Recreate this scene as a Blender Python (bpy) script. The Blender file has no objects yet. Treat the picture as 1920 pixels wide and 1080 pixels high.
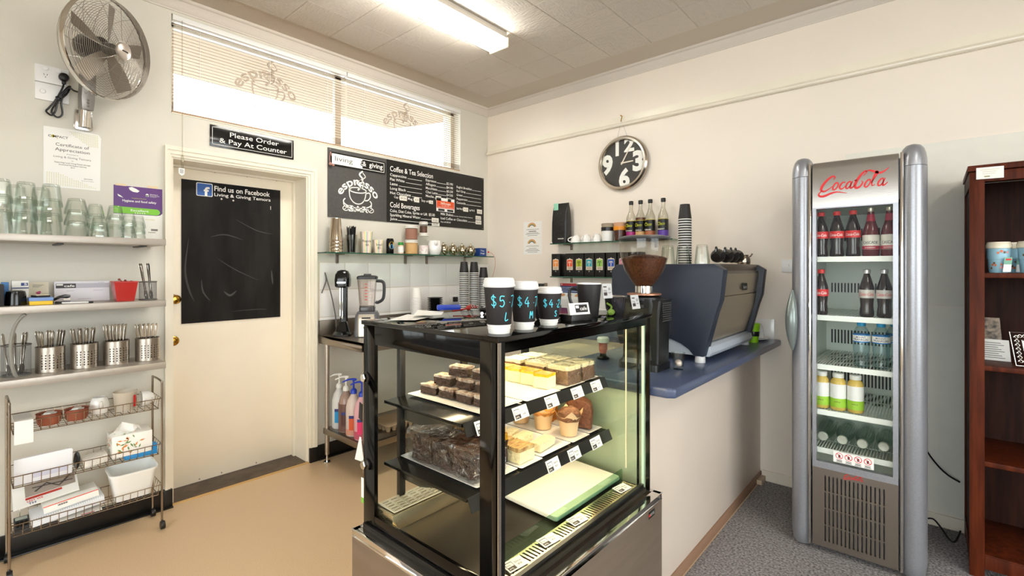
import bpy, bmesh, math, random
from math import sin, cos, pi, radians, sqrt, atan2
from mathutils import Vector, Matrix
random.seed(7)
SC = bpy.context.scene
COL = SC.collection

# ------------------------------------------------------------------ camera, world, exposure
cam_d = bpy.data.cameras.new('camera')
cam_d.sensor_width = 36.0
cam_d.lens = 900.0 / 1920.0 * 36.0
cam_d.shift_y = (503.5 - 540.0) / 1920.0
cam_d.clip_start = 0.05
cam = bpy.data.objects.new('camera', cam_d)
COL.objects.link(cam)
cam.location = (3.39, -3.50, 1.40)
cam.rotation_euler = (radians(90), 0, radians(41.2))
SC.camera = cam

world = bpy.data.worlds.new('sky'); SC.world = world
world.use_nodes = True
wb = world.node_tree.nodes['Background']
wb.inputs[0].default_value = (0.93, 0.97, 1.0, 1)
wb.inputs[1].default_value = 4.6

SC.view_settings.view_transform = 'Standard'
SC.view_settings.look = 'None'
SC.view_settings.gamma = 1.0
SC.view_settings.use_curve_mapping = False
SC.view_settings.exposure = 0.55
SC.cycles.transparent_max_bounces = 40
SC.cycles.max_bounces = 10
SC.cycles.diffuse_bounces = 5
SC.cycles.caustics_reflective = False
LAMP = 22.0           # fluorescent diffusers
CASE_LAMP = 28.0
FRIDGE_LAMP = 60.0

# ------------------------------------------------------------------ materials
def lin(c):
    return tuple(((v / 255) / 12.92 if v / 255 <= .04045 else ((v / 255 + .055) / 1.055) ** 2.4) for v in c)
MATS = {}
def M(name, rgb, rough=.5, metal=0, bump=None, var=None, spec=.5, coat=0, stretch=None, emit=0, trans=0, alpha=1, sss=0):
    if name in MATS: return MATS[name]
    m = bpy.data.materials.new(name); m.use_nodes = True
    nt = m.node_tree; n = nt.nodes; p = n['Principled BSDF']
    c = lin(rgb)
    p.inputs['Base Color'].default_value = (*c, 1)
    p.inputs['Roughness'].default_value = rough
    p.inputs['Metallic'].default_value = metal
    p.inputs['Specular IOR Level'].default_value = spec
    if coat: p.inputs['Coat Weight'].default_value = coat; p.inputs['Coat Roughness'].default_value = .08
    if trans: p.inputs['Transmission Weight'].default_value = trans
    if alpha < 1: p.inputs['Alpha'].default_value = alpha
    if emit:
        p.inputs['Emission Color'].default_value = (*c, 1); p.inputs['Emission Strength'].default_value = emit
    tc = None
    if bump or var:
        tc = n.new('ShaderNodeTexCoord'); src = tc.outputs['Object']
        if stretch:
            mp = n.new('ShaderNodeMapping'); mp.inputs['Scale'].default_value = stretch
            nt.links.new(src, mp.inputs['Vector']); src = mp.outputs['Vector']
    if var:
        ns = n.new('ShaderNodeTexNoise'); ns.inputs['Scale'].default_value = var[0]; ns.inputs['Detail'].default_value = 4
        nt.links.new(src, ns.inputs['Vector'])
        rp = n.new('ShaderNodeValToRGB'); a = var[1]
        c2 = lin(var[2]) if len(var) > 2 else tuple(min(1, v * (1 + a)) for v in c)
        rp.color_ramp.elements[0].position = .35; rp.color_ramp.elements[1].position = .65
        rp.color_ramp.elements[0].color = (*[v * (1 - a) for v in c], 1)
        rp.color_ramp.elements[1].color = (*c2, 1)
        nt.links.new(ns.outputs['Fac'], rp.inputs['Fac']); nt.links.new(rp.outputs['Color'], p.inputs['Base Color'])
    if bump:
        nb = n.new('ShaderNodeTexNoise'); nb.inputs['Scale'].default_value = bump[0]; nb.inputs['Detail'].default_value = 3
        nt.links.new(src, nb.inputs['Vector'])
        bp = n.new('ShaderNodeBump'); bp.inputs['Strength'].default_value = bump[1]; bp.inputs['Distance'].default_value = .01
        nt.links.new(nb.outputs['Fac'], bp.inputs['Height']); nt.links.new(bp.outputs['Normal'], p.inputs['Normal'])
    MATS[name] = m
    return m
def G(name, face=(245, 250, 246), edge=(150, 170, 160), refl=1.0, rough=0.0, bump=None, blend=.2):
    """clear pane or vessel: see-through with a Fresnel reflection and a darker glancing edge"""
    if name in MATS: return MATS[name]
    m = bpy.data.materials.new(name); m.use_nodes = True
    nt = m.node_tree; n = nt.nodes; n.remove(n['Principled BSDF']); out = n['Material Output']
    lw = n.new('ShaderNodeLayerWeight'); lw.inputs['Blend'].default_value = blend
    mx = n.new('ShaderNodeMixRGB'); mx.inputs[1].default_value = (*lin(face), 1); mx.inputs[2].default_value = (*lin(edge), 1)
    nt.links.new(lw.outputs['Facing'], mx.inputs[0])
    tr = n.new('ShaderNodeBsdfTransparent'); nt.links.new(mx.outputs[0], tr.inputs[0])
    gl = n.new('ShaderNodeBsdfGlossy'); gl.inputs['Roughness'].default_value = rough; gl.inputs['Color'].default_value = (1, 1, 1, 1)
    fr = n.new('ShaderNodeLayerWeight'); fr.inputs['Blend'].default_value = .5
    pw = n.new('ShaderNodeMath'); pw.operation = 'POWER'; pw.inputs[1].default_value = 5; nt.links.new(fr.outputs['Facing'], pw.inputs[0])
    mu = n.new('ShaderNodeMath'); mu.operation = 'MULTIPLY_ADD'; mu.inputs[1].default_value = .90 * min(refl, 1.1); mu.inputs[2].default_value = .04 * refl; mu.use_clamp = True
    nt.links.new(pw.outputs[0], mu.inputs[0])
    if bump:
        tc = n.new('ShaderNodeTexCoord'); nb = n.new('ShaderNodeTexNoise'); nb.inputs['Scale'].default_value = bump[0]; nb.inputs['Detail'].default_value = 4
        nt.links.new(tc.outputs['Object'], nb.inputs['Vector'])
        bp = n.new('ShaderNodeBump'); bp.inputs['Strength'].default_value = bump[1]; bp.inputs['Distance'].default_value = .02
        nt.links.new(nb.outputs['Fac'], bp.inputs['Height'])
        for s in (gl, fr): nt.links.new(bp.outputs['Normal'], s.inputs['Normal'])
    ms = n.new('ShaderNodeMixShader')
    nt.links.new(mu.outputs[0], ms.inputs[0]); nt.links.new(tr.outputs[0], ms.inputs[1]); nt.links.new(gl.outputs[0], ms.inputs[2])
    nt.links.new(ms.outputs[0], out.inputs['Surface'])
    MATS[name] = m
    return m
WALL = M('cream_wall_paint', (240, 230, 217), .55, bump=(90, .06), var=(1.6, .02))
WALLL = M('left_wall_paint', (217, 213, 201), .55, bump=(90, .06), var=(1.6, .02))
PANEL = M('cream_panel_paint', (232, 230, 220), .5, bump=(120, .05), var=(14, .015))
CEIL = M('ceiling_tile_paint', (214, 207, 197), .7, bump=(110, .8), stretch=(1, .25, 1))
CEIL2 = M('ceiling_tile_paint_turned', (216, 209, 199), .7, bump=(110, .8), stretch=(.25, 1, 1))
PLASTER = M('cornice_paint', (216, 208, 198), .6, bump=(60, .05))
TRIM = M('gloss_cream_trim', (238, 231, 214), .3, var=(3, .03))
DOORM = M('door_paint', (246, 236, 217), .38, var=(2.2, .025), bump=(40, .03))
VINYL = M('beige_speckled_vinyl', (212, 184, 148), .36, var=(260, .1), bump=(200, .03))
CARPET = M('grey_carpet', (152, 148, 148), .95, var=(95, .5), bump=(150, 1.0), spec=.1)
BLACKV = M('black_vinyl_skirting', (18, 17, 17), .32, var=(20, .2))
CONC = M('worn_dark_threshold', (84, 70, 56), .6, var=(9, .3), bump=(50, .2))
GROUND = M('footpath_concrete', (120, 116, 110), .8, var=(8, .08))
SOFF = M('verandah_lining', (176, 154, 126), .7, var=(3, .04))
STEEL = M('brushed_steel', (186, 178, 168), .3, 1, bump=(90, .05), stretch=(1, 1, 12), var=(30, .06))
STEELD = M('dull_steel', (150, 140, 128), .36, 1, bump=(120, .06), stretch=(1, 14, 14))
CHROME = M('chrome', (222, 220, 216), .08, 1)
GREYM = M('shelf_laminate', (176, 168, 158), .34, .35, var=(6, .05))
WHITEP = M('white_plastic', (240, 240, 238), .35)
WHITEC = M('white_china', (244, 243, 240), .12, coat=.6)
PAPER = M('white_paper', (242, 241, 236), .7)
BLACK = M('black_plastic', (16, 16, 17), .32)
BLACKG = M('black_gloss_glass', (6, 6, 6), .03, spec=.6)
BLACKF = M('black_glass_border', (7, 7, 7), .12, spec=.3)
BLACKM = M('matt_black_card', (24, 22, 22), .6)
INK = M('black_ink', (22, 22, 22), .6)
GREYI = M('grey_ink', (120, 118, 116), .7)
WHITEI = M('white_ink', (244, 242, 236), .6)
GLASS = G('clear_pane', (254, 255, 254), (250, 252, 250), .06)
TUMB = G('tumbler_glass', (254, 255, 254), (180, 192, 185), .9)
SHELFG = G('green_edge_glass', (226, 242, 232), (150, 190, 168), 1.0)
GREEN_EDGE = M('green_glass_edge', (42, 84, 66), .15)
FILM = G('cling_film', (250, 250, 250), (205, 205, 205), 3.0, .06, bump=(26, .9))
RED = M('red_print', (214, 32, 34), .45)
BLUEP = M('deep_blue_plastic', (24, 58, 168), .35)
BRASS = M('polished_brass', (196, 150, 62), .16, 1)
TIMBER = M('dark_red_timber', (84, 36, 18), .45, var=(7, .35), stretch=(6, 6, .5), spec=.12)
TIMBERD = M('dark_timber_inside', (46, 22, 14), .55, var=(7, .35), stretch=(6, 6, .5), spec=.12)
NAVY = M('navy_laminate', (74, 84, 112), .28, var=(220, .18))
TILE = M('white_wall_tile', (240, 238, 234), .14, coat=.4)
GROUT = M('pale_grout', (214, 196, 172), .9)

# ------------------------------------------------------------------ mesh helpers
def catmull(pts, n=6, closed=False):
    P = [Vector(p) for p in pts]; out = []
    k = len(P)
    for i in range(k if closed else k - 1):
        a, b, c, d = (P[(i - 1) % k] if closed or i else P[0], P[i], P[(i + 1) % k], P[(i + 2) % k] if closed or i + 2 < k else P[-1])
        for j in range(n):
            t = j / n
            out.append(.5 * ((2 * b) + (c - a) * t + (2 * a - 5 * b + 4 * c - d) * t * t + (3 * b - 3 * c + d - a) * t ** 3))
    if not closed: out.append(P[-1])
    return out
_font = {}
def glyphs(s, bold=0.0, res=3):
    key = (s, bold, res)
    if key in _font: return _font[key]
    cu = bpy.data.curves.new('t', 'FONT'); cu.body = s; cu.size = 1; cu.resolution_u = res; cu.offset = bold; cu.fill_mode = 'FRONT'
    ob = bpy.data.objects.new('t', cu); COL.objects.link(ob)
    dg = bpy.context.evaluated_depsgraph_get(); dg.update()
    me = ob.evaluated_get(dg).to_mesh()
    vs = [tuple(v.co) for v in me.vertices]; fs = [tuple(p.vertices) for p in me.polygons]
    ob.evaluated_get(dg).to_mesh_clear()
    bpy.data.objects.remove(ob); bpy.data.curves.remove(cu)
    xs = [v[0] for v in vs] or [0]
    _font[key] = (vs, fs, min(xs), max(xs))
    return _font[key]
CAP = .72
class MB:
    def __init__(s, xf=None):
        s.v = []; s.f = []; s.mi = []; s.m = 0; s.T = xf if xf is not None else Matrix()
    def add(s, vs, fs):
        o = len(s.v); T = s.T
        s.v += [T @ Vector(p) for p in vs]; s.f += [tuple(i + o for i in f) for f in fs]; s.mi += [s.m] * len(fs)
        return s
    def box(s, x0, x1, y0, y1, z0, z1):
        return s.add([(x, y, z) for z in (z0, z1) for y in (y0, y1) for x in (x0, x1)],
                     [(0, 2, 3, 1), (4, 5, 7, 6), (0, 1, 5, 4), (2, 6, 7, 3), (0, 4, 6, 2), (1, 3, 7, 5)])
    def cbox(s, c, sz, rot=None):
        R = rot or Matrix.Identity(3)
        vs = [Vector(c) + R @ Vector((x * sz[0] / 2, y * sz[1] / 2, z * sz[2] / 2)) for z in (-1, 1) for y in (-1, 1) for x in (-1, 1)]
        return s.add(vs, [(0, 2, 3, 1), (4, 5, 7, 6), (0, 1, 5, 4), (2, 6, 7, 3), (0, 4, 6, 2), (1, 3, 7, 5)])
    def rect(s, u0, u1, v0, v1, n=0):
        return s.add([(u0, v0, n), (u1, v0, n), (u1, v1, n), (u0, v1, n)], [(0, 1, 2, 3)])
    def poly(s, pts, n=0):
        return s.add([(p[0], p[1], n) for p in pts], [tuple(range(len(pts)))])
    def disc(s, cu, cv, r, n=0, seg=20, ry=None):
        return s.poly([(cu + r * cos(2 * pi * k / seg), cv + (ry or r) * sin(2 * pi * k / seg)) for k in range(seg)], n)
    def prism(s, pts, n0, n1):
        k = len(pts)
        vs = [(p[0], p[1], n0) for p in pts] + [(p[0], p[1], n1) for p in pts]
        return s.add(vs, [tuple(range(k))[::-1], tuple(range(k, 2 * k))] + [(i, (i + 1) % k, k + (i + 1) % k, k + i) for i in range(k)])
    def ribbon(s, pts, w, n=0, closed=False):
        P = [Vector((p[0], p[1])) for p in pts]; k = len(P); L = []; R = []
        for i in range(k):
            a = P[(i - 1) % k] if (closed or i) else P[0]; b = P[(i + 1) % k] if (closed or i < k - 1) else P[-1]
            d = b - a
            if d.length < 1e-9: d = Vector((1, 0))
            d.normalize(); nn = Vector((-d.y, d.x)); ww = (w[i] if isinstance(w, (list, tuple)) else w) / 2
            L.append(P[i] + nn * ww); R.append(P[i] - nn * ww)
        vs = [(p.x, p.y, n) for p in L] + [(p.x, p.y, n) for p in R]
        return s.add(vs, [(k + i, k + (i + 1) % k, (i + 1) % k, i) for i in range(k if closed else k - 1)])
    def lathe(s, prof, seg=24, c=(0, 0, 0), caps=False):
        vs = []; fs = []; k = len(prof)
        for j in range(seg):
            a = 2 * pi * j / seg
            vs += [(c[0] + r * cos(a), c[1] + r * sin(a), c[2] + z) for r, z in prof]
        for j in range(seg):
            jn = (j + 1) % seg
            for i in range(k - 1):
                fs.append((j * k + i, jn * k + i, jn * k + i + 1, j * k + i + 1))
        if caps:
            fs.append(tuple(j * k for j in range(seg))[::-1]); fs.append(tuple(j * k + k - 1 for j in range(seg)))
        return s.add(vs, fs)
    def cyl(s, p0, p1, r0, r1=None, seg=16, caps=True):
        p0 = Vector(p0); p1 = Vector(p1); r1 = r0 if r1 is None else r1
        d = (p1 - p0).normalized(); a = d.orthogonal().normalized(); b = d.cross(a)
        vs = [p0 + (a * cos(2 * pi * j / seg) + b * sin(2 * pi * j / seg)) * r0 for j in range(seg)] + \
             [p1 + (a * cos(2 * pi * j / seg) + b * sin(2 * pi * j / seg)) * r1 for j in range(seg)]
        fs = [(j, (j + 1) % seg, seg + (j + 1) % seg, seg + j) for j in range(seg)]
        if caps: fs += [tuple(range(seg))[::-1], tuple(range(seg, 2 * seg))]
        return s.add(vs, fs)
    def tube(s, pts, r, seg=6, closed=False):
        P = [Vector(p) for p in pts]; k = len(P); vs = []; fs = []; a = None
        for i in range(k):
            p = P[(i - 1) % k] if (closed or i) else P[0]; q = P[(i + 1) % k] if (closed or i < k - 1) else P[-1]
            d = (q - p).normalized()
            if a is None: a = d.orthogonal().normalized()
            a = (a - d * a.dot(d))
            a = a.normalized() if a.length > 1e-6 else d.orthogonal().normalized()
            b = d.cross(a); rr = r[i] if isinstance(r, (list, tuple)) else r
            vs += [P[i] + (a * cos(2 * pi * j / seg) + b * sin(2 * pi * j / seg)) * rr for j in range(seg)]
        for i in range(k if closed else k - 1):
            i2 = (i + 1) % k
            fs += [(i * seg + j, i * seg + (j + 1) % seg, i2 * seg + (j + 1) % seg, i2 * seg + j) for j in range(seg)]
        if not closed: fs += [tuple(range(seg))[::-1], tuple((k - 1) * seg + j for j in range(seg))]
        return s.add(vs, fs)
    def ring(s, c, r, t, axis='z', seg=32, sd=4):
        ax = {'z': ((1, 0, 0), (0, 1, 0)), 'x': ((0, 1, 0), (0, 0, 1)), 'y': ((1, 0, 0), (0, 0, 1))}[axis]
        a, b = Vector(ax[0]), Vector(ax[1])
        return s.tube([Vector(c) + a * r * cos(2 * pi * j / seg) + b * r * sin(2 * pi * j / seg) for j in range(seg)], t, sd, True)
    def ball(s, c, r, seg=14, rings=8, ry=None, rz=None):
        ry = ry or r; rz = rz or r
        prof = [(sin(pi * i / rings), -cos(pi * i / rings)) for i in range(rings + 1)]
        vs = []; fs = []; k = rings + 1
        for j in range(seg):
            a = 2 * pi * j / seg
            vs += [(c[0] + r * q * cos(a), c[1] + ry * q * sin(a), c[2] + rz * z) for q, z in prof]
        for j in range(seg):
            jn = (j + 1) % seg
            fs += [(j * k + i, jn * k + i, jn * k + i + 1, j * k + i + 1) for i in range(rings)]
        return s.add(vs, fs)
    def text(s, t, u, v, h, w=None, bold=0.0, n=0, align='L', slant=0, arch=None):
        vs, fs, x0, x1 = glyphs(t, bold)
        if not vs: return s
        k = h / CAP; kx = (w / (x1 - x0)) if w else k; W = (x1 - x0) * kx
        o = {'L': 0, 'C': -W / 2, 'R': -W}[align]; out = []
        for x, y, z in vs:
            X = (x - x0) * kx + o + slant * y * k; Y = y * k
            if arch:
                a = X / arch; X = (arch + Y) * sin(a); Y = (arch + Y) * cos(a) - arch
            out.append((u + X, v + Y, n))
        return s.add(out, fs)
    def plate(s, us, vs, holes, n0, n1):
        """flat plate on the grid us x vs with real openings where holes(i, j) is true"""
        bm = {}
        V = []; F = []
        def vid(i, j):
            if (i, j) not in bm: bm[(i, j)] = len(V); V.append((us[i], vs[j]))
            return bm[(i, j)]
        cells = {(i, j) for i in range(len(us) - 1) for j in range(len(vs) - 1) if not holes(i, j)}
        quads = [(vid(i, j), vid(i + 1, j), vid(i + 1, j + 1), vid(i, j + 1)) for i, j in sorted(cells)]
        k = len(V)
        ver = [(p[0], p[1], n1) for p in V] + [(p[0], p[1], n0) for p in V]
        F = list(quads) + [tuple(x + k for x in q)[::-1] for q in quads]
        cnt = {}
        for q in quads:
            for a, b in zip(q, q[1:] + q[:1]): cnt[(a, b)] = 1
        for a, b in cnt:
            if (b, a) not in cnt: F.append((a, a + k, b + k, b))
        return s.add(ver, F)
    def build(s, name, mats, parent=None, bev=0, smooth=35, w=True, seg=2):
        me = bpy.data.meshes.new(name)
        off = parent.location if (parent is not None and w) else Vector((0, 0, 0))
        if parent is not None and w and parent.parent is not None: off = off + parent.parent.location
        me.from_pydata([tuple(p - off) for p in s.v], [], s.f)
        if not isinstance(mats, (list, tuple)): mats = [mats]
        for m in mats: me.materials.append(m)
        if len(mats) > 1: me.polygons.foreach_set('material_index', s.mi)
        if bev:
            bm = bmesh.new(); bm.from_mesh(me)
            bmesh.ops.remove_doubles(bm, verts=bm.verts, dist=1e-5)
            bm.normal_update()
            es = [e for e in bm.edges if len(e.link_faces) == 2 and e.calc_face_angle(0) > radians(30)]
            bmesh.ops.bevel(bm, geom=es, offset=bev, segments=seg, affect='EDGES', profile=.6)
            bm.to_mesh(me); bm.free()
        me.update()
        if smooth:
            me.polygons.foreach_set('use_smooth', [True] * len(me.polygons))
            me.set_sharp_from_angle(angle=radians(smooth))
        ob = bpy.data.objects.new(name, me); COL.objects.link(ob)
        if parent is not None: ob.parent = parent
        return ob
def frame(o, r=(0, 1, 0), u=(0, 0, 1)):
    r = Vector(r).normalized(); u = Vector(u).normalized(); n = r.cross(u)
    return Matrix(((r.x, u.x, n.x, o[0]), (r.y, u.y, n.y, o[1]), (r.z, u.z, n.z, o[2]), (0, 0, 0, 1)))
FA = lambda x, y, z: frame((x, y, z), (0, 1, 0))      # facing +x (left wall)
FB = lambda x, y, z: frame((x, y, z), (1, 0, 0))      # facing -y (back wall)
def tag(o, label=None, cat=None, group=None, kind=None):
    if label: o['label'] = label
    if cat: o['category'] = cat
    if group: o['group'] = group
    if kind: o['kind'] = kind
    return o
def thing(name, label, cat, loc=(0, 0, 0), rz=0, group=None):
    o = bpy.data.objects.new(name, None); COL.objects.link(o); o.empty_display_size = .05
    o.location = loc; o.rotation_euler = (0, 0, rz)
    return tag(o, label, cat, group)
def kids(o): return [c for c in COL.objects if c.parent == o]
def dup(root, loc, rz=None, label=None, group=None, rot=None):
    r = root.copy(); COL.objects.link(r); r.location = loc
    if rz is not None: r.rotation_euler = (0, 0, rz)
    if rot is not None: r.rotation_euler = rot
    if label: r['label'] = label
    if group: r['group'] = group
    for ch in root.children:
        c = ch.copy(); COL.objects.link(c); c.parent = r
        for g in ch.children:
            d = g.copy(); COL.objects.link(d); d.parent = c
    return r
def struct(o, label=None): return tag(o, label, None, None, 'structure')
def RZ(a): return Matrix.Rotation(a, 3, 'Z')
def RX(a): return Matrix.Rotation(a, 3, 'X')
def RY(a): return Matrix.Rotation(a, 3, 'Y')
def L4(loc, rz=0): return Matrix.Translation(loc) @ Matrix.Rotation(rz, 4, 'Z')

# ================================================================== SETTING
XR, YF, ZC = 6.4, -6.6, 3.0
mb = MB(); mb.box(-.25, 2.54, YF, 0, -.12, 0); struct(mb.build('floor', VINYL, smooth=0), 'beige speckled vinyl floor')
mb = MB(); mb.box(2.54, XR, YF, 0, -.12, 0); struct(mb.build('floor', CARPET, smooth=0), 'grey carpet on the customer side')
DY0, DY1, DZ = -2.690, -1.867, 2.062          # door opening
WY0, WY1, WZ0, WZ1 = -2.690, -.375, 2.325, 2.912   # window opening
mb = MB()
mb.box(-.25, 0, YF, DY0, 0, 3.1); mb.box(-.25, 0, DY0, DY1, DZ, WZ0); mb.box(-.25, 0, DY1, WY1, 0, WZ0)
mb.box(-.25, 0, WY1, .2, 0, 3.1); mb.box(-.25, 0, DY0, WY1, WZ1, 3.1)
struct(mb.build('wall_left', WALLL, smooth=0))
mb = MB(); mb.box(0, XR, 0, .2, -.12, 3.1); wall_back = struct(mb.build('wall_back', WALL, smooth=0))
for (x0, x1, z0, z1) in ((2.998, 4.22, 1.197, 2.088), (2.998, 4.22, .07, 1.193), (4.224, 5.42, 1.197, 2.088), (4.224, 5.42, .07, 1.193)):
    mb = MB(); mb.box(x0, x1, -.005, 0, z0, z1); mb.build('panel', PANEL, wall_back, bev=.001)
mb = MB()
for (y0, y1, z0, z1) in ((YF - .2, -4.16, -.12, 3.1), (-1.2, .2, -.12, 3.1), (-4.16, -1.2, -.12, .35), (-4.16, -1.2, 2.7, 3.1)): mb.box(XR, XR + .2, y0, y1, z0, z1)
struct(mb.build('wall_right', WALL, smooth=0))
mb = MB()
for y in (-4.16, -2.72, -1.26): mb.box(XR + .06, XR + .12, y, y + .06, .35, 2.7)
for z in (.35, 2.64): mb.box(XR + .06, XR + .12, -4.16, -1.2, z, z + .06)
w3 = struct(mb.build('fill_window_3', TRIM, smooth=0), 'unseen side window added for fill daylight, beyond the right of view')  # unseen window, added to let daylight onto the counter front
for y in (-4.10, -2.66): mb = MB(); mb.box(XR + .086, XR + .092, y, y + 1.38, .41, 2.64); mb.build('pane', GLASS, w3, smooth=0)
mb = MB()
for (x0, x1, z0, z1) in ((-.25, 1.6, -.12, 3.1), (5.9, XR, -.12, 3.1), (1.6, 5.9, -.12, .35), (1.6, 5.9, 2.7, 3.1)): mb.box(x0, x1, YF - .2, YF, z0, z1)
struct(mb.build('wall_front', WALL, smooth=0))
mb = MB()
for x in (1.6, 3.0, 4.45, 5.84): mb.box(x, x + .06, YF - .12, YF - .06, .35, 2.7)
for z in (.35, 2.64): mb.box(1.6, 5.9, YF - .12, YF - .06, z, z + .06)
w2 = struct(mb.build('window_2', TRIM, smooth=0), 'shop-front window behind the viewer')
for x in (1.66, 3.06, 4.51): mb = MB(); mb.box(x, x + 1.34, YF - .095, YF - .089, .41, 2.64); mb.build('pane', GLASS, w2, smooth=0)
mb = MB(); mb.box(-7, 12, -16, 7, -.3, -.14); struct(mb.build('ground', GROUND, smooth=0), 'concrete footpath outside')
# verandah lining seen through the highlight window
mb = MB(FB(0, .36, 0)); mb.prism([(-.62, 3.125), (-2.2, 3.315), (-2.2, 3.38), (-.62, 3.19)], 0, 5.6)
struct(mb.build('verandah_lining', SOFF, smooth=0), 'pale lining of the verandah outside the window')

# ceiling with its individual tiles
mb = MB(); mb.box(-.25, XR, YF, 0, ZC, 3.12); ceil = struct(mb.build('ceiling', M('ceiling_border_paint', (208, 199, 186), .7, bump=(150, .3)), smooth=0))
tm = MB(); tm.box(-.1633, .1633, -.1543, .1543, -.005, 0)
t1 = tm.build('ceiling_tile', CEIL, ceil, bev=.0035, w=False, seg=1)
t2 = tm.build('ceiling_tile', CEIL2, ceil, bev=.0035, w=False, seg=1)
first = {0: t1, 1: t2}
for i in range(12):
    for j in range(12):
        x = .265 + .327 * (i + .5); y = -.295 - .309 * (j + .5); k = (i + j) % 2
        if k in first: o = first.pop(k)
        else:
            o = (t1, t2)[k].copy(); COL.objects.link(o)
        o.location = (x, y, ZC)
# cornices with a row of leaves
prof = [(0, 2.930), (.007, 2.930), (.009, 2.938), (.014, 2.942), (.022, 2.962), (.040, 2.984), (.050, 2.986), (.056, 2.992), (.060, 3.0), (0, 3.0)]
def leaf(T):
    m = MB(T)
    for (a, b) in (((-.026, .0), (-.026, .020)), ((.026, .0), (.026, .020))): m.tube([(a[0], a[1], .002), (b[0], b[1], .002)], .0034, 4)
    m.tube(catmull([(-.024, .026, .001), (-.020, .010, .003), (0, .002, .004), (.020, .010, .003), (.024, .026, .001)], 4), .0038, 4)
    m.tube(catmull([(-.010, .030, .001), (0, .018, .003), (.010, .030, .001)], 3), .0032, 4)
    return m
def cornice(name, along, L, org):
    mb = MB(frame(org, (1, 0, 0), (0, 0, 1)) if along == 'x' else frame(org, (0, 1, 0), (0, 0, 1)))
    pts = [(p, z) for p, z in prof]; n = len(pts); vs = []; fs = []
    for u in (0, L): vs += [(u, z, p) for p, z in pts]
    fs = [(i, (i + 1) % n, n + (i + 1) % n, n + i) for i in range(n)] + [tuple(range(n)), tuple(range(n, 2 * n))[::-1]]
    mb.add(vs, fs); o = struct(mb.build(name, PLASTER))
    rl = MB(); T0 = mb.T
    k = int(min(L, 4.6) / .072)
    for i in range(k):
        u = (L - .04 - .072 * i) if along == 'y' else (.04 + .072 * i)
        F = T0 @ Matrix.Translation((u, 2.952, .016)) @ Matrix.Rotation(radians(-40), 4, 'X')
        q = leaf(F); o2 = len(rl.v); rl.v += q.v; rl.f += [tuple(a + o2 for a in f) for f in q.f]; rl.mi += q.mi
    rl.build('leaf_relief', PLASTER, o)
cornice('trim_1', 'y', -YF, (0, YF, 0)); cornice('trim_2', 'x', 6.4, (0, 0, 0))
# picture rail
mb = MB(frame((0, 0, 0), (1, 0, 0), (0, 0, 1)))
pr = [(0, 2.543), (.026, 2.543), (.034, 2.549), (.036, 2.558), (.024, 2.566), (.020, 2.573), (.015, 2.577), (.015, 2.583), (.011, 2.585), (.011, 2.626), (0, 2.626)]
n = len(pr); vs = [(u, z, p) for u in (.01, 6.4) for p, z in pr]
mb.add(vs, [(i, (i + 1) % n, n + (i + 1) % n, n + i) for i in range(n)]); struct(mb.build('trim_3', TRIM), 'cream picture rail')
# skirtings
mb = MB(); mb.box(-.0, .012, YF, -2.735, 0, .105); mb.box(0, .03, -2.735, DY0, 0, .105); mb.box(0, .05, -2.735 - .9, DY0, 0, .008)
struct(mb.build('baseboard_left', BLACKV, bev=.004))
mb = MB(); mb.box(0, .03, -1.862, -1.80, 0, .105); mb.box(0, .012, -1.80, -.02, 0, .105); mb.box(0, .035, -1.80, -.02, 0, .008)
struct(mb.build('baseboard_left', BLACKV, bev=.004))
mb = MB(); mb.box(2.54, XR, -.018, 0, 0, .066); struct(mb.build('baseboard_back', TRIM, bev=.003))

# door, lining, architrave, threshold
mb = MB(); mb.box(-.24, -.20, DY0 + .012, DY1 - .012, .014, DZ - .013); door = struct(mb.build('door_1', DOORM, bev=.002), 'plain cream painted door')
mb = MB()
for y, z in ((-2.14, .03), (-2.36, .03), (-2.49, .03), (-1.885, .35), (-1.885, .8), (-1.885, 1.5), (-2.0, 2.04), (-2.2, 2.04), (-2.4, 2.04)): mb.ball((-.199, y, z), .005, 6, 4)
mb.build('nail_head', STEELD, door)
mb = MB(frame((-.2, -2.632, 1.208), (0, 1, 0), (0, 0, 1))); mb.lathe([(.0, .0), (.030, .0), (.030, .004), (.012, .008), (.011, .028), (.020, .036), (.029, .048), (.028, .060), (.018, .070), (0, .073)], 24)
tag(mb.build('door_knob', BRASS, door), 'round brass knob')
mb = MB(frame((-.2, -2.632, .945), (0, 1, 0), (0, 0, 1))); mb.lathe([(0, 0), (.031, 0), (.031, .006), (.024, .012), (.012, .014), (.011, .02), (0, .021)], 24); mb.box(-.002, .002, -.008, .008, .02, .023)
tag(mb.build('deadlock', BRASS, door), 'round brass deadlock')
def architrave(mb, y0, y1, z1, wl, wr):
    p = 0
    for (o, t) in ((0, .012), (.25, .020), (.62, .026)):
        T0 = mb.T; mb.T = FA(0, 0, 0); U = [(y0 - wl, 0), (y0 - wl * o, 0), (y0 - wl * o, z1 + wr * o), (y1 + wr * o, z1 + wr * o), (y1 + wr * o, 0), (y1 + wr, 0), (y1 + wr, z1 + wr), (y0 - wl, z1 + wr)]
        k = 8; vs = [(a, b, n) for n in (p, t) for a, b in U]
        mb.add(vs, [(8, 9, 10, 15), (10, 11, 14, 15), (11, 12, 13, 14)] + [(i, (i + 1) % 8, 8 + (i + 1) % 8, 8 + i) for i in range(8)]); mb.T = T0; p = t
mb = MB(); architrave(mb, DY0, DY1, DZ, .036, .062)
mb.box(-.25, .001, DY0, DY0 + .010, 0, DZ - .010); mb.box(-.25, .001, DY1 - .010, DY1, 0, DZ - .010); mb.box(-.25, .001, DY0, DY1, DZ - .010, DZ)
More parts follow.
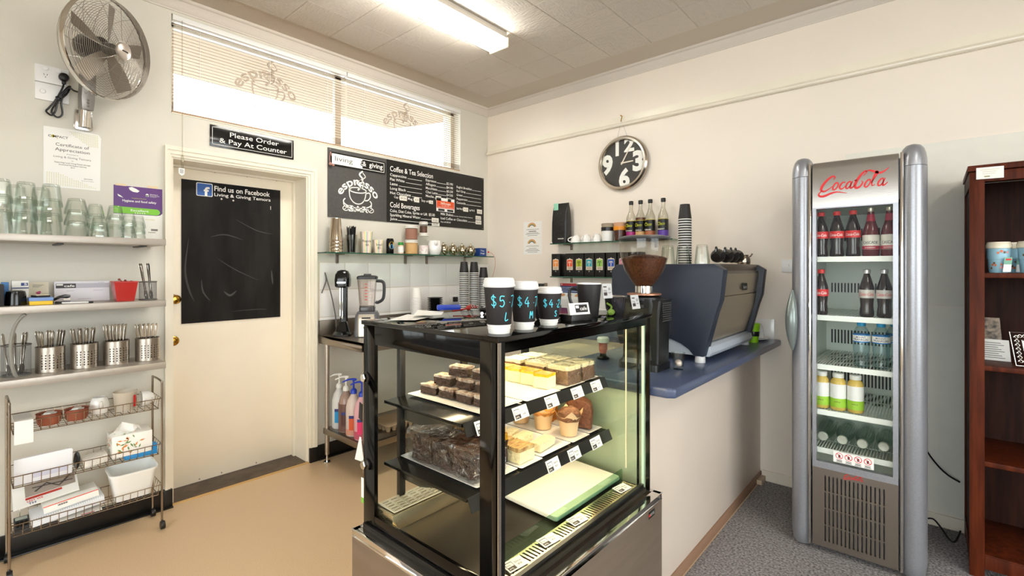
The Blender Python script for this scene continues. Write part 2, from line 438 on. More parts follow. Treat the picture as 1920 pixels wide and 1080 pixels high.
mb.box(-.198, -.168, DY1 - .024, DY1 - .011, 0, DZ - .024); mb.box(-.198, -.168, DY0 + .011, DY0 + .024, 0, DZ - .024); mb.box(-.198, -.168, DY0 + .011, DY1 - .011, DZ - .024, DZ - .011)
struct(mb.build('trim_4', TRIM, smooth=0), 'moulded door architrave and lining')
mb = MB(); mb.box(-.25, .002, DY0, DY1, 0, .010); mb.m = 1; mb.box(.002, .016, DY0 - .02, DY1 + .01, 0, .008)
struct(mb.build('threshold', [CONC, M('tan_edge_strip', (206, 170, 112), .5)], smooth=0), 'worn dark threshold under the door')

# highlight window with etched logos
mb = MB()
fx0, fx1 = -.14, -.10
mb.box(fx0, fx1, WY0, WY1, WZ0, WZ0 + .035); mb.box(fx0, fx1, WY0, WY1, WZ1 - .035, WZ1)
for y in (WY0, WY1 - .035, -1.600): mb.box(fx0, fx1, y, y + (.05 if y == -1.6 else .035), WZ0, WZ1)
mb.box(-.10, .004, WY0, WY1, WZ0 - .004, WZ0 + .002)
win = struct(mb.build('window_1', TRIM, smooth=0), 'highlight window over the door')
def cup_logo(mb, u, v, k, n=0, outline=0):
    """steaming cup on a saucer below arched lettering; k is the width in metres"""
    def rb(pts, w, c=False): mb.ribbon([(u + p[0] * k, v + p[1] * k) for p in catmull(pts, 5, c)], w * k, n, c)
    s0 = len(mb.v)
    mb.text('espresso', u, v + .17 * k, .17 * k, .98 * k, .02, n, 'C', 0, .42 * k)
    E = lambda cx, cy, a, b, t0=0, t1=360, m=14: [(cx + a * cos(radians(t0 + (t1 - t0) * i / m)), cy + b * sin(radians(t0 + (t1 - t0) * i / m))) for i in range(m + 1)]
    rb(E(-.02, .06, .20, .055)[:-1], .022, True)
    rb([(-.22, .05), (-.20, -.10), (-.12, -.20), (-.02, -.23), (.08, -.20), (.15, -.10), (.18, .05)], .022)
    rb([(.17, .01), (.26, .03), (.28, -.05), (.22, -.13), (.12, -.14)], .025)
    rb(E(-.02, -.20, .33, .12, 150, 390), .024); rb(E(-.02, -.24, .33, .13, 175, 365), .018)
    rb([(-.02, .06), (.04, .14), (-.04, .22), (.10, .30), (.02, .40), (.10, .48)], .035)
    rb([(.06, .10), (.12, .18), (.05, .28), (.16, .36), (.10, .44)], .02)
for (cy, cz) in ((-2.10, 2.655), (-.945, 2.66)):
    mb = MB(FA(-.1235, cy, cz)); cup_logo(mb, 0, 0, .44)
    mb.build('etched_logo', M('etched_grey', (170, 152, 126), .8, alpha=.55), win, smooth=0)
for (y0, y1) in ((WY0 + .035, -1.60), (-1.55, WY1 - .035)):
    mb = MB(); mb.box(-.124, -.118, y0, y1, WZ0 + .035, WZ1 - .035); mb.build('pane', GLASS, win, smooth=0)

# venetian blinds
SLAT = M('cream_blind_slat', (172, 140, 108), .45)
def blind(y0, y1, label, rod):
    t = thing('venetian_blind', label, 'blind', (-.02, (y0 + y1) / 2, WZ0), 0, 'venetian blinds on the highlight window')
    mb = MB(); mb.box(-.045, .006, y0, y1, WZ1 - .034, WZ1 - .003); mb.build('head_rail', WHITEP, t, bev=.002)
    mb = MB(); mb.box(-.036, -.004, y0, y1, WZ0 + .004, WZ0 + .016); mb.build('bottom_rail', SLAT, t, bev=.002)
    L = (y1 - y0) / 2 - .004; sm = MB(); P = [(-.0125, .0), (-.006, .0018), (0, .0023), (.006, .0018), (.0125, 0)]
    R = Matrix.Rotation(radians(15), 3, 'Y')
    vs = [R @ Vector((p[0], yy, p[1] + d)) for d in (0, -.0006) for yy in (-L, L) for p in P]
    fs = [(i, i + 1, 6 + i, 5 + i) for i in range(4)] + [(10 + i, 15 + i, 16 + i, 11 + i) for i in range(4)]
    sm.add(vs, fs); s0 = sm.build('slat', SLAT, t, w=False, smooth=60)
    z = WZ0 + .030; k = 0
    while z < WZ1 - .04:
        o = s0 if k == 0 else s0.copy()
        if k: COL.objects.link(o)
        o.location = (0, 0, z - WZ0); k += 1; z += .0195 if z > WZ0 + .06 else .006
    mb = MB()
    for f in (.13, .5, .87):
        yy = y0 + (y1 - y0) * f
        for dx in (-.034, -.007): mb.cyl((dx, yy, WZ0 + .01), (dx, yy, WZ1 - .02), .0008, seg=4)
    mb.build('ladder_cord', WHITEP, t)
    if rod:
        mb = MB(); mb.cyl((.012, y0 + .045, WZ1 - .03), (.038, y0 + .04, 2.06), .0035, seg=6); mb.lathe([(0, 0), (.006, .0), (.010, .035), (.007, .07), (0, .075)], 8, (.040, y0 + .04, 2.0))
        mb.build('tilt_wand', G('clear_plastic_wand', (246, 246, 242), (190, 186, 176), 1), t)
        mb = MB(FA(.042, y0 + .035, 1.955)); mb.prism([(-.015, .04), (-.015, .008), (0, -.004), (.015, .008), (.015, .04)], 0, .001); mb.m = 1
        for q in range(5): mb.rect(-.01, .01, .010 + q * .005, .0125 + q * .005, .0015)
        mb.build('warning_tag', [WHITEP, GREYI], t, smooth=0)
blind(WY0 + .006, -1.562, 'cream venetian blind with a hanging wand, over the door', True)
blind(-1.552, WY1 - .004, 'cream venetian blind without a wand, above the menu board', False)

# fluorescent battens
def batten(x, y0, y1, label):
    t = thing('ceiling_batten', label, 'light', (x, (y0 + y1) / 2, 2.9), 0, 'fluorescent battens')
    mb = MB(); mb.box(x - .05, x + .085, y0 + .02, y1 - .02, 2.955, 2.993); mb.build('body', M('batten_grey', (196, 190, 180), .4), t, bev=.003)
    mb = MB(frame((0, y0 + .012, 0), (-1, 0, 0), (0, 0, 1))); mb.prism([(-x - .07, 2.905), (-x + .07, 2.905), (-x + .082, 2.955), (-x - .082, 2.955)], 0, y1 - y0 - .024)
    mb.build('diffuser', M('lit_diffuser', (252, 248, 240), .5, emit=LAMP), t, bev=.006)
    mb = MB()
    for y in (y0, y1 - .012): mb.box(x - .085, x + .085, y, y + .012, 2.900, 2.965)
    mb.build('end_cap', M('cream_end_cap', (250, 240, 206), .4), t, bev=.002)
batten(1.145, -2.36, -1.065, 'lit fluorescent batten on the ceiling near the window wall')
batten(4.75, -3.3, -2.0, 'added fill batten, unseen, on the ceiling beyond the right of view')  # unseen fixture, added to brighten the customer side
batten(4.75, -6.4, -5.1, 'added fill batten, unseen, on the ceiling behind the viewer, right side')  # another added fixture out of view, filling from behind the camera

# tiles
tl = MB(); tl.box(0, .006, -.1, .1, -.0995, .0995)
t0 = None
wl = [o for o in COL.objects if o.name == 'wall_left'][0]
mb = MB(); mb.box(0, .002, -1.783, 0, .84, 1.446); mb.build('grout', GROUT, wl, smooth=0)
for i in range(9):
    for j in range(3):
        y = -1.780 + .2035 * (i + .5)
        if y + .1 > 0.06: continue
        if t0 is None: t0 = o = tl.build('tile', TILE, wl, bev=.002, w=False)
        else: o = t0.copy(); COL.objects.link(o)
        o.location = (0, y, 1.344 - .2025 * j)
tb = MB(); tb.box(-.1, .1, -.006, 0, -.0995, .0995); t0 = None
for (x, z) in [(.98 + .2035 * i, 1.17) for i in range(5)] + [(.1 + .2035 * i, .968) for i in range(13)]:
    if t0 is None: t0 = o = tb.build('tile', TILE, wall_back, bev=.002, w=False)
    else: o = t0.copy(); COL.objects.link(o)
    o.location = (x - .03 if z < 1 else x, 0, z)

# ================================================================== LEFT WALL
# ---- fan
fan = thing('wall_fan', 'chrome wall fan with a round wire cage above the certificate', 'fan', (.0, -3.083, 2.13))
mb = MB(FA(0, -3.083, 2.13)); mb.prism([(-.040, .012), (-.030, 0), (.030, 0), (.040, .012), (.034, .105), (-.034, .105)], 0, .014)
mb.build('wall_bracket', CHROME, fan, bev=.004)
mb = MB(); mb.cyl((.045, -3.083, 2.14), (.055, -3.080, 2.28), .026, .024, 16); mb.cyl((.0, -3.083, 2.165), (.045, -3.083, 2.165), .02, .024, 12)
mb.build('arm', CHROME, fan)
mb = MB(frame((.085, -3.075, 2.225), (-.15, .98, 0), (.12, .02, 1))); mb.prism([(-.024, 0), (.024, 0), (.028, .06), (.026, .23), (-.026, .23), (-.028, .06)], -.055, .004); mb.m = 1
for v in (.02, .035, .05): mb.lathe([(0, 0), (.007, 0), (.006, .004), (0, .005)], 10, (0, v, .004))
mb.m = 2
for (u, v) in ((-.012, .085), (.012, .085), (-.012, .11), (.012, .11)): mb.lathe([(0, 0), (.006, 0), (.005, .003), (0, .003)], 8, (u, v, .004))
mb.build('control_column', [M('satin_grey', (150, 146, 142), .35, .6), M('dark_button', (70, 68, 66), .4), CHROME], fan, bev=.003)
ph, ta = radians(40), radians(8)
ax = Vector((cos(ph) * cos(ta), sin(ph) * cos(ta), -sin(ta))); rr = Vector((-sin(ph), cos(ph), 0)); uu = ax.cross(rr)
FC = Vector((.235, -3.018, 2.515)); FT = frame(FC, rr, uu); RF = .245
front = lambda r: .012 + .070 * sqrt(max(0, 1 - (r / RF) ** 2)); back = lambda r: -.012 - .060 * sqrt(max(0, 1 - (r / RF) ** 2))
def spokes(mb, fn, n, r0, tw=.25):
    for k in range(n):
        a = 2 * pi * k / n; pts = []
        for i in range(9):
            r = r0 + (RF - r0) * i / 8; b = a + tw * (1 - i / 8); pts.append((r * cos(b), r * sin(b), fn(r)))
        mb.tube(pts, .0012, 4)
mb = MB(FT)
for i in range(25):
    r = .052 + (RF - .052) * i / 24; mb.ring((0, 0, front(r)), r, .0011, 'z', 44, 4)
spokes(mb, lambda r: front(r) - .001, 12, .045); mb.build('front_cage', M('cage_wire', (168, 162, 154), .28, 1), fan)
mb = MB(FT)
for i in range(15):
    r = .08 + (RF - .08) * i / 14; mb.ring((0, 0, back(r)), r, .0009, 'z', 40, 3)
spokes(mb, lambda r: back(r) + .001, 12, .07); mb.build('rear_cage', M('cage_wire', (168, 162, 154), .28, 1), fan)
mb = MB(FT); mb.lathe([(RF - .002, -.014), (RF + .002, -.012), (RF + .004, 0), (RF + .002, .012), (RF - .002, .014), (RF - .001, 0)], 56); mb.build('rim', CHROME, fan)
mb = MB(FT); mb.lathe([(0, .092), (.036, .092), (.042, .088), (.043, .078), (0, .076)], 28); mb.m = 1; mb.box(-.017, .017, -.003, .003, .092, .0935)
mb.build('centre_cap', [M('satin_silver', (206, 196, 186), .3, .7), INK], fan)
mb = MB(FT); mb.lathe([(0, .03), (.03, .028), (.034, .0), (.03, -.02), (.055, -.03), (.058, -.12), (.04, -.15), (0, -.155)], 24); mb.build('motor', M('dark_motor', (60, 58, 56), .35, .6), fan)
for k in range(5):
    mb = MB(FT @ Matrix.Rotation(2 * pi * k / 5 + .35, 4, 'Z')); pts = []; vs = []
    for i in range(7):
        t = i / 6; r = .03 + .185 * t; hw = .013 + .026 * sin(min(1, t * 1.15) * pi * .62)
        tw = radians(34 - 12 * t)
        for s in (-1, 1): vs.append((r, s * hw * cos(tw), s * hw * sin(tw)))
    mb.add(vs, [(2 * i, 2 * i + 1, 2 * i + 3, 2 * i + 2) for i in range(6)])
    mb.build('blade', M('metal_blade', (146, 136, 124), .45, .6), fan)
mb = MB()
mb.tube(catmull([(.018, -3.158, 2.362), (.03, -3.165, 2.33), (.03, -3.175, 2.30), (.028, -3.19, 2.26), (.02, -3.215, 2.215), (.02, -3.225, 2.195), (.02, -3.205, 2.18), (.02, -3.19, 2.21), (.03, -3.18, 2.27), (.03, -3.15, 2.33), (.02, -3.135, 2.345),
    (.03, -3.15, 2.30), (.032, -3.185, 2.25), (.02, -3.205, 2.20), (.02, -3.185, 2.175), (.02, -3.165, 2.195), (.03, -3.17, 2.25), (.03, -3.16, 2.30), (.03, -3.14, 2.335), (.03, -3.12, 2.325), (.05, -3.10, 2.318), (.07, -3.09, 2.315)], 5), .0042, 6)
mb.ring((.028, -3.178, 2.275), .012, .004, 'z', 10, 4)
mb.build('power_cord', BLACK, fan)
mb = MB(FA(.014, -3.160, 2.385)); mb.lathe([(0, 0), (.021, 0), (.021, .018), (.017, .026), (0, .028)], 20); mb.box(-.008, .008, -.035, -.01, 0, .018); mb.build('plug', BLACK, fan, bev=.002)
# ---- outlets
def plate(name, y0, y1, z0, z1, label, sockets):
    t = thing(name, label, 'socket', (0, (y0 + y1) / 2, z0))
    mb = MB(); mb.box(0, .012, y0, y1, z0, z1); mb.build('cover', WHITEP, t, bev=.003)
    mb = MB(FA(.0125, (y0 + y1) / 2, (z0 + z1) / 2))
    if sockets:
        for s in (-1, 1):
            mb.m = 0; mb.lathe([(0, 0), (.012, 0), (.010, .004), (0, .004)], 12, (s * .024, .028, 0)); mb.m = 1
            if s < 0:
                for (a, r) in ((0, -.5), (.012, .5)):
                    mb.ribbon([(s * .024 + (-.006 if a == 0 else .006) - .002 * r, -.008), (s * .024 + (-.006 if a == 0 else .006) + .002 * r, 0)], .002, .0006)
                mb.ribbon([(s * .024, -.020), (s * .024, -.013)], .002, .0006)
    else:
        mb.lathe([(0, 0), (.012, 0), (.010, .004), (0, .004)], 12, (-.035, 0, 0))
    mb.build('switch', [WHITEP, INK], t)
plate('power_outlet', -3.266, -3.140, 2.343, 2.430, 'white double power outlet with a black plug beside the fan', True)
plate('blank_plate', -3.266, -3.139, 2.253, 2.338, 'white wall plate with one round button under the power outlet', False)
# ---- certificate
T = FA(.0015, -3.2345, 1.818); W, Hh = .221, .306
cert = thing('certificate', 'white certificate of appreciation in a clear sleeve under the fan', 'certificate', (0, -3.126, 1.818))
mb = MB(T); mb.prism([(0, 0), (W, 0), (W + .004, Hh - .02), (W - .006, Hh - .004), (.13, Hh + .004), (0, Hh)], 0, .0012); mb.build('sheet', PAPER, cert, smooth=0)
mb = MB(T); md = MB(T)
OL = M('olive_dots', (196, 188, 84), .7)
for i in range(24):
    for j in range(9):
        if i > 7 + j * 1.3: md.rect(.04 + i * .0073, .042 + i * .0073 + .002, Hh - .012 - j * .0075, Hh - .0095 - j * .0075, .0016)
        if i < 23 - j * 2.2: mb.rect(.012 + i * .0085, .0135 + i * .0085 + .002, .012 + j * .0075, .0145 + j * .0075, .0016)
mb.build('lower_dots', OL, cert, smooth=0); md.build('upper_dots', OL, cert, smooth=0)
mb = MB(T)
for (s, u, v, h, w, b) in (('C MPACT', .018, .255, .012, .075, .01), ('Certificate of', W / 2, .215, .016, .13, 0), ('Appreciation', W / 2, .190, .016, .135, 0), ('Presented to', W / 2, .174, .005, .045, 0), ('Living & Giving Temora', W / 2, .155, .0105, .145, -.004), ('for', W / 2, .142, .005, None, 0),
        ('Supporting Local Young People through', W / 2, .128, .0062, .14, .01), ('Structured Workplace Learning', W / 2, .117, .0062, .108, .01), ('2017', W / 2, .106, .006, None, .01), ('Jemmens', .155, .055, .007, .035, 0), ('Structured Workplace', .145, .045, .004, .05, 0)):
    mb.text(s, u, v, h, w, b, .0018, 'L' if u < .03 or u > .13 else 'C')
mb.build('lettering', M('dark_grey_ink', (84, 82, 82), .7), cert, smooth=0)
mb = MB(T); mb.disc(.036, .261, .007, .0018, 14); mb.disc(.052, .250, .002, .0018, 8); mb.build('emblem', M('olive_gold', (190, 170, 40), .6), cert, smooth=0)
# ---- food safety notice
T = FA(.0015, -2.957, 1.562); W = .222
hyg = thing('food_safety_notice', 'purple and green food safety rating notice beside the door', 'notice', (0, -2.846, 1.562))
mb = MB(T); mb.box(0, W, 0, .300, 0, .001); mb.build('sheet', PAPER, hyg, smooth=0)
mb = MB(T); mb.prism([(0, .143), (.195, .143), (.212, .147), (W, .158), (W, .300), (0, .300)], .001, .0014); mb.build('purple_field', M('purple_print', (88, 38, 118), .4), hyg, smooth=0)
mb = MB(T); mb.prism([(.0, .146), (.195, .146), (.205, .150), (.2105, .160), (.2105, .166), (.205, .176), (.195, .180), (.0, .183)], .0014, .0018); mb.build('green_band', M('green_print', (122, 196, 36), .4), hyg, smooth=0)
mb = MB(T); mb.text('Hygiene and food safety', .038, .212, .013, .155, .012, .002); mb.text('Excellent', .075, .160, .0125, .082, .008, .002)
for k in range(5): mb.disc(.096 + k * .0105, .1515, .003, .002, 8)
mb.text('Department of', .163, .262, .005, .037, .01, .002); mb.text('Primary Industries', .163, .254, .005, .044, .01, .002); mb.text('Food Authority', .163, .248, .003, .03, 0, .002)
mb.disc(.150, .259, .0075, .002, 10); mb.rect(.1425, .1575, .250, .2585, .002)
mb.poly([(.066, .292), (.08, .297), (.10, .288), (.115, .277), (.105, .268), (.085, .270), (.07, .28)], .002); mb.poly([(.016, .252), (.03, .244), (.042, .232), (.03, .236), (.02, .240)], .002)
mb.build('lettering', WHITEI, hyg, smooth=0)
mb = MB(T); mb.text('Recognised and Rewarded', .08, .232, .0055, .065, .01, .0021); mb.build('olive_lettering', OL, hyg, smooth=0); mb = MB(T); mb.rect(.14, .185, .118, .120, .0014); mb.build('olive_rule', OL, hyg, smooth=0)
mb = MB(T); mb.rect(.168, .20, .055, .066, .0014); mb.rect(.155, .19, .044, .047, .0014); mb.build('small_print', GREYI, hyg, smooth=0)
mb = MB(T); mb.rect(.008, .055, .298, .310, .0016); mb.rect(.15, .20, .300, .314, .0016); mb.build('sticky_tape', M('old_tape', (222, 200, 160), .4), hyg, smooth=0)

# ---- three wall shelves
for (z0, z1, lab, hooks) in ((1.524, 1.557, 'long grey wall shelf holding upturned glasses, topmost of three', True), (1.197, 1.230, 'long grey wall shelf with stationery and a red basket, middle of three', True), (.866, .900, 'long grey wall shelf with cutlery holders, lowest of three', False)):
    t = thing('wall_shelf', lab, 'shelf', (0, -3.3, z0), 0, 'grey shelves left of the door')
    mb = MB(); mb.box(.0, .30, -4.1, -2.785, z0, z1); mb.build('board', GREYM, t, bev=.0025)
    for y in (-3.19, -2.86, -3.75):
        mb = MB(); mb.box(.0, .20, y - .012, y + .012, z0 - .007, z0); mb.build('bracket', BLACK, t, bev=.001)
mb = MB(); mb.tube(catmull([(.27, -3.315, 1.192), (.26, -3.335, 1.165), (.255, -3.352, 1.12), (.255, -3.36, 1.05), (.255, -3.358, .98), (.255, -3.35, .93), (.25, -3.34, .905)], 5), .007, 8)
tag(mb.build('plastic_strap', M('grey_translucent_strap', (150, 148, 140), .3, alpha=.75)), 'grey curved plastic strap hanging between the shelves at the left edge', 'strap')

# ---- glasses on the top shelf
def tumbler(name, r0, r1, h, seg=14):
    mb = MB(); mb.lathe([(r0, 0), (r0, .012), (r0 - .0015, .02), (r1 + .001, h - .012), (r1 - .002, h - .002), (r1 - .005, h), (0, h), (0, h - .008), (r1 - .003, h - .009), (r0 - .0025, .012), (r0 - .0025, 0), (r0, 0)], seg)
    return mb.build(name, TUMB, None, smooth=25)
g_big = tumbler('glass_tumbler', .041, .032, .108); g_mid = tumbler('glass_tumbler', .047, .034, .078); g_sml = tumbler('glass_tumbler', .037, .028, .074); g_tiny = tumbler('glass_tumbler', .033, .024, .066)
used = set()
def stack(proto, x, y, z, n, pitch, label, cat='glass', group='upturned glasses on the top shelf'):
    for k in range(n):
        if proto.name in used: o = proto.copy(); COL.objects.link(o)
        else: o = proto; used.add(proto.name)
        o.location = (x, y, z + k * pitch); o.rotation_euler = (0, 0, random.random() * 6)
        tag(o, ({2: ('lower ', 'upper '), 3: ('bottom ', 'middle ', 'top '), 4: ('bottom ', 'second ', 'third ', 'top ')}[n][k] if n in (2, 3, 4) else '') + label, cat, group)
for (pr, x, y, n, p, lab) in ((g_big, .238, -3.391, 3, .069, 'tall upturned glass in the stack at the left edge of the top shelf'), (g_big, .20, -3.308, 3, .069, 'tall upturned glass in the second front stack from the left'), (g_big, .10, -3.335, 3, .066, 'tall upturned glass in the rear stack behind the second front stack'),
        (g_big, .21, -3.223, 3, .069, 'tall upturned glass in the front stack below the certificate corner'), (g_big, .10, -3.249, 3, .065, 'tall upturned glass in the rear stack below the certificate'),
        (g_mid, .20, -3.132, 3, .055, 'wide upturned glass in the broad stack at mid shelf'), (g_sml, .14, -3.052, 3, .050, 'small upturned glass in the stack behind the short pair'), (g_sml, .235, -3.048, 2, .030, 'small upturned glass of the short nested pair at the shelf front'),
        (g_sml, .14, -2.972, 3, .050, 'small upturned glass in the stack in front of the green band of the notice'), (g_tiny, .20, -2.925, 3, .032, 'tiny upturned glass in the front stack nearest the door'), (g_tiny, .11, -2.868, 3, .032, 'tiny upturned glass in the stack at the right end of the shelf')):
    stack(pr, x, y, 1.5575, n, p, lab)

# ---- middle shelf
Z = 1.2305
mb = MB(); mb.box(.14, .25, -3.46, -3.380, Z, Z + .098); tag(mb.build('storage_box', BLACKM, bev=.004), 'tall black box at the left edge of the middle shelf', 'box')
mb = MB(); mb.lathe([(0, 0), (.036, 0), (.036, .012), (.034, .05), (.031, .064), (.022, .068), (0, .068)], 24, (.203, -3.341, Z)); tag(mb.build('black_tub', M('gloss_black_plastic', (14, 14, 15), .15)), 'round glossy black tub on the middle shelf', 'tub')
t = thing('carton', 'small white and blue carton marked 5 behind the black tub', 'box', (.12, -3.325, Z))
mb = MB(); mb.box(.085, .155, -3.352, -3.296, Z, Z + .112); mb.build('body', PAPER, t, bev=.002)
mb = MB(FA(.1555, -3.352, Z)); mb.rect(0, .056, .075, .080, 0); mb.rect(.030, .053, .088, .102, 0); mb.m = 1; mb.text('5', .045, .0905, .010, .010, .02, .0004, 'C'); mb.build('print', [M('navy_print', (32, 58, 128), .5), WHITEI], t, smooth=0)
mb = MB(); mb.box(.09, .125, -3.385, -3.36, Z, Z + .105); tag(mb.build('blue_carton', M('light_blue_card', (62, 128, 192), .5), bev=.002), 'narrow blue carton beside the white carton', 'box')
t = thing('greeting_card', 'cream card with a pink flower leaning on the wall', 'card', (.08, -3.26, Z))
mb = MB(frame((.07, -3.292, Z), (0, 1, 0), (-.12, 0, 1))); mb.box(0, .072, 0, .102, 0, .001); mb.build('sheet', M('cream_card', (236, 228, 206), .7), t, smooth=0)
mb = MB(frame((.072, -3.292, Z), (0, 1, 0), (-.12, 0, 1)))
for (a, b) in ((.032, .05), (.039, .053), (.036, .045)): mb.disc(a, b, .006, 0, 8)
mb.m = 1
for q in range(3): mb.rect(.015, .055 - q * .008, .088 - q * .005, .0895 - q * .005, 0)
mb.build('print', [M('pink_print', (206, 90, 130), .6), GREYI], t, smooth=0)
mb = MB(); mb.box(.165, .26, -3.300, -3.222, Z, Z + .018); tag(mb.build('yellow_box', M('yellow_card', (240, 196, 40), .5), bev=.0015), 'flat yellow box at the shelf edge under the blue box', 'box')
mb = MB(); mb.box(.165, .262, -3.302, -3.220, Z + .0183, Z + .034); tag(mb.build('blue_box', M('periwinkle_card', (120, 150, 206), .5), bev=.0015), 'flat pale blue box stacked on the yellow box', 'box')
mb = MB(); mb.cbox((.212, -3.260, Z + .0390), (.072, .048, .008), RZ(.2)); mb.m = 1; mb.cbox((.212, -3.260, Z + .0450), (.068, .044, .003), RZ(.15)); tag(mb.build('notepad', [BLACKM, M('cream_pages', (226, 214, 188), .7)], smooth=0), 'small cream notepad on top of the blue box', 'notepad')
t = thing('stapler', 'black stapler on the middle shelf', 'stapler', (.2, -3.19, Z))
mb = MB(frame((.19, -3.208, Z), (.15, 1, 0), (0, 0, 1))); mb.prism([(0, 0), (.055, 0), (.055, .008), (0, .010)], -.014, .014); mb.build('base', BLACK, t, bev=.002)
mb = MB(frame((.19, -3.208, Z), (.15, 1, 0), (0, 0, 1))); mb.prism([(-.004, .012), (.02, .026), (.044, .024), (.055, .030), (.055, .040), (.035, .043), (.01, .036), (-.006, .024)], -.013, .013); mb.build('arm', M('gloss_black_plastic', (14, 14, 15), .15), t, bev=.003)
mb = MB(frame((.19, -3.208, Z), (.15, 1, 0), (0, 0, 1))); mb.box(.03, .054, .016, .023, -.010, .010); mb.build('staple_track', CHROME, t)
t = thing('docket_pad', 'white docket pad headed cafe standing against the wall', 'docket', (.06, -3.09, Z))
T = frame((.075, -3.20, Z), (0, 1, 0), (-.18, 0, 1)); mb = MB(T); mb.box(0, .215, 0, .105, -.006, 0); mb.build('sheet', M('white_docket', (236, 234, 240), .6), t, smooth=0)
mb = MB(T); mb.rect(.006, .082, .070, .094, .0006); mb.build('logo_block', M('slate_print', (74, 74, 78), .6), t, smooth=0)
mb = MB(T); mb.rect(.082, .215, .070, .0945, .0006); mb.build('grey_band', M('pale_grey_print', (196, 194, 204), .6), t, smooth=0)
mb = MB(T); mb.text('cafe', .037, .076, .012, .040, .02, .001); mb.rect(.008, .033, .084, .092, .001); mb.build('lettering', WHITEI, t, smooth=0)
mb = MB(T)
for (u0, u1, v) in ((.045, .075, .055), (.15, .19, .055), (.045, .06, .03), (.17, .195, .097), (.09, .14, .012)): mb.rect(u0, u1, v, v + .002, .0006)
mb.build('small_print', M('faint_print', (190, 186, 196), .7), t, smooth=0)
mb = MB(); mb.cyl((.25, -3.19, Z + .004), (.27, -3.09, Z + .004), .004, seg=8); mb.m = 1; mb.cyl((.269, -3.095, Z + .004), (.272, -3.078, Z + .004), .0043, seg=8)
tag(mb.build('ballpoint_pen', [WHITEP, INK]), 'white ballpoint pen lying along the shelf edge', 'pen')
t = thing('red_basket', 'small red square plastic basket on the middle shelf', 'basket', (.20, -2.945, Z))
mb = MB(L4((.20, -2.945, Z)))
a, b, h = .036, .049, .100; P0 = [(-a, -a), (a, -a), (a, a), (-a, a)]; P1 = [(-b, -b), (b, -b), (b, b), (-b, b)]
vs = [(p[0], p[1], 0) for p in P0] + [(p[0], p[1], h) for p in P1] + [(p[0] * .95, p[1] * .95, .004) for p in P0] + [(p[0] * .95, p[1] * .95, h) for p in P1]
mb.add(vs, [(3, 2, 1, 0)] + [(i, (i + 1) % 4, 4 + (i + 1) % 4, 4 + i) for i in range(4)] + [(8 + i, 12 + i, 12 + (i + 1) % 4, 8 + (i + 1) % 4) for i in range(4)] + [(8, 9, 10, 11)])
mb.build('body', M('translucent_red', (186, 34, 24), .25, alpha=.93), t)
mb = MB(L4((.20, -2.945, Z))); c = [(-b, -b), (b, -b), (b, b), (-b, b)]
mb.tube([(p[0], p[1], h) for p in c], .003, 6, True); mb.build('rim', M('red_plastic', (190, 38, 26), .3), t)
for k in range(3):
    mb = MB(); mb.tube(catmull([(.19 + .01 * k, -2.96 + .02 * k, Z + .02), (.2, -2.95 + .02 * k, Z + .09), (.195, -2.965 + .025 * k, Z + .112 - .006 * k)], 4), .0025, 5); mb.ball((.195, -2.965 + .025 * k, Z + .112 - .006 * k), .006, 8, 5)
    tag(mb.build('small_clip', M('rusty_red', (120, 40, 30), .5)), 'small dark red clip poking out of the red basket', 'clip', 'clips in the red basket')
# ---- cutlery and holders
def cutlery_mesh(kind):
    mb = MB(); H = [(-.0035, .05), (-.004, .10), (-.008, .15), (-.0105, .178), (-.0085, .191), (0, .197), (.0085, .191), (.0105, .178), (.008, .15), (.004, .10), (.0035, .05)]
    if kind == 'knife': H = [(-.008, 0), (-.010, .06), (-.006, .09), (-.006, .12), (-.0085, .17), (-.007, .2), (0, .205), (.007, .2), (.0085, .17), (.006, .12), (.006, .09), (.004, .01)]
    elif kind == 'fork': H += [(.011, .035), (.011, 0), (.006, 0), (.005, .025), (.002, .025), (.002, 0), (-.002, 0), (-.002, .025), (-.005, .025), (-.006, 0), (-.011, 0), (-.011, .035)]
    else: H += [(.010, .04), (.015, .022), (.010, .004), (0, 0), (-.010, .004), (-.015, .022), (-.010, .04)]
    mb.prism(H, -.0011, .0011); return mb.build(kind, M('polished_cutlery', (196, 188, 178), .16, 1), None, bev=.0004, seg=1)
cut = {k: cutlery_mesh(k) for k in ('knife', 'fork', 'teaspoon')}
def put_cutlery(kind, x, y, z, lean, az, label, group, twist=0):
    p = cut[kind]
    if p.name in used: o = p.copy(); COL.objects.link(o)
    else: o = p; used.add(p.name)
    R = RZ(az) @ RY(lean) @ RZ(twist) @ RX(radians(90))
    o.matrix_world = Matrix.Translation((x, y, z)) @ R.to_4x4()
    tag(o, label, 'cutlery', group)
def fill(kind, cx, cy, z, n, rowx, span, label, group, rows=3, bias=0, k_lean=5.2):
    per = -(-n // rows); q = 0
    for i in range(rows):
        m = min(per, n - q)
        for j in range(m):
            yy = (j - (m - 1) / 2) * span / max(1, per - 1) + (i - (rows - 1) / 2) * span * .10
            put_cutlery(kind, cx + (i - (rows - 1) / 2) * rowx, cy + yy, z, yy * k_lean + bias, pi / 2, label, group, radians(58)); q += 1
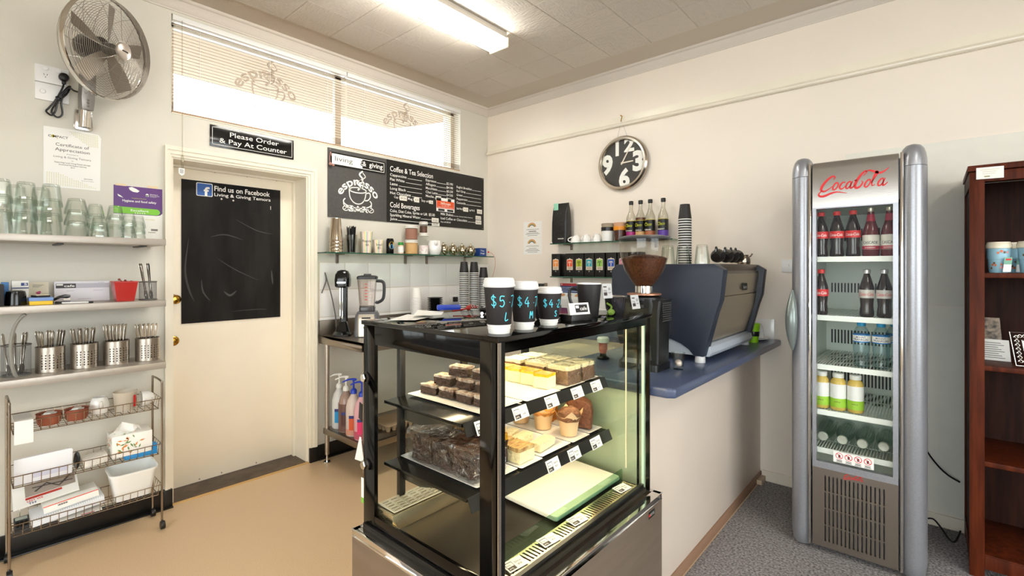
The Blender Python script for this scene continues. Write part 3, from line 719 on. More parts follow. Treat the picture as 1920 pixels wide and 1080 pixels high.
def holder(label, x, y, z, R=.054, h=.122, proto=[]):
    if proto: return dup(proto[0], (x, y, z), None, label)
    t = thing('cutlery_holder', label, 'holder', (x, y, z), 0, 'perforated steel cutlery holders')
    n = 72; us = [2 * pi * i / n for i in range(n + 1)]; vs = [0, .018]
    for j in range(6): vs += [vs[-1] + .0065, vs[-1] + .0125]
    vs = vs[:-1] + [h]
    mb = MB(); mb.plate(us, vs, lambda i, j: i % 3 == 1 and j % 2 == 1 and (i // 3) % 7 < 4, R - .0012, R)
    mb.v = [Vector((p.z * cos(p.x), p.z * sin(p.x), p.y)) for p in mb.v]
    mb.lathe([(0, .001), (R - .002, .001)], 36); mb.ring((0, 0, h), R, .0016, 'z', 40, 6); mb.ring((0, 0, .002), R, .0016, 'z', 40, 6)
    mb.build('perforated_body', STEEL, t, w=False); proto.append(t); return t
ZL = .900
hold = [(-3.222, 'perforated steel cutlery holder next to the wire mesh holder', 'teaspoon', 9), (-3.097, 'perforated steel cutlery holder, second from the left', 'fork', 11), (-2.970, 'perforated steel cutlery holder packed with knives, third from the left', 'knife', 16), (-2.838, 'perforated steel cutlery holder nearest the door', 'fork', 14)]
for y, lab, kind, n in hold:
    holder(lab, .16, y, ZL)
    where = {-3.222: 'next to the mesh holder', -3.097: 'second from the left', -2.970: 'third from the left', -2.838: 'nearest the door'}[y]
    fill(kind, .16, y, ZL + .003, n, .021, .040, f'steel {kind} standing handle-up in the perforated holder {where}', ('knives' if kind == 'knife' else kind + 's') + f' in the holder {where}')
def mesh_holder(label, x, y, z, R, h):
    t = thing('mesh_holder', label, 'holder', (x, y, z))
    n = 48; m = int(h / .0048); us = [2 * pi * i / n for i in range(n + 1)]; vs = [h * j / m for j in range(m + 1)]
    mb = MB()
    for j in range(m + 1): mb.ring((0, 0, vs[j]), R, .0005, 'z', n, 3)
    for i in range(n): mb.cyl((R * cos(us[i]), R * sin(us[i]), 0), (R * cos(us[i]), R * sin(us[i]), h), .0005, seg=3, caps=False)
    mb.lathe([(0, .001), (R, .001)], 36); mb.build('wire_mesh', M('grey_wire', (120, 118, 116), .4, .6), t, w=False)
    mb = MB(); mb.ring((0, 0, h), R, .003, 'z', 40, 6); mb.build('rim', M('grey_wire', (120, 118, 116), .4, .6), t, w=False)
    mb = MB(); mb.ring((0, 0, .003), R, .003, 'z', 40, 6); mb.build('base_ring', M('grey_wire', (120, 118, 116), .4, .6), t, w=False)
mesh_holder('grey wire mesh holder at the left of the lowest shelf', .16, -3.338, ZL, .050, .142)
fill('teaspoon', .16, -3.338, ZL + .003, 5, .02, .040, 'teaspoon in the grey wire mesh holder', 'teaspoons in the wire mesh holder', 2)
mesh_holder('small dark mesh pen pot with spoons at the right end of the middle shelf', .19, -2.842, Z, .038, .098)
fill('teaspoon', .19, -2.836, Z + .003, 4, .02, .020, 'long steel spoon leaning in the mesh pen pot', 'spoons in the mesh pen pot', 2, -.12, 3.0)

# ---- wire trolley
WIRE = M('trolley_wire', (158, 146, 132), .25, 1)
tr = thing('wire_trolley', 'three-tier chrome wire trolley on castors below the shelves', 'trolley', (.16, -3.07, 0))
y0, y1, xb, xf = -3.365, -2.795, .065, .262
for y, nm in ((y0, 'frame'), (y1, 'frame')):
    mb = MB(); mb.tube(catmull([(xb, y, .03), (xb, y, .5), (xb, y, .76), (xb + .02, y, .79), (xf - .02, y, .79), (xf, y, .76), (xf, y, .5), (xf, y, .03)], 6), .0055, 8); mb.build(nm, WIRE, tr)
for zt in (.70, .455, .235):
    mb = MB(); zb = zt - .055
    for z, ins in ((zt, 0), (zb, .012)):
        mb.tube([(xb + ins, y0 + ins, z), (xf - ins, y0 + ins, z), (xf - ins, y1 - ins, z), (xb + ins, y1 - ins, z)], .0022, 5, True)
    k = 18
    for i in range(k + 1):
        y = y0 + .014 + (y1 - y0 - .028) * i / k
        mb.tube([(xb, y, zt), (xb + .012, y, zb), (xf - .012, y, zb), (xf, y, zt)], .0015, 4)
    for i in range(1, 5):
        x = xb + (xf - xb) * i / 5; mb.tube([(x, y0, zt), (x, y0 + .012, zb), (x, y1 - .012, zb), (x, y1, zt)], .0015, 4)
    mb.build('basket', WIRE, tr)
for x in (xb, xf):
    for y in (y0, y1):
        mb = MB(); mb.cyl((x + .012, y - .010, .021), (x + .012, y + .010, .021), .021, seg=16); mb.cyl((x + .004, y, .02), (x, y, .045), .006, seg=8); mb.build('castor', BLACK, tr, bev=.002)
Z1, Z2, Z3 = .650, .405, .186
TERRA = M('terracotta', (150, 82, 58), .6, var=(12, .12))
for k, (y, lab) in enumerate(((-3.229, 'brown terracotta dish of sachets, left one in the trolley basket'), (-3.129, 'brown terracotta dish of sachets, right one in the trolley basket'))):
    mb = MB(); mb.lathe([(q[0] * .9, q[1] * .9) for q in [(0, 0), (.040, 0), (.047, .012), (.050, .035), (.052, .040), (.050, .056), (.054, .062), (.050, .062), (.046, .055), (.046, .012), (0, .008)]], 28, (.185, y, Z1)); tag(mb.build('terracotta_dish', TERRA), lab, 'dish', 'terracotta dishes on the trolley')
    for q in range(13):
        mb = MB(); mb.cbox((.185 + .004 * (q % 3 - 1), y + .004 * (q % 2), Z1 + .0130 + .0036 * q), (.046, .026, .003), RZ(.5 + .45 * q)); tag(mb.build('sugar_sachet', PAPER, smooth=0), 'white sugar sachet in the ' + ('left' if k == 0 else 'right') + ' terracotta dish', 'sachet', 'sachets in the ' + ('left' if k == 0 else 'right') + ' dish')
mb = MB(); mb.lathe([(q[0] * .88, q[1] * .95) for q in [(0, 0), (.036, 0), (.045, .02), (.047, .05), (.036, .082), (.030, .088), (.026, .086), (.040, .05), (.036, .01), (0, .006)]], 24, (.135, -3.035, Z1)); mb.tube(catmull([(.172, -3.035, Z1 + .035), (.190, -3.037, Z1 + .05), (.200, -3.038, Z1 + .072)], 4), [.011 - .0007 * i for i in range(9)], 8)
tag(mb.build('china_teapot', WHITEC), 'white china pot with a spout in the top trolley basket', 'pot')
t = thing('clear_tub', 'cloudy clear plastic tub in the top trolley basket', 'tub', (.17, -2.937, Z1))
mb = MB(); mb.lathe([(0, 0), (.043, 0), (.050, .095), (.052, .100), (.049, .100), (.041, .004), (0, .004)], 28, (.17, -2.937, Z1)); mb.build('body', M('cloudy_plastic', (226, 216, 198), .3, alpha=.55), t)
mb = MB(); mb.lathe([(0, .005), (.040, .005), (.042, .03), (0, .034)], 20, (.17, -2.937, Z1)); mb.build('contents', M('mixed_contents', (196, 160, 130), .7, var=(60, .4, (120, 140, 180))), t)
mb = MB(frame((.210, -2.904, Z1), (-.6, .8, 0), (0, 0, 1))); mb.box(-.006, .006, .02, .08, 0, .002); mb.build('red_sticker', RED, t)
t = thing('china_cup', 'white china cup lying on its side at the end of the top basket', 'cup', (.16, -2.812, Z1 + .0435)); mb = MB(frame((.16, -2.812, Z1 + .0435), (1, 0, 0), (0, 0, 1))); mb.lathe([(0, 0), (.022, 0), (.038, .02), (.042, .055), (.040, .055), (.036, .022), (0, .005)], 24); mb.build('bowl', WHITEC, t)
mb = MB(frame((.16, -2.812, Z1 + .0435), (1, 0, 0), (0, 0, 1))); mb.tube(catmull([(.036, 0, .012), (.055, 0, .018), (.058, 0, .034), (.042, 0, .044)], 4), .004, 6); mb.build('handle', WHITEC, t)
mb = MB(); mb.box(.10, .268, -3.350, -3.288, .7035, .7050); mb.box(.2665, .268, -3.350, -3.288, .600, .7035); tag(mb.build('folded_card', PAPER, smooth=0), 'folded white card hanging over the left of the top basket', 'card')
# middle basket
t = thing('document_folder', 'white document folder standing in the middle trolley basket', 'folder', (.22, -3.26, Z2))
mb = MB(frame((.235, -3.350, Z2), (0, 1, 0), (.08, 0, 1))); mb.prism([(0, 0), (.198, 0), (.200, .118), (.192, .124), (0, .120)], -.012, 0); mb.build('cover', M('white_folder', (234, 236, 242), .4), t, bev=.001)
mb = MB(frame((.2365, -3.350, Z2), (0, 1, 0), (.08, 0, 1))); mb.rect(.06, .18, .02, .045, .001); mb.build('print', M('pale_lilac', (206, 208, 228), .6), t)
mb = MB(); mb.tube(catmull([(.235, -3.135, Z2 + .02), (.24, -3.128, Z2 + .06), (.235, -3.135, Z2 + .09), (.225, -3.14, Z2 + .05)], 5, True), .007, 6, True); tag(mb.build('headset', BLACK), 'black curled cable beside the document folder', 'cable')
mb = MB(L4((.185, -3.062, Z2), 0)); mb.cbox((0, 0, .028), (.10, .095, .04), RX(.12)); o = mb.build('wrapped_pack', M('wrapped_paper', (226, 222, 214), .2, var=(20, .1), bump=(40, .5)), bev=.006); tag(o, 'white pack in crumpled plastic wrap in the middle trolley basket', 'packet')
t = thing('tissue_box', 'white tissue box with orange and green floral print', 'box', (.185, -2.918, Z2))
mb = MB(); mb.box(.108, .246, -3.002, -2.834, Z2 + .022, Z2 + .132); mb.build('box', M('white_card_gloss', (244, 242, 236), .4), t, bev=.003)
for (nm, cl) in (('leaf_print', (104, 142, 78)), ('flower_print', (224, 140, 66))):
    for T in (FA(.2466, -3.0, Z2 + .022), frame((.108, -3.0025, Z2 + .022), (1, 0, 0), (0, 0, 1)), frame((.108, -3.0, Z2 + .1326), (1, 0, 0), (0, 1, 0))):
        mb = MB(T)
        for q in range(14):
            u, v, a = random.uniform(.014, .125), random.uniform(.014, .098), random.uniform(0, 6.28); l = random.uniform(.008, .014)
            mb.poly([(u - l * cos(a), v - l * sin(a)), (u + .3 * l * sin(a), v - .3 * l * cos(a)), (u + l * cos(a), v + l * sin(a)), (u - .3 * l * sin(a), v + .3 * l * cos(a))], 0 if nm == 'leaf_print' else .0002)
        mb.build(nm, M(nm, cl, .5), t, smooth=0)
mb = MB(L4((.185, -2.935, Z2 + .132)))
for (pp) in ([(0, -.03, 0), (.02, .03, 0), (.05, -.055, .03), (-.01, -.075, -.005)], [(0, -.03, 0), (.02, .03, 0), (.03, .05, .03), (.02, -.02, .062)], [(.02, .03, 0), (.03, .05, .03), (.055, .055, .01), (.05, .02, .05)], [(0, -.03, 0), (-.02, -.01, .05), (.02, -.02, .062), (.05, -.055, .03)]):
    mb.add(pp, [(0, 1, 2, 3)])
mb.build('tissue', M('soft_tissue', (248, 247, 244), .9), t, smooth=0)
mb = MB(); mb.box(.10, .245, -2.95, -2.812, Z2, Z2 + .021); mb.box(.20, .245, -2.831, -2.812, Z2 + .02, Z2 + .055); tag(mb.build('blue_packet', M('bright_blue_card', (36, 140, 206), .4), bev=.002), 'bright blue packet under and beside the tissue box', 'packet')
# bottom basket
mb = MB(L4((.160, -2.908, Z3 + .009), 0)); a0, b0, a1, b1, hh = .060, .076, .083, .104, .150
def rrect(a, b, r, z, k=5):
    P = []
    for cx, cy, s in ((a - r, b - r, 0), (-a + r, b - r, 1), (-a + r, -b + r, 2), (a - r, -b + r, 3)):
        for i in range(k): t_ = pi / 2 * (s + i / (k - 1)); P.append((cx + r * cos(t_), cy + r * sin(t_), z))
    return P
def loft(mb, loops, cap0=True, cap1=True):
    n = len(loops[0]); vs = [p for l in loops for p in l]; fs = []
    for q in range(len(loops) - 1): fs += [(q * n + i, q * n + (i + 1) % n, (q + 1) * n + (i + 1) % n, (q + 1) * n + i) for i in range(n)]
    if cap0: fs.append(tuple(range(n))[::-1])
    if cap1: fs.append(tuple(range((len(loops) - 1) * n, len(loops) * n)))
    return mb.add(vs, fs)
mb.T = mb.T @ Matrix.Rotation(radians(6), 4, 'Y')
loft(mb, [rrect(a0, b0, .02, 0), rrect(a1 - .006, b1 - .006, .03, hh - .012), rrect(a1, b1, .034, hh - .01), rrect(a1, b1, .034, hh), rrect(a1 - .008, b1 - .008, .03, hh), rrect(a0 - .004, b0 - .004, .02, .006)])
tag(mb.build('plastic_tub', M('milky_plastic', (242, 242, 238), .3)), 'empty white plastic tub with rounded corners in the bottom basket', 'tub')
t = thing('magazine', 'magazine with a red band and a grey photograph on its cover', 'magazine', (.16, -3.25, Z3))
T = frame((.200, -3.350, Z3 + .0935), (0, 1, .10), (-.8, 0, .5)) @ Matrix.Diagonal((.85, .65, 1, 1)).to_4x4(); mb = MB(T); mb.box(0, .27, 0, .20, -.004, 0); mb.build('pages', PAPER, t, smooth=0)
mb = MB(T); mb.rect(.05, .20, .055, .075, .001); mb.m = 1; mb.rect(.05, .26, .08, .195, .001); mb.m = 2; mb.ribbon([(.09, .11), (.14, .16), (.19, .10), (.24, .17)], .012, .0015); mb.ribbon([(.08, .15), (.25, .12)], .008, .0015); mb.m = 3; mb.text('LEST WE', .055, .035, .014, .065, .02, .001); mb.m = 4; mb.text('TH', .06, .012, .016, .03, .02, .001)
mb.build('cover_print', [M('rust_red', (186, 60, 48), .5), M('faded_grey', (160, 148, 138), .6), M('dark_sepia', (74, 66, 62), .6), RED, M('navy_print', (32, 58, 128), .5)], t, smooth=0)
t = thing('paperback', 'thick white paperback with a red spine edge and barcode', 'book', (.2, -3.13, Z3))
T = frame((.236, -3.250, Z3 + .0530), (0, 1, .10), (0, -.10, 1)); mb = MB(T); mb.box(0, .200, 0, .034, -.13, 0); mb.build('pages', PAPER, t, bev=.001)
mb = MB(T); mb.rect(0, .200, .030, .034, .0006); mb.m = 1
for q in range(9): mb.rect(.05 + q * .004, .052 + q * .004 + .001 * (q % 2), .018, .026, .0006)
mb.build('spine_print', [M('orange_red', (224, 72, 44), .5), INK], t, smooth=0)
t = thing('ring_binder_pad', 'spiral-bound white pad lying under the paperback', 'notepad', (.18, -3.17, Z3))
mb = MB(frame((.243, -3.290, Z3 + .0075), (0, 1, .10), (0, -.1, 1))); mb.box(0, .262, 0, .036, -.155, 0); mb.build('pages', M('bluish_paper', (232, 236, 242), .6), t, bev=.001)
mb = MB(frame((.2425, -3.290, Z3 + .0432), (0, 1, .10), (0, -.1, 1)))
for q in range(31): mb.ring((.006 + q * .0082, 0, 0), .0030, .0007, 'x', 8, 3)
mb.build('spiral', STEELD, t)
t = thing('calculator', 'dark grey desk calculator at the left of the bottom basket', 'calculator', (.24, -3.35, Z3))
mb = MB(); mb.cbox((.205, -3.323, Z3 + .030), (.070, .050, .018), RY(.5)); mb.build('body', M('charcoal_plastic', (52, 54, 58), .4), t, bev=.003)
mb = MB()
for i in range(3):
    for j in range(3): mb.cbox((.211 + i * .0095, -3.337 + j * .014, Z3 + .0395 - .0052 * i), (.008, .011, .004), RY(.5))
mb.build('keys', BLACK, t); mb = MB(); mb.cbox((.192, -3.323, Z3 + .0485), (.016, .040, .003), RY(.5)); mb.build('display', M('lcd_grey', (150, 158, 150), .3), t)
mb = MB(); mb.box(.11, .2485, -3.200, -3.040, Z3 + .001, Z3 + .0022); mb.m = 1; mb.box(.238, .2486, -3.12, -3.07, Z3 + .0022, Z3 + .0024); tag(mb.build('folded_leaflet', [PAPER, M('crimson_print', (170, 40, 50), .5)], smooth=0), 'white leaflet with a red stripe under the pad in the bottom basket', 'leaflet')

# ---- signs on the left wall
t = thing('order_sign', 'black sign reading please order and pay at counter', 'sign', (0, -2.23, 2.166))
T = FA(.001, -2.490, 2.166); mb = MB(T); mb.box(0, .521, 0, .134, 0, .006); mb.build('board', M('gloss_black_sign', (14, 13, 13), .12), t, bev=.001)
mb = MB(T)
for (a, b, c, d) in ((.012, .509, .012, .0145), (.012, .509, .1195, .122), (.012, .0145, .012, .122), (.5065, .509, .012, .122)): mb.rect(a, b, c, d, .0066)
mb.text('Please Order', .265, .076, .031, .305, .004, .0066, 'C'); mb.text('& Pay At Counter', .262, .030, .031, .42, .004, .0066, 'C'); mb.build('lettering', WHITEI, t, smooth=0)
# chalkboard on the door
t = thing('chalkboard', 'black chalkboard with faint chalk smears fixed to the door', 'chalkboard', (-.2, -2.285, 1.048))
T = FA(-.199, -2.590, 1.048); CW, CH = .614, .922
CHALK = M('chalkboard_black', (24, 22, 21), .7, spec=.2, var=(3.5, .3, (38, 36, 35)), stretch=(1, 2.2, .5))
mb = MB(T); mb.box(0, CW, 0, CH, 0, .006); mb.build('board', CHALK, t, bev=.001)
def rsq(cu, cv, a, b, r): return [(cu + p[0], cv + p[1]) for p in rrect(a, b, r, 0)]
mb = MB(T); mb.poly(rsq(.128, .868, .047, .043, .008), .0066); mb.m = 1; mb.poly(rsq(.128, .868, .043, .039, .006), .007); mb.m = 0; mb.text('f', .140, .831, .056, .034, .03, .0074, 'C')
mb.build('square_emblem', [WHITEI, M('emblem_blue', (42, 92, 168), .5)], t, smooth=0)
mb = MB(T); mb.text('Find us on Facebook', .185, .868, .034, .355, .018, .0066); mb.text('Living & Giving Temora', .185, .834, .022, .36, .002, .0066); mb.build('lettering', WHITEI, t, smooth=0)
mb = MB(T)
for pts, w in (([(.04, .55), (.02, .35), (.04, .22), (.07, .14)], .012), ([(.11, .28), (.12, .2), (.16, .14)], .010), ([(.16, .56), (.25, .58), (.36, .55)], .008), ([(.24, .20), (.28, .17), (.32, .2)], .014), ([(.55, .34), (.56, .24)], .012), ([(.20, .42), (.32, .34), (.46, .27)], .006), ([(.31, .69), (.45, .62), (.56, .6)], .006), ([(.28, .06), (.45, .065), (.52, .06)], .005)):
    P = catmull(pts, 6); mb.ribbon(P, [w * sin(pi * (i + .3) / (len(P))) for i in range(len(P))], .0064)
mb.build('chalk_smear', M('chalk_dust', (66, 66, 66), .9), t, smooth=0)
mb = MB(T)
for (u, v) in ((.228, .818), (.30, .815)): mb.disc(u, v, .006, .0066, 8)
mb.ribbon([(.545, .80), (.545, .775)], .004, .0066); mb.build('chalk_mark', M('chalk_white', (206, 200, 192), .9), t, smooth=0)

# ================================================================== MENU BOARD
t = thing('menu_board', 'black and grey menu board listing coffee, tea and cold drinks', 'menu board', (0, -.891, 1.785))
T = FA(.001, -1.716, 1.785)
mb = MB(T); mb.box(.511, 1.650, 0, .518, 0, .006); mb.build('black_panel', M('menu_black', (18, 17, 17), .25), t, smooth=0)
mb = MB(T); mb.box(0, .511, 0, .518, 0, .006); mb.build('grey_panel', M('menu_grey', (76, 74, 72), .45, var=(60, .08)), t, smooth=0)
mb = MB(T); cup_logo(mb, .255, .205, .37, .0066)
mb.text('BAR', .255, .058, .048, .17, .018, .0066, 'C')
for u in (.145, .365): mb.ribbon([(u + .024 * cos(a * pi / 8), .078 + .017 * sin(a * pi / 8)) for a in range(16)], .006, .0066, True); mb.ribbon([(u - .014, .068), (u, .078), (u + .014, .088)], .004, .0066)
mb.build('cup_emblem', WHITEI, t, smooth=0)
mb = MB(T)
mc = MB(T); me_ = MB(T); mb.text('Coffee & Tea Selection', .545, .425, .044, .455, .006, .0066); mc.text('Cold Beverages', .545, .126, .044, .305, .006, .0066)
for i, (s, w) in enumerate((('Cappuccino', .165), ('Flat White', .145), ('Latte', .075), ('Long Black', .16), ('Hot Chocolate', .21))):
    v = .385 - .0375 * i; mb.text(s, .545, v, .023, w, .004, .0066); mb.rect(.545 + w + .012, .875, v, v + .003, .0066)
for i, (s, w, p) in enumerate((('Espresso', .12, '$2.90'), ('Affogato', .115, '$4.90'), ('Macchiato', .13, '$5.50'), ('Chai Latte', .135, '$4.50'), ('Mocha', .09, '$4'))):
    v = .392 - .035 * i; mb.text(s, .918, v, .022, w, .004, .0066); mb.rect(.918 + w + .006, 1.155, v, v + .003, .0066); mb.text(p, 1.16, v, .022, .078 if i < 4 else .03, .004, .0066)
for i, (s, w) in enumerate((('English Breakfast', .20), ('Earl Grey', .115), ('Green', .075), ('Peppermint', .14), ('Camomile', .115))):
    v = .378 - .037 * i; me_.text(s, 1.285, v, .021, w, .004, .0066); me_.rect(1.285 + w + .006, 1.612, v, v + .003, .0066)
for (s, u, v, h, w) in (('Cup $', .585, .205, .020, .06), ('Mug $', .725, .205, .020, .07), ('Soy add', .87, .205, .020, .09), ('Sml Pot $', 1.285, .175, .019, .085), ('Lge Pot $', 1.45, .175, .019, .07),
        ('Coke, Diet Coke, Sprite or Lift  $5.00', .545, .086, .024, .475), ('Sparkling Mineral Water', .545, .051, .023, .315), ('Juice', .545, .019, .023, .07), ('Milk Shakes', 1.09, .105, .024, .15), ('Chocolate, Caramel, Vanilla, Strawberry', 1.245, .105, .010, .25), ('Iced Coffee or Chocolate', 1.09, .066, .024, .33), ('Soy add $0.60', 1.09, .038, .013, .12)):
    (mc if v < .12 else me_ if u > 1.28 else mb).text(s, u, v, h, w, .004, .0066)
for (a, b, v) in ((.865, .985, .051), (.62, .985, .019), (1.43, 1.535, .066)): mc.rect(a, b, v, v + .003, .0066)
mc.build('cold_drinks_list', WHITEI, t, smooth=0); me_.build('tea_list', WHITEI, t, smooth=0); mb.build('lettering', WHITEI, t, smooth=0)
STK = M('price_sticker', (226, 222, 210), .6)
for (a, b, c, d, s) in ((.64, .715, .192, .232, '$4.20'), (.79, .845, .192, .235, '4.70'), (.955, 1.0, .195, .225, '.50'), (1.03, 1.095, .235, .275, '4.50'), (1.175, 1.215, .235, .268, '50'), (1.37, 1.435, .163, .203, '4.50'), (1.555, 1.625, .158, .200, '6.00'), (.985, 1.065, .025, .072, '3.50'), (.985, 1.075, .0, .032, '4.00'), (1.535, 1.61, .098, .135, '$6.60'), (1.535, 1.615, .052, .092, '$6.80')):
    mb = MB(T); mb.rect(a, b, c, d, .0070); mb.m = 1; mb.text(s, (a + b) / 2, (c + d) / 2 - .008, .016, (b - a) * .7, 0, .0074, 'C'); mb.build('price_sticker', [STK, GREYI], t, smooth=0)
mb = MB(T); mb.rect(1.038, 1.257, .138, .262, .0070); mb.m = 1; mb.rect(1.042, 1.253, .168, .235, .0074); mb.m = 0; mb.text('365cups', 1.147, .203, .022, .12, .014, .0078, 'C'); mb.text('buy, skip, earn', 1.147, .188, .008, .09, 0, .0078, 'C'); mb.text('Order and pay on your phone', 1.147, .174, .009, .18, .006, .0078, 'C'); mb.m = 2
for u in (1.058, 1.165): mb.poly(rsq(u + .04, .152, .038, .010, .003), .0074)
mb.build('orange_card', [PAPER, M('orange_print', (228, 86, 40), .5), INK], t, smooth=0)
mb = MB(T)
for (u, v) in ((.02, .012), (1.635, .012), (1.635, .506), (.02, .506)): mb.lathe([(0, .008), (.004, .0075), (.005, .006)], 8, (u, v, 0))
mb.build('screw', STEELD, t)
t = thing('name_sign', 'narrow living and giving sign, half white half black, hung on the menu board', 'sign', (0, -1.46, 2.175))
T = frame((.0115, -1.698, 2.175), (0, 1, -.004), (0, 0, 1)); mb = MB(T); mb.box(.0, .475, 0, .098, 0, .004); mb.build('board', M('gloss_black_sign', (14, 13, 13), .12), t, smooth=0)
mb = MB(T); mb.rect(.010, .265, .010, .088, .0045)
for (a, b, c, d) in ((.265, .465, .010, .014), (.265, .465, .084, .088), (.461, .465, .010, .088)): mb.rect(a, b, c, d, .0045)
mb.text('giving', .325, .036, .038, .125, .012, .0050); mb.text('&', .268, .034, .04, .03, .01, .0050); mb.m = 1; mb.text('living', .035, .036, .038, .145, -.008, .0050); mb.text('&', .248, .034, .042, .034, .01, .0048)
mb.build('lettering', [WHITEI, INK], t, smooth=0)
mb = MB(); mb.tube(catmull([(.022, -1.703, 2.18), (.020, -1.708, 2.22), (.020, -1.70, 2.27), (.022, -1.694, 2.24)], 4), .003, 5); mb.ball((.026, -1.705, 2.178), .012, 10, 6); mb.ball((.030, -1.686, 2.172), .010, 10, 6); mb.build('beaded_cord', M('pinkish_cord', (176, 130, 120), .4), t)

# ================================================================== GLASS SHELF ON THE LEFT WALL
ZG = 1.5186
def gshelf(name, label, x0, x1, y0, y1, z, axis, brs):
    t = thing(name, label, 'shelf', ((x0 + x1) / 2, (y0 + y1) / 2, z - .008))
    mb = MB(); mb.box(x0, x1, y0, y1, z - .008, z); mb.build('pane', SHELFG, t, smooth=0)
    mb = MB()
    if axis == 'y': mb.box(x1, x1 + .001, y0, y1, z - .0085, z + .0003); mb.box(x0, x1, y0 - .001, y0, z - .0085, z + .0003)
    else: mb.box(x0, x1, y0 - .001, y0, z - .0085, z + .0003)
    mb.build('green_edge', GREEN_EDGE, t, smooth=0)
    for b in brs:
        mb = MB()
        if axis == 'y': mb.box(0, .006, b - .013, b + .013, z - .085, z + .03); mb.box(.0, .10, b - .010, b + .010, z - .016, z - .0085)
        else: mb.box(b - .013, b + .013, -.006, 0, z - .055, z + .02); mb.box(b - .010, b + .010, -.12, 0, z - .016, z - .0085)
        mb.build('bracket', STEELD, t, bev=.001)
    return t
gshelf('glass_shelf', 'long glass shelf on steel brackets below the menu board', .008, .165, -1.805, -.085, 1.518, 'y', (-1.64, -1.015, -.785, -.32))
STEELC = M('milkshake_steel', (206, 194, 176), .14, 1)
mb = MB(); mb.lathe([(.050, 0), (.051, .002), (.049, .006), (.047, .02), (.035, .172), (.033, .176), (0, .177), (0, .1755), (.0332, .1745), (.0485, .002), (.050, 0)], 28); mk = mb.build('milkshake_cup', STEELC)
stack(mk, .09, -1.697, ZG, 4, .0250, 'upturned steel milkshake cup in the stack on the glass shelf', 'cup', 'stacked steel milkshake cups')
t = thing('straw_cup', 'clear plastic cup holding black straws', 'cup', (.09, -1.572, ZG))
mb = MB(); mb.lathe([(0, 0), (.030, 0), (.043, .135), (.041, .135), (.028, .003), (0, .003)], 24, (.09, -1.572, ZG)); mb.build('body', G('clear_plastic', (240, 240, 236), (170, 168, 160), 1), t)
for k in range(34):
    r, a = (0, 0) if k == 0 else ((.0078, k * pi / 3) if k < 7 else ((.0156, k * pi / 6) if k < 19 else (.0228, (k - 19) * 2 * pi / 15))); mb = MB()
    mb.cyl((r * cos(a), r * sin(a), .004), (r * 1.35 * cos(a), r * 1.35 * sin(a), .195 + random.uniform(-.012, .008)), .0032, seg=5)
    o = mb.build('drinking_straw', BLACK); o.location = (.09, -1.572, ZG); tag(o, 'black drinking straw in the clear cup', 'straw', 'black straws in the cup')
def striped_cup(y, r0, r1, h, words, label):
    t = thing('striped_cup', label, 'cup', (.095, y, ZG)); n = 30; cols = [(240, 214, 190), (236, 226, 160), (168, 206, 196), (226, 186, 190), (250, 240, 220)]
    mats = [M('stripe_%d' % i, c, .6) for i, c in enumerate(cols)]; mb = MB()
    for j in range(n):
        a, b = 2 * pi * j / n, 2 * pi * (j + 1) / n; mb.m = j % 5
        mb.add([(r0 * cos(a), r0 * sin(a), 0), (r0 * cos(b), r0 * sin(b), 0), (r1 * cos(b), r1 * sin(b), h), (r1 * cos(a), r1 * sin(a), h), ((r1 - .001) * cos(b), (r1 - .001) * sin(b), h), ((r1 - .001) * cos(a), (r1 - .001) * sin(a), h), ((r0 - .001) * cos(b), (r0 - .001) * sin(b), .002), ((r0 - .001) * cos(a), (r0 - .001) * sin(a), .002)], [(0, 1, 2, 3), (5, 4, 6, 7)])
    mb.m = 4; mb.lathe([(0, .002), (r0, .002)], n); mb.ring((0, 0, h), r1, .0015, 'z', n, 4); mb.build('body', mats, t, w=False, smooth=30)
    mb = MB(); rm = (r0 + r1) / 2
    for q, (s, zz) in enumerate(words):
        vs, fs, x0, x1 = glyphs(s, 0); k = .018 / CAP; out = []
        for x, yy, _ in vs:
            z = zz + yy * k; r = r0 + (r1 - r0) * z / h + .0006; a = -.15 + ((x - (x0 + x1) / 2) * k) / r - .25; out.append((r * cos(a), r * sin(a), z))
        mb.add(out, fs)
    mb.build('handwriting', INK, t, w=False, smooth=0)
striped_cup(-1.447, .034, .047, .165, (('Regular', .085), ('$6', .055)), 'tall pastel-striped paper cup on the glass shelf')
striped_cup(-1.342, .033, .045, .105, (('Small', .06), ('$5', .035)), 'short pastel-striped paper cup on the glass shelf')
t = thing('drink_can', 'black drink can with a yellow and blue emblem', 'can', (.095, -1.232, ZG))
mb = MB(); mb.lathe([(0, 0), (.026, 0), (.031, .008), (.031, .108), (.026, .120), (.027, .123), (.024, .122), (0, .121)], 28); mb.build('body', M('can_black', (22, 20, 22), .2, .5), t, w=False)
mb = MB()
def wrapdisc(mb, r, a0, z0, ra, rz, n=18, k=0): mb.add([((r) * cos(a0 + ra * cos(2 * pi * i / n)), r * sin(a0 + ra * cos(2 * pi * i / n)), z0 + rz * sin(2 * pi * i / n)) for i in range(n)], [tuple(range(n))])
wrapdisc(mb, .0316, -.1, .068, .75, .030); mb.m = 1; wrapdisc(mb, .0322, -.1, .058, .6, .018); mb.build('emblem', [M('can_yellow', (232, 190, 50), .4), M('can_blue', (64, 150, 206), .4)], t, w=False)
t = thing('spice_bottle', 'small spice bottle with a green lid', 'bottle', (.095, -1.128, ZG))
mb = MB(); mb.lathe([(0, 0), (.022, 0), (.023, .005), (.023, .068), (.020, .075)], 20); mb.build('body', M('spice_glass', (222, 196, 170), .2, var=(40, .15)), t, w=False)
mb = MB(); mb.lathe([(.0234, .012), (.0234, .06)], 20); mb.build('label', PAPER, t, w=False)
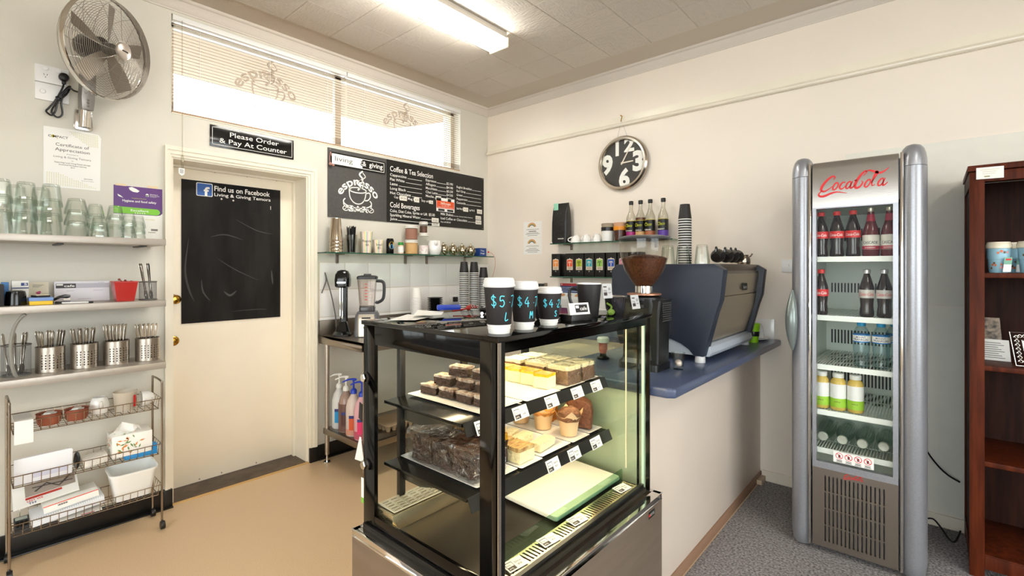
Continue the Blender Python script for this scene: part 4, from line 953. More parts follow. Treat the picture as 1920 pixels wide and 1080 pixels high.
mb = MB(); mb.lathe([(.020, .073), (.023, .075), (.023, .094), (.021, .097), (0, .097)], 20); mb.build('lid', M('green_lid', (44, 140, 52), .4), t, w=False)
def jar(x, y, z, r, h, fill, fillh, label, lid=(240, 236, 226), band=None):
    t = thing('storage_jar', label, 'jar', (x, y, z))
    mb = MB(); mb.lathe([(r - .004, .004), (r - .004, fillh), (0, fillh + .002)], 24); mb.lathe([(0, .004), (r - .004, .004)], 24); mb.build('contents', fill, t, w=False)
    mb = MB(); mb.lathe([(0, 0), (r, 0), (r, h - .022)], 28); mb.build('glass', GLASS, t, w=False)
    mb = MB(); mb.lathe([(r + .001, h - .024), (r + .002, h - .012), (r, h - .010), (r + .001, h - .002), (r - .002, h), (0, h)], 28); mb.build('lid', M('jar_lid_%d' % lid[2], lid, .35), t, w=False)
    mb = MB(); mb.ring((0, 0, h - .011), r + .0012, .0016, 'z', 28, 4); mb.build('seal', M('dark_seal', (110, 90, 74), .4), t, w=False)
    if band:
        mb = MB(); mb.lathe([(r + .001, h * .52), (r + .002, h * .53), (r + .002, h * .72), (r + .001, h * .73)], 28); mb.build('band', band, t, w=False)
    return t
jar(.095, -1.020, ZG, .054, .121, M('tan_powder', (206, 164, 110), .8), .098, 'glass jar of tan powder, lower of the left pair')
jar(.095, -1.020, ZG + .122, .054, .121, M('cocoa_powder', (150, 104, 86), .8), .092, 'glass jar of cocoa stacked on the tan powder')
jar(.095, -.893, ZG, .046, .186, M('marshmallow', (244, 222, 222), .8, var=(45, .1, (250, 246, 240)), bump=(45, 1)), .080, 'tall glass jar of pink and white marshmallows')
jar(.095, -.893, ZG + .187, .036, .096, M('choc_chips', (92, 60, 44), .6, var=(60, .3)), .06, 'small jar of dark chips stacked on the marshmallow jar', (232, 228, 222))
mb = MB(); mb.lathe([(0, 0), (.040, 0), (.055, .02), (.062, .06), (.056, .105), (.052, .125), (.049, .125), (.055, .06), (.04, .006), (0, .006)], 28, (.095, -.772, ZG)); mb.tube(catmull([(.135, -.790, ZG + .09), (.148, -.798, ZG + .105), (.156, -.802, ZG + .118)], 3), [.022, .02, .018, .016, .014, .011, .008], 8)
tag(mb.build('milk_jug', WHITEC), 'round white china jug on the glass shelf', 'jug')
def teapot():
    t = thing('steel_teapot', 'x', 'teapot', (0, 0, 0), 0, 'steel teapots on the glass shelf')
    PT = M('teapot_steel', (196, 186, 164), .1, 1)
    mb = MB(); mb.lathe([(0, -.046), (.024, -.044), (.040, -.028), (.046, 0), (.040, .026), (.030, .036), (.030, .040), (.0, .041)], 24); mb.build('body', PT, t, w=False)
    mb = MB(); mb.lathe([(.031, .040), (.026, .046), (.010, .052), (.006, .058), (.009, .064), (.006, .070), (0, .071)], 20); mb.build('lid', PT, t, w=False)
    mb = MB(); mb.tube(catmull([(.036, 0, -.015), (.060, 0, -.005), (.066, 0, .02), (.078, 0, .034)], 4), [.011, .010, .009, .009, .008, .008, .007, .007, .006, .006, .005, .005, .004], 8); mb.build('spout', PT, t, w=False)
    mb = MB(); mb.tube(catmull([(-.036, 0, .025), (-.062, 0, .034), (-.076, 0, .005), (-.064, 0, -.024), (-.04, 0, -.025)], 5), .004, 6); mb.build('handle', CHROME, t, w=False)
    return t
tp = teapot()
for k, (y, s) in enumerate(((-.655, 'steel teapot next to the white jug'), (-.545, 'steel teapot, second from the white jug'), (-.430, 'steel teapot, third from the white jug'), (-.320, 'steel teapot next to the blue box'))):
    o = tp if k == 0 else dup(tp, (0, 0, 0)); o.rotation_euler = (radians(12), radians(8), radians(-12)); lo = min((o.rotation_euler.to_matrix() @ v.co).z for c in o.children for v in c.data.vertices); o.location = (.088, y, ZG - lo); o['label'] = s
mb = MB(); mb.box(.05, .13, -.245, -.155, ZG, ZG + .078); mb.m = 1; T = FA(.1305, -.245, ZG); mb.T = T; mb.text('Tea', .012, .045, .015, .05, .01, 0); mb.text('bags', .012, .022, .015, .055, .01, 0)
tag(mb.build('blue_box', [M('royal_blue_card', (28, 66, 140), .4), WHITEI], smooth=0), 'blue carton with white print at the right end of the glass shelf', 'box')
mb = MB(); mb.tube(catmull([(.13, -.125, ZG + .042), (.16, -.11, ZG + .030), (.185, -.095, ZG - .01), (.18, -.085, ZG - .10), (.12, -.070, ZG - .22), (.05, -.09, ZG - .35), (.05, -.1, ZG - .45)], 5), .0018, 5); mb.m = 1; mb.ball((.13, -.125, ZG + .042), .009, 8, 5)
tag(mb.build('red_string', [M('red_string', (214, 110, 84), .6), RED]), 'thin red string hanging off the right end of the glass shelf', 'string')

# ================================================================== STEEL BENCH
b = thing('steel_bench', 'stainless steel work bench with a lower shelf along the window wall', 'bench', (.31, -.9, 0))
mb = MB(); mb.box(.012, .62, -1.79, -.62, .895, .915); mb.box(.59, .62, -1.79, -.62, .853, .915); mb.box(.012, .62, -1.79, -1.765, .853, .915); mb.box(.012, .62, -1.0, -.01, .895, .915); mb.box(.012, .03, -1.79, -.01, .915, 1.02); mb.build('worktop', STEELD, b, bev=.002)
mb = MB(); mb.box(.07, .60, -1.775, -.1, .232, .245); mb.box(.07, .60, -1.785, -1.765, .205, .245); mb.box(.585, .605, -1.785, -.1, .205, .245); mb.build('lower_shelf', STEELD, b, bev=.002)
for (x, y) in ((.092, -1.766), (.575, -1.755), (.108, -.12), (.575, -.12)):
    mb = MB(); mb.cyl((x, y, .055), (x, y, .895), .0165, seg=16); leg = mb.build('leg', STEEL, b)
    mb = MB(); mb.cyl((x, y, .006), (x, y, .06), .008, seg=10); mb.cyl((x, y, 0), (x, y, .006), .026, .022, 18); mb.build('foot', CHROME, b)
# milkshake mixer
ZB = .9156
t = thing('milkshake_mixer', 'black milkshake mixer with a chrome spindle on the bench end', 'mixer', (.165, -1.69, ZB))
GB = M('gloss_black_plastic', (14, 14, 15), .15)
T = L4((.165, -1.682, ZB + .0008), radians(-40)); mb = MB(T); loft(mb, [rrect(.085, .065, .03, 0), rrect(.085, .065, .03, .012), rrect(.055, .05, .03, .03), rrect(.035, .03, .02, .09), rrect(.030, .026, .02, .10)]); mb.build('base', GB, t)
mb = MB(T); loft(mb, [[(p[0] - .035, p[1], p[2]) for p in rrect(.018, .026, .010, z)] for z in (.02, .25, .42)]); mb.build('column', GB, t)
mb = MB(T); loft(mb, [[(p[0] + .005, p[1], p[2]) for p in rrect(a, bb, .03, z)] for a, bb, z in ((.045, .04, .345), (.062, .05, .355), (.064, .052, .40), (.060, .048, .44), (.045, .036, .465), (.02, .016, .473))]); mb.m = 1; mb.box(.05, .0695, -.03, .03, .378, .388); mb.build('motor_head', [GB, CHROME], t)
mb = MB(T); mb.cyl((.03, 0, .12), (.03, 0, .35), .004, seg=8); mb.lathe([(.0, 0), (.012, .002), (.012, .006), (0, .008)], 12, (.03, 0, .13)); mb.cyl((.012, -.02, .14), (.012, -.02, .345), .007, seg=8); mb.build('spindle', CHROME, t)
mb = MB(); mb.tube(catmull([(.03, -1.775, 1.22), (.035, -1.745, 1.31), (.02, -1.745, 1.37), (.035, -1.735, 1.31), (.06, -1.715, 1.20), (.09, -1.70, 1.05), (.1, -1.70, .97)], 5), .0045, 6); mb.build('cord', M('grey_cord', (96, 92, 88), .4), t)
# blender
t = thing('jug_blender', 'grey jug blender with a clear jug and black handle', 'blender', (.315, -1.575, ZB))
T = L4((.315, -1.575, ZB), radians(-38)); BG = M('blender_grey', (92, 92, 96), .35)
mb = MB(T); loft(mb, [rrect(.085, .085, .02, 0), rrect(.085, .085, .02, .02), rrect(.078, .078, .02, .15), rrect(.066, .066, .02, .175)]); mb.build('base', BG, t)
mb = MB(T); loft(mb, [[(p[0] + .012, p[1], p[2]) for p in rrect(a, bb, .015, z)] for a, bb, z in ((.082, .06, .005), (.080, .06, .13), (.066, .058, .16))]); mb.build('front_panel', M('champagne_silver', (206, 198, 182), .3, .6), t)
mb = MB(T @ frame((.096, 0, .075), (0, 1, 0), (0, 0, 1))); mb.lathe([(0, 0), (.022, 0), (.020, .016), (0, .018)], 20); mb.m = 1; mb.box(-.03, .03, .055, .065, -.004, -.001); mb.build('dial', [CHROME, INK], t)
mb = MB(T); loft(mb, [rrect(.050, .050, .015, .178), rrect(.052, .052, .016, .22), rrect(.066, .066, .02, .41), rrect(.064, .064, .02, .41), rrect(.050, .050, .015, .222), rrect(.046, .046, .015, .182)], True, True); mb.build('jug', G('blender_jug', (246, 243, 241), (196, 190, 188), 1.0), t)
mb = MB(T); loft(mb, [rrect(.052, .052, .015, .176), rrect(.054, .054, .016, .20), rrect(.050, .050, .016, .215)]); mb.build('collar', M('smoky_plastic', (60, 58, 60), .2), t)
mb = MB(T); loft(mb, [rrect(.069, .069, .02, .408), rrect(.069, .069, .02, .425), rrect(.06, .06, .02, .432), rrect(.025, .025, .01, .436), rrect(.024, .024, .01, .446)]); mb.build('lid', M('lid_charcoal', (44, 46, 50), .4), t)
mb = MB(T); mb.tube(catmull([(.02, .064, .395), (.02, .105, .39), (.02, .118, .36), (.02, .112, .27), (.02, .075, .24), (.02, .058, .245)], 5), .011, 8); mb.build('handle', M('lid_charcoal', (44, 46, 50), .4), t)
mb = MB(T)
for k in range(6): mb.box(.0665, .068, -.012, .006, .26 + k * .022, .265 + k * .022)
mb.build('measure_marks', M('red_marks', (206, 60, 50), .5), t)
# outlets above the bench
for (y, z, lab, pl) in ((-1.30, 1.27, 'white wall socket behind the blender', False), (-.46, 1.11, 'white wall socket with a black plug beside the cup stacks', True)):
    t = thing('wall_socket', lab, 'socket', (.006, y, z)); mb = MB(); mb.box(.007, .017, y - .06, y + .06, z - .042, z + .042); mb.build('cover', WHITEP, t, bev=.003)
    if pl: mb = MB(); mb.box(.018, .05, y - .03, y + .01, z - .02, z + .025); mb.build('plug', BLACK, t, bev=.005)
    else: mb = MB(); mb.box(.018, .022, y - .03, y - .01, z, z + .02); mb.build('switch', WHITEP, t, bev=.001)
# paper cups in stacks
BC = M('black_cup_card', (30, 27, 26), .5)
def papercup(name, r0, r1, h):
    mb = MB(); mb.m = 1; mb.lathe([(r0 - .0004, 0), (r0 + .0012, .001), (r0 + .0012, .005), (r0 - .0005, .0062)], 22); mb.m = 0; mb.lathe([(r0 - .0005, .0062), (r1, h)], 22); mb.m = 1; mb.lathe([(r1, h), (r1 - .0015, h), (r1 - .002, h - .007), (0, h - .007)], 22)
    return mb.build(name, [BC, PAPER])
pc = papercup('paper_cup', .0415, .030, .100)
for (x, y, n, s) in ((.36, -.665, 29, 'black takeaway cup in the leftmost tall stack on the bench'), (.37, -.555, 29, 'black takeaway cup in the middle tall stack on the bench'), (.38, -.448, 26, 'black takeaway cup in the rightmost tall stack on the bench')):
    stack(pc, x, y, ZB, n, .0158, s, 'cup', s.replace('black takeaway cup in', 'cups of'))
mb = MB(); mb.lathe([(.042, 0), (.043, .002), (.043, .006), (.041, .007), (.032, .085), (0, .085)], 20); fc = mb.build('foam_cup', M('foam_white', (242, 238, 232), .6))
stack(fc, .21, -1.058, ZB, 20, .0128, 'plain white cup in the slim white stack against the tiles', 'cup', 'white cups stacked on the bench')
mb = MB(); mb.lathe([(0, 0), (.035, 0), (.04, .003), (.066, .014), (.069, .017), (.067, .018), (.04, .007), (0, .005)], 28); sc = mb.build('saucer', M('black_china', (26, 25, 25), .15, coat=.5))
stack(sc, .24, -.885, ZB, 17, .0140, 'black china saucer in the stack beside the white cups', 'saucer', 'black saucers stacked on the bench')
# syrup pump bottles on the lower bench shelf
def pump(x, y, col, fillcol, labcol, capcol, label, level):
    t = thing('pump_bottle', label, 'bottle', (x, y, .2456)); h = .30
    pr = [(0, 0), (.048, 0), (.052, .008), (.053, .15), (.051, .20), (.040, .245), (.024, .27), (.018, .285), (.018, .295)]
    mb = MB(); mb.lathe(pr, 26); mb.build('body', M('bottle_' + label[:12], col, .25, alpha=.92), t, w=False)
    if fillcol: mb = MB(); mb.lathe([(.0528, .008), (.0536, level), ], 26); mb.build('syrup', M('syrup_' + label[:12], fillcol, .2), t, w=False)
    n = 8; a0, a1 = -1.15, .35; mb = MB()
    for (z0, z1, mi, q0, q1) in ((.045, .145, 0, 0, 1), (.125, .145, 1, 0, 1), (.053, .080, 2, .52, .9)):
        mb.m = mi; b0, b1 = a0 + (a1 - a0) * q0, a0 + (a1 - a0) * q1; r = .0542 + .0006 * mi
        vs = [(r * cos(b0 + (b1 - b0) * i / n), r * sin(b0 + (b1 - b0) * i / n), z) for z in (z0, z1) for i in range(n + 1)]
        mb.add(vs, [(i, i + 1, n + 2 + i, n + 1 + i) for i in range(n)])
    mb.m = 3
    for i in range(5): b0 = a0 + (a1 - a0) * (.60 + .05 * i); vs = [(.056 * cos(b0 + d), .056 * sin(b0 + d), z) for z in (.057, .076) for d in (0, .03)]; mb.add(vs, [(0, 1, 3, 2)])
    mb.build('label', [M('lab_' + label[:12], labcol, .4), M('label_navy', (40, 50, 120), .4), PAPER, INK], t, w=False, smooth=0)
    cm = M('cap_%d' % capcol[2], capcol, .35)
    mb = MB(); mb.lathe([(.021, .285), (.023, .287), (.022, .308), (.015, .318), (.007, .322), (.0065, .37), (.009, .372), (.009, .385), (0, .387)], 16); mb.build('pump_cap', cm, t, w=False)
    mb = MB(); mb.tube(catmull([(.015, .012, .380), (0, 0, .384), (-.03, -.025, .380), (-.062, -.05, .362)], 4), [.009, .009, .009, .0085, .008, .0075, .007, .0065, .006, .0055, .005, .005, .0045], 8); mb.build('nozzle', cm, t, w=False)
pump(.136, -1.695, (226, 226, 224), None, (28, 150, 214), (240, 240, 236), 'clear syrup bottle with a bright blue label and white pump', .05)
pump(.248, -1.705, (168, 142, 130), (112, 84, 78), (84, 52, 46), (238, 238, 234), 'brown syrup bottle with a dark label and white pump', .20)
pump(.360, -1.712, (222, 206, 196), (208, 150, 130), (214, 92, 52), (26, 62, 190), 'pale syrup bottle with an orange label and blue pump', .05)
pump(.472, -1.716, (230, 178, 186), (196, 92, 112), (226, 52, 110), (28, 64, 192), 'pink syrup bottle with a pink label and blue pump', .06)


# ================================================================== BACK WALL
# ---- clock
ck = thing('wall_clock', 'round steel-rimmed clock with a black face and huge white numerals', 'clock', (1.523, 0, 2.03))
T = FB(1.523, 0, 2.243)
mb = MB(T); mb.lathe([(.216, 0), (.219, .012), (.217, .034), (.205, .048), (.190, .046), (.182, .036), (.181, .026)], 64); mb.build('rim', M('satin_steel_rim', (196, 186, 172), .2, 1), ck)
mb = MB(T); mb.lathe([(0, .026), (.183, .026)], 56); mb.build('face', M('clock_face', (50, 46, 42), .5), ck)
mb = MB(T)
for (s, u, v, h, w) in (('1', -.045, .070, .105, .030), ('2', .060, .090, .105, .088), ('3', .136, -.070, .150, .092), ('6', .018, -.188, .142, .095), ('9', -.134, -.066, .148, .096)): mb.text(s, u, v, h, w, .045, .0275, 'C')
mb.build('numerals', WHITEI, ck, smooth=0)
mb = MB(T); mb.ribbon([(-.008, -.012), (.075, .128)], [.012, .007], .031); mb.ribbon([(-.01, 0), (.098, .006)], [.012, .009], .0325); mb.lathe([(0, .036), (.008, .035), (.009, .03)], 12); mb.build('hands', M('silver_hands', (220, 210, 196), .3, .6), ck)
mb = MB(T); mb.lathe([(.0, .0385), (.187, .0385)], 40); mb.build('glass', GLASS, ck, smooth=0)
mb = MB(); mb.tube([(1.47, -.012, 2.452), (1.516, -.03, 2.585), (1.560, -.012, 2.452)], .0009, 4); mb.build('hanging_wire', M('dull_wire', (120, 110, 96), .4, .6), ck)
mb = MB(); mb.tube([(1.509, -.012, 2.628), (1.509, -.03, 2.628), (1.523, -.03, 2.62), (1.516, -.034, 2.585), (1.514, -.028, 2.580)], .004, 6); mb.build('brass_hook', BRASS, ck)
# ---- two notes
for (z, s, kk) in ((1.688, 'white note with a rainbow pinned above its twin', 0), (1.533, 'white note with a rainbow pinned below its twin', 1)):
    t = thing('paper_note', s, 'note', (.583, 0, z)); T = FB(.474, -.001, z); mb = MB(T); mb.box(0, .217, 0, .150, 0, .001); mb.build('sheet', PAPER, t, smooth=0)
    mb = MB(T)
    for q, mi in enumerate((0, 1, 2)): mb.m = mi; mb.ribbon([(.100 + (.046 - .008 * q) * cos(a * pi / 12), .100 + (.036 - .008 * q) * sin(a * pi / 12)) for a in range(13)], .009, .0016)
    mb.m = 3
    for i, (w, v) in enumerate(((.15, .075), (.09, .055), (.14, .042), (.17, .032), (.12, .018))): mb.rect(.108 - w / 2, .108 + w / 2, v, v + (.008 if i == 1 and kk == 0 else .0035), .0014)
    mb.build('print', [M('rb_orange', (222, 150, 96), .6), M('rb_yellow', (214, 190, 110), .6), M('rb_slate', (90, 100, 110), .6), GREYI], t, smooth=0)
# ---- upper glass shelf
gshelf('glass_shelf', 'short upper glass shelf on the back wall with syrups and cups', .90, 1.99, -.155, -.006, 1.616, 'x', (1.02, 1.80))
gshelf('glass_shelf', 'lower glass shelf on the back wall with the row of black tea boxes', .90, 1.93, -.155, -.006, 1.3324, 'x', (1.02, 1.80))
ZS = 1.6166
t = thing('coffee_bag', 'tall black coffee bag with a mint green tag', 'bag', (.972, -.085, ZS))
mb = MB(); T = L4((.972, -.085, ZS)); mb.T = T
loft(mb, [rrect(.074, .045, .02, 0), rrect(.080, .048, .02, .02), rrect(.079, .046, .02, .18), rrect(.077, .030, .012, .28), rrect(.077, .006, .003, .335), rrect(.077, .003, .001, .348)]); mb.build('body', M('foil_black', (26, 26, 27), .35, bump=(22, .7)), t)
mb = MB(FB(.972, -.131, ZS)); mb.box(-.064, -.018, .285, .348, -.024, -.020); mb.build('tag', M('mint_card', (150, 214, 186), .5), t, smooth=0)
mb = MB(FB(.972, -.131, ZS)); mb.rect(-.005, .055, .035, .043, .003); mb.build('brand_print', M('pale_print', (200, 198, 192), .6), t, smooth=0)
for u in (-.012, .018): mb = MB(FB(.972, -.131, ZS)); mb.disc(u, .255, .004, -.006, 8); mb.build('valve', M('valve_grey', (84, 84, 84), .5), t, smooth=0)
def chinacup(label, x, y, z, rz):
    t = thing('china_cup', label, 'cup', (x, y, z), rz, 'upturned white cups on the glass shelf')
    mb = MB(); mb.lathe([(.046, 0), (.047, .003), (.043, .03), (.030, .055), (.022, .060), (.022, .066), (.018, .066), (.017, .060), (0, .058)], 26); mb.build('bowl', WHITEC, t, w=False)
    mb = MB(); mb.tube(catmull([(.043, 0, .012), (.062, 0, .016), (.066, 0, .032), (.05, 0, .044), (.034, 0, .048)], 4), .0042, 7); mb.build('handle', WHITEC, t, w=False)
chinacup('upturned white cup beside the coffee bag', 1.124, -.09, ZS, radians(215)); chinacup('upturned white cup in the middle of the three', 1.222, -.085, ZS, radians(-95)); chinacup('upturned white cup nearest the reusable cups', 1.3185, -.08, ZS, radians(-95))
def keepcup(label, x, lower, band, upper):
    t = thing('reusable_cup', label, 'cup', (x, -.085, ZS))
    mb = MB(); mb.lathe([(0, 0), (.040, 0), (.046, .004), (.049, .085)], 26); mb.build('lower_body', lower, t, w=False)
    mb = MB(); mb.lathe([(.0485, .084), (.052, .085), (.053, .114), (.0495, .115)], 26); mb.build('band', band, t, w=False)
    mb = MB(); mb.lathe([(.049, .115), (.051, .130), (.053, .140), (.050, .145), (0, .146)], 26); mb.build('lid', upper, t, w=False)
keepcup('reusable cup with a black band over a white base', 1.425, WHITEP, BLACK, G('cloudy_lid', (226, 222, 214), (150, 146, 138), 1))
keepcup('reusable cup with an orange band over a dark brown base', 1.535, M('brown_cup', (74, 40, 28), .25), M('orange_band', (236, 150, 30), .4), M('cork_lid', (206, 160, 128), .5))
def syrup(label, x, liquid, lab, word, level):
    t = thing('syrup_bottle', label, 'bottle', (x, -.085, ZS), 0, 'syrup bottles on the glass shelf'); pr = [(0, 0), (.035, 0), (.037, .006), (.037, .165), (.034, .185), (.022, .212), (.0145, .235), (.013, .285)]
    mb = MB(); mb.lathe(pr, 26); mb.build('bottle', G('syrup_glass', (244, 244, 238), (150, 150, 140), 1.3), t, w=False)
    mb = MB(); mb.lathe([(.0345, .004), (.0355, level), (0, level + .001)], 24); mb.build('syrup', liquid, t, w=False)
    mb = MB(); mb.lathe([(.0376, .022), (.0376, .150)], 28); mb.m = 1; mb.lathe([(.0380, .024), (.0380, .066)], 28); mb.m = 2; mb.lathe([(.0382, .148), (.0382, .152)], 28); mb.lathe([(.0382, .020), (.0382, .024)], 28)
    mb.build('label', [M('label_black', (18, 16, 16), .4), lab, M('label_gold', (206, 186, 60), .4)], t, w=False)
    mb = MB(frame((0, -.0385, 0), (1, 0, 0), (0, 0, 1)))
    mb.text('Choco', 0, .104, .024, .054, .005, 0, 'C', .15); mb.m = 1; mb.text(word, 0, .070, .010, .052, .01, 0, 'C'); mb.build('lettering', [M('label_lime', (206, 214, 40), .5), WHITEI], t, w=False, smooth=0)
    mb = MB(); mb.lathe([(.0165, .278), (.0175, .282), (.0175, .302), (.015, .306), (0, .306)], 20); mb.build('cap', BLACK, t, w=False)
syrup('syrup bottle with a magenta label band', 1.630, M('syr_a', (120, 60, 40), .2), M('band_magenta', (172, 34, 128), .4), 'CHAI', .06)
syrup('syrup bottle with a tan label band and brown syrup to the shoulder', 1.709, M('syr_b', (110, 52, 30), .2), M('band_tan', (206, 166, 110), .4), 'VANILLA', .172)
syrup('syrup bottle with a copper label band', 1.788, M('syr_c', (124, 72, 40), .2), M('band_copper', (170, 100, 62), .4), 'CARAMEL', .05)
syrup('syrup bottle with a purple label band, set apart on the right', 1.890, M('syr_d', (190, 160, 110), .2), M('band_purple', (92, 56, 160), .4), 'HAZELNUT', .03)
for i, (x, col, nm) in enumerate(((.942, (226, 140, 60), 'amber'), (1.088, (226, 84, 42), 'red-orange'), (1.180, (170, 186, 40), 'lime'), (1.278, (40, 160, 178), 'teal'), (1.376, (150, 196, 90), 'pale green'), (1.480, (36, 84, 178), 'blue'), (1.582, (200, 120, 150), 'pink'), (1.682, (150, 120, 90), 'brown'))):
    t = thing('tea_box', f'black tea box with the {nm} label on the lower glass shelf', 'box', (x, -.085, 1.333), 0, 'row of black tea boxes')
    mb = MB(); mb.box(x - .045, x + .045, -.13, -.04, 1.333, 1.527); mb.build('carton', M('tea_black', (16, 15, 15), .35), t, bev=.002)
    T = FB(x, -.1305, 1.333); mb = MB(T); mb.poly([(-.030, .055), (.030, .055), (.030, .140), (.026, .146), (.008, .148), (.004, .153), (-.004, .153), (-.008, .148), (-.026, .146), (-.030, .140)], 0); mb.m = 1; mb.rect(-.027, .027, .083, .140, .0004); mb.m = 2
    mb.rect(-.003, .003, .086, .118, .0008); mb.ribbon([(-.014, .112), (-.008, .126), (0, .120), (.008, .126), (.014, .112)], .006, .0008); mb.m = 3; mb.rect(-.022, .022, .060, .079, .0004); mb.m = 0; mb.poly([(-.006, .040), (.006, .040), (0, .050)], 0)
    mb.build('label', [M('tea_cream', (216, 206, 190), .5), M('tea_' + nm, col, .5), M('tea_sketch', (226, 214, 190), .5) if i not in (2, 4) else M('tea_dark', (40, 60, 40), .5), M('tea_band', (186, 170, 150), .5)], t, smooth=0)
# ---- things under the shelves
t = thing('hygiene_poster', 'red white and blue notice taped to the tiles below the tea boxes', 'poster', (1.0, -.008, 1.13)); T = FB(.90, -.0075, 1.13)
mb = MB(T); mb.box(0, .212, 0, .145, 0, .001); mb.build('sheet', PAPER, t, smooth=0)
mb = MB(T); mb.rect(.004, .208, .118, .140, .0014); mb.m = 1; mb.rect(.004, .208, .074, .118, .0014); mb.rect(.004, .208, .058, .070, .0014); mb.m = 2; mb.text('Practise simple hygiene by', .015, .100, .009, .145, .008, .0018); mb.text('washing hands regularly', .015, .086, .009, .135, .008, .0018); mb.disc(.02, .129, .006, .0018, 10); mb.m = 3
for u in (.03, .10, .18): mb.poly([(u - .028, .028), (u - .01, .046), (u + .02, .050), (u + .028, .034), (u, .024)], .0014)
mb.build('print', [M('poster_red', (200, 54, 60), .5), M('poster_blue', (44, 74, 136), .5), WHITEI, M('skin_tone_print', (226, 166, 116), .6)], t, smooth=0)
mb = MB(); mb.box(1.42, 1.50, -.010, -.0075, 1.16, 1.222); tag(mb.build('blank_card', PAPER, smooth=0), 'small plain cream card on the tiles left of the grinder', 'card')
mb = MB(); mb.box(.50, .752, -.05, 0, 1.15, 1.262); mb.m = 1; mb.ball((.72, -.051, 1.245), .006, 8, 5); mb.box(.75, .755, -.05, 0, 1.15, 1.268); tag(mb.build('wall_box', [BLACKM, STEELD], bev=.002), 'flat black box mounted low on the wall under the notes', 'box')
t = thing('wall_switch', 'white light switch plate left of the drinks fridge', 'switch', (2.68, 0, 1.381)); mb = MB(); mb.box(2.655, 2.727, -.010, 0, 1.378, 1.458); mb.build('cover', WHITEP, t, bev=.002); mb = MB(); mb.box(2.684, 2.698, -.014, -.010, 1.41, 1.43); mb.build('rocker', WHITEP, t, bev=.001)

# ================================================================== COUNTERS
ZW = .937
PINKY = M('counter_front_laminate', (214, 200, 186), .4, var=(2, .03))
c = thing('service_counter', 'cream-fronted counter beside the display case', 'counter', (2.3, -.86, 0))
mb = MB(); mb.box(2.505, 2.528, -1.705, -.001, .055, .899); mb.build('front_panel', PINKY, c, bev=.001)
mb = MB(); mb.box(2.03, 2.504, -1.705, -1.685, .0, .899); mb.build('end_panel', PINKY, c, bev=.001)
mb = MB(); mb.box(2.509, 2.535, -1.705, -.001, 0, .055); mb.build('kick_strip', M('brown_kick', (150, 116, 92), .5), c, bev=.002)
mb = MB(); mb.box(2.03, 2.05, -1.684, -.001, 0, .899); mb.build('rear_panel', PINKY, c)
mb = MB(); P = [(2.0, 0), (2.0, -1.722), (2.622, -1.722), (2.652, -1.700), (2.652, 0)]; mb.prism([(x, y) for x, y in P][::-1], .899, ZW)
tag(mb.build('worktop', NAVY, bev=.011, seg=3), 'slate blue laminate worktop carrying the coffee machine', 'worktop')
mb = MB(); mb.box(2.535, 2.565, -.12, -.02, .004, .035); tag(mb.build('timber_block', M('pale_timber', (190, 170, 144), .6), bev=.003), 'small timber block on the carpet at the foot of the counter', 'block')
c = thing('rear_counter', 'low cupboard along the back wall behind the display case', 'counter', (1.3, -.3, 0))
mb = MB(); mb.box(.66, 1.98, -.56, -.010, .0, .895); mb.build('cupboard', PINKY, c, bev=.002)
mb = MB(); mb.box(.63, 1.995, -.60, -.008, .899, ZW); tag(mb.build('worktop', NAVY, bev=.006), 'slate blue worktop along the back wall', 'worktop')
mb = MB(); mb.lathe([(0, 0), (.03, 0), (.032, .008), (.018, .014), (.016, .03), (.022, .05), (.022, .078), (.030, .085), (.031, .105), (.026, .112), (0, .114)], 20, (2.12, -1.34, ZW)); mb.m = 0
o = mb.build('coffee_tamper', [M('tamper_red', (178, 36, 34), .35)]); o.data.materials.append(WHITEP); o.data.materials.append(BLACK)
for p in o.data.polygons: p.material_index = 1 if p.center.z > ZW + .084 else (2 if p.center.z < ZW + .03 else 0)
tag(o, 'red-handled tamper with a white top seen through the display case', 'tamper')
mb = MB(); mb.lathe([(0, 0), (.06, 0), (.075, .006), (.155, .07), (.162, .085), (.158, .086), (.07, .012), (0, .008)], 30, (1.45, -.34, ZW)); tag(mb.build('mixing_bowl', WHITEC), 'wide white bowl on the rear counter', 'bowl')
mb = MB(frame((1.02, -.30, ZW), (1, 0, 0), (0, -.2, 1))); mb.box(-.11, .11, 0, .17, -.02, 0); mb.m = 1; mb.rect(-.09, .09, .06, .15, .001); tag(mb.build('card_terminal', [BLACK, M('dark_screen', (40, 44, 50), .1)], bev=.003), 'black terminal with a dark screen on the rear counter', 'terminal')

# ---- espresso machine
NB = M('navy_powder_coat', (34, 41, 56), .45, bump=(260, .18)); PALE = M('pale_grey_base', (170, 178, 188), .4)
e = thing('espresso_machine', 'large navy and steel espresso machine seen from behind on the worktop', 'coffee machine', (2.33, -.73, ZW))
prof = [(2.10, .985), (2.05, 1.15), (2.05, 1.395), (2.08, 1.423), (2.600, 1.423), (2.646, 1.394), (2.630, 1.247), (2.610, 1.187), (2.553, .968), (2.505, .968), (2.478, .998), (2.44, 1.022), (2.39, 1.040), (2.33, 1.046), (2.22, 1.040), (2.16, 1.0)]
for (ya, yb) in ((-1.06, -1.13), (-.33, -.385)):
    mb = MB(FB(0, ya, 0)); mb.prism(prof, 0, ya - yb); mb.build('side_panel', NB, e, bev=.006)
mb = MB(FB(0, -1.055, 0)); mb.prism([(2.14, .972), (2.14, 1.05), (2.33, 1.052), (2.42, 1.035), (2.47, 1.005), (2.50, .972)], 0, .066); mb.build('arch_infill', PALE, e)
mb = MB(frame((0, -1.06, 0), (-1, 0, 0), (0, 0, 1))); mb.prism([(-2.12, 1.0), (-2.07, 1.39), (-2.595, 1.39), (-2.612, 1.388), (-2.595, 1.27), (-2.52, 1.0)], 0, .675); mb.build('body', STEEL, e)
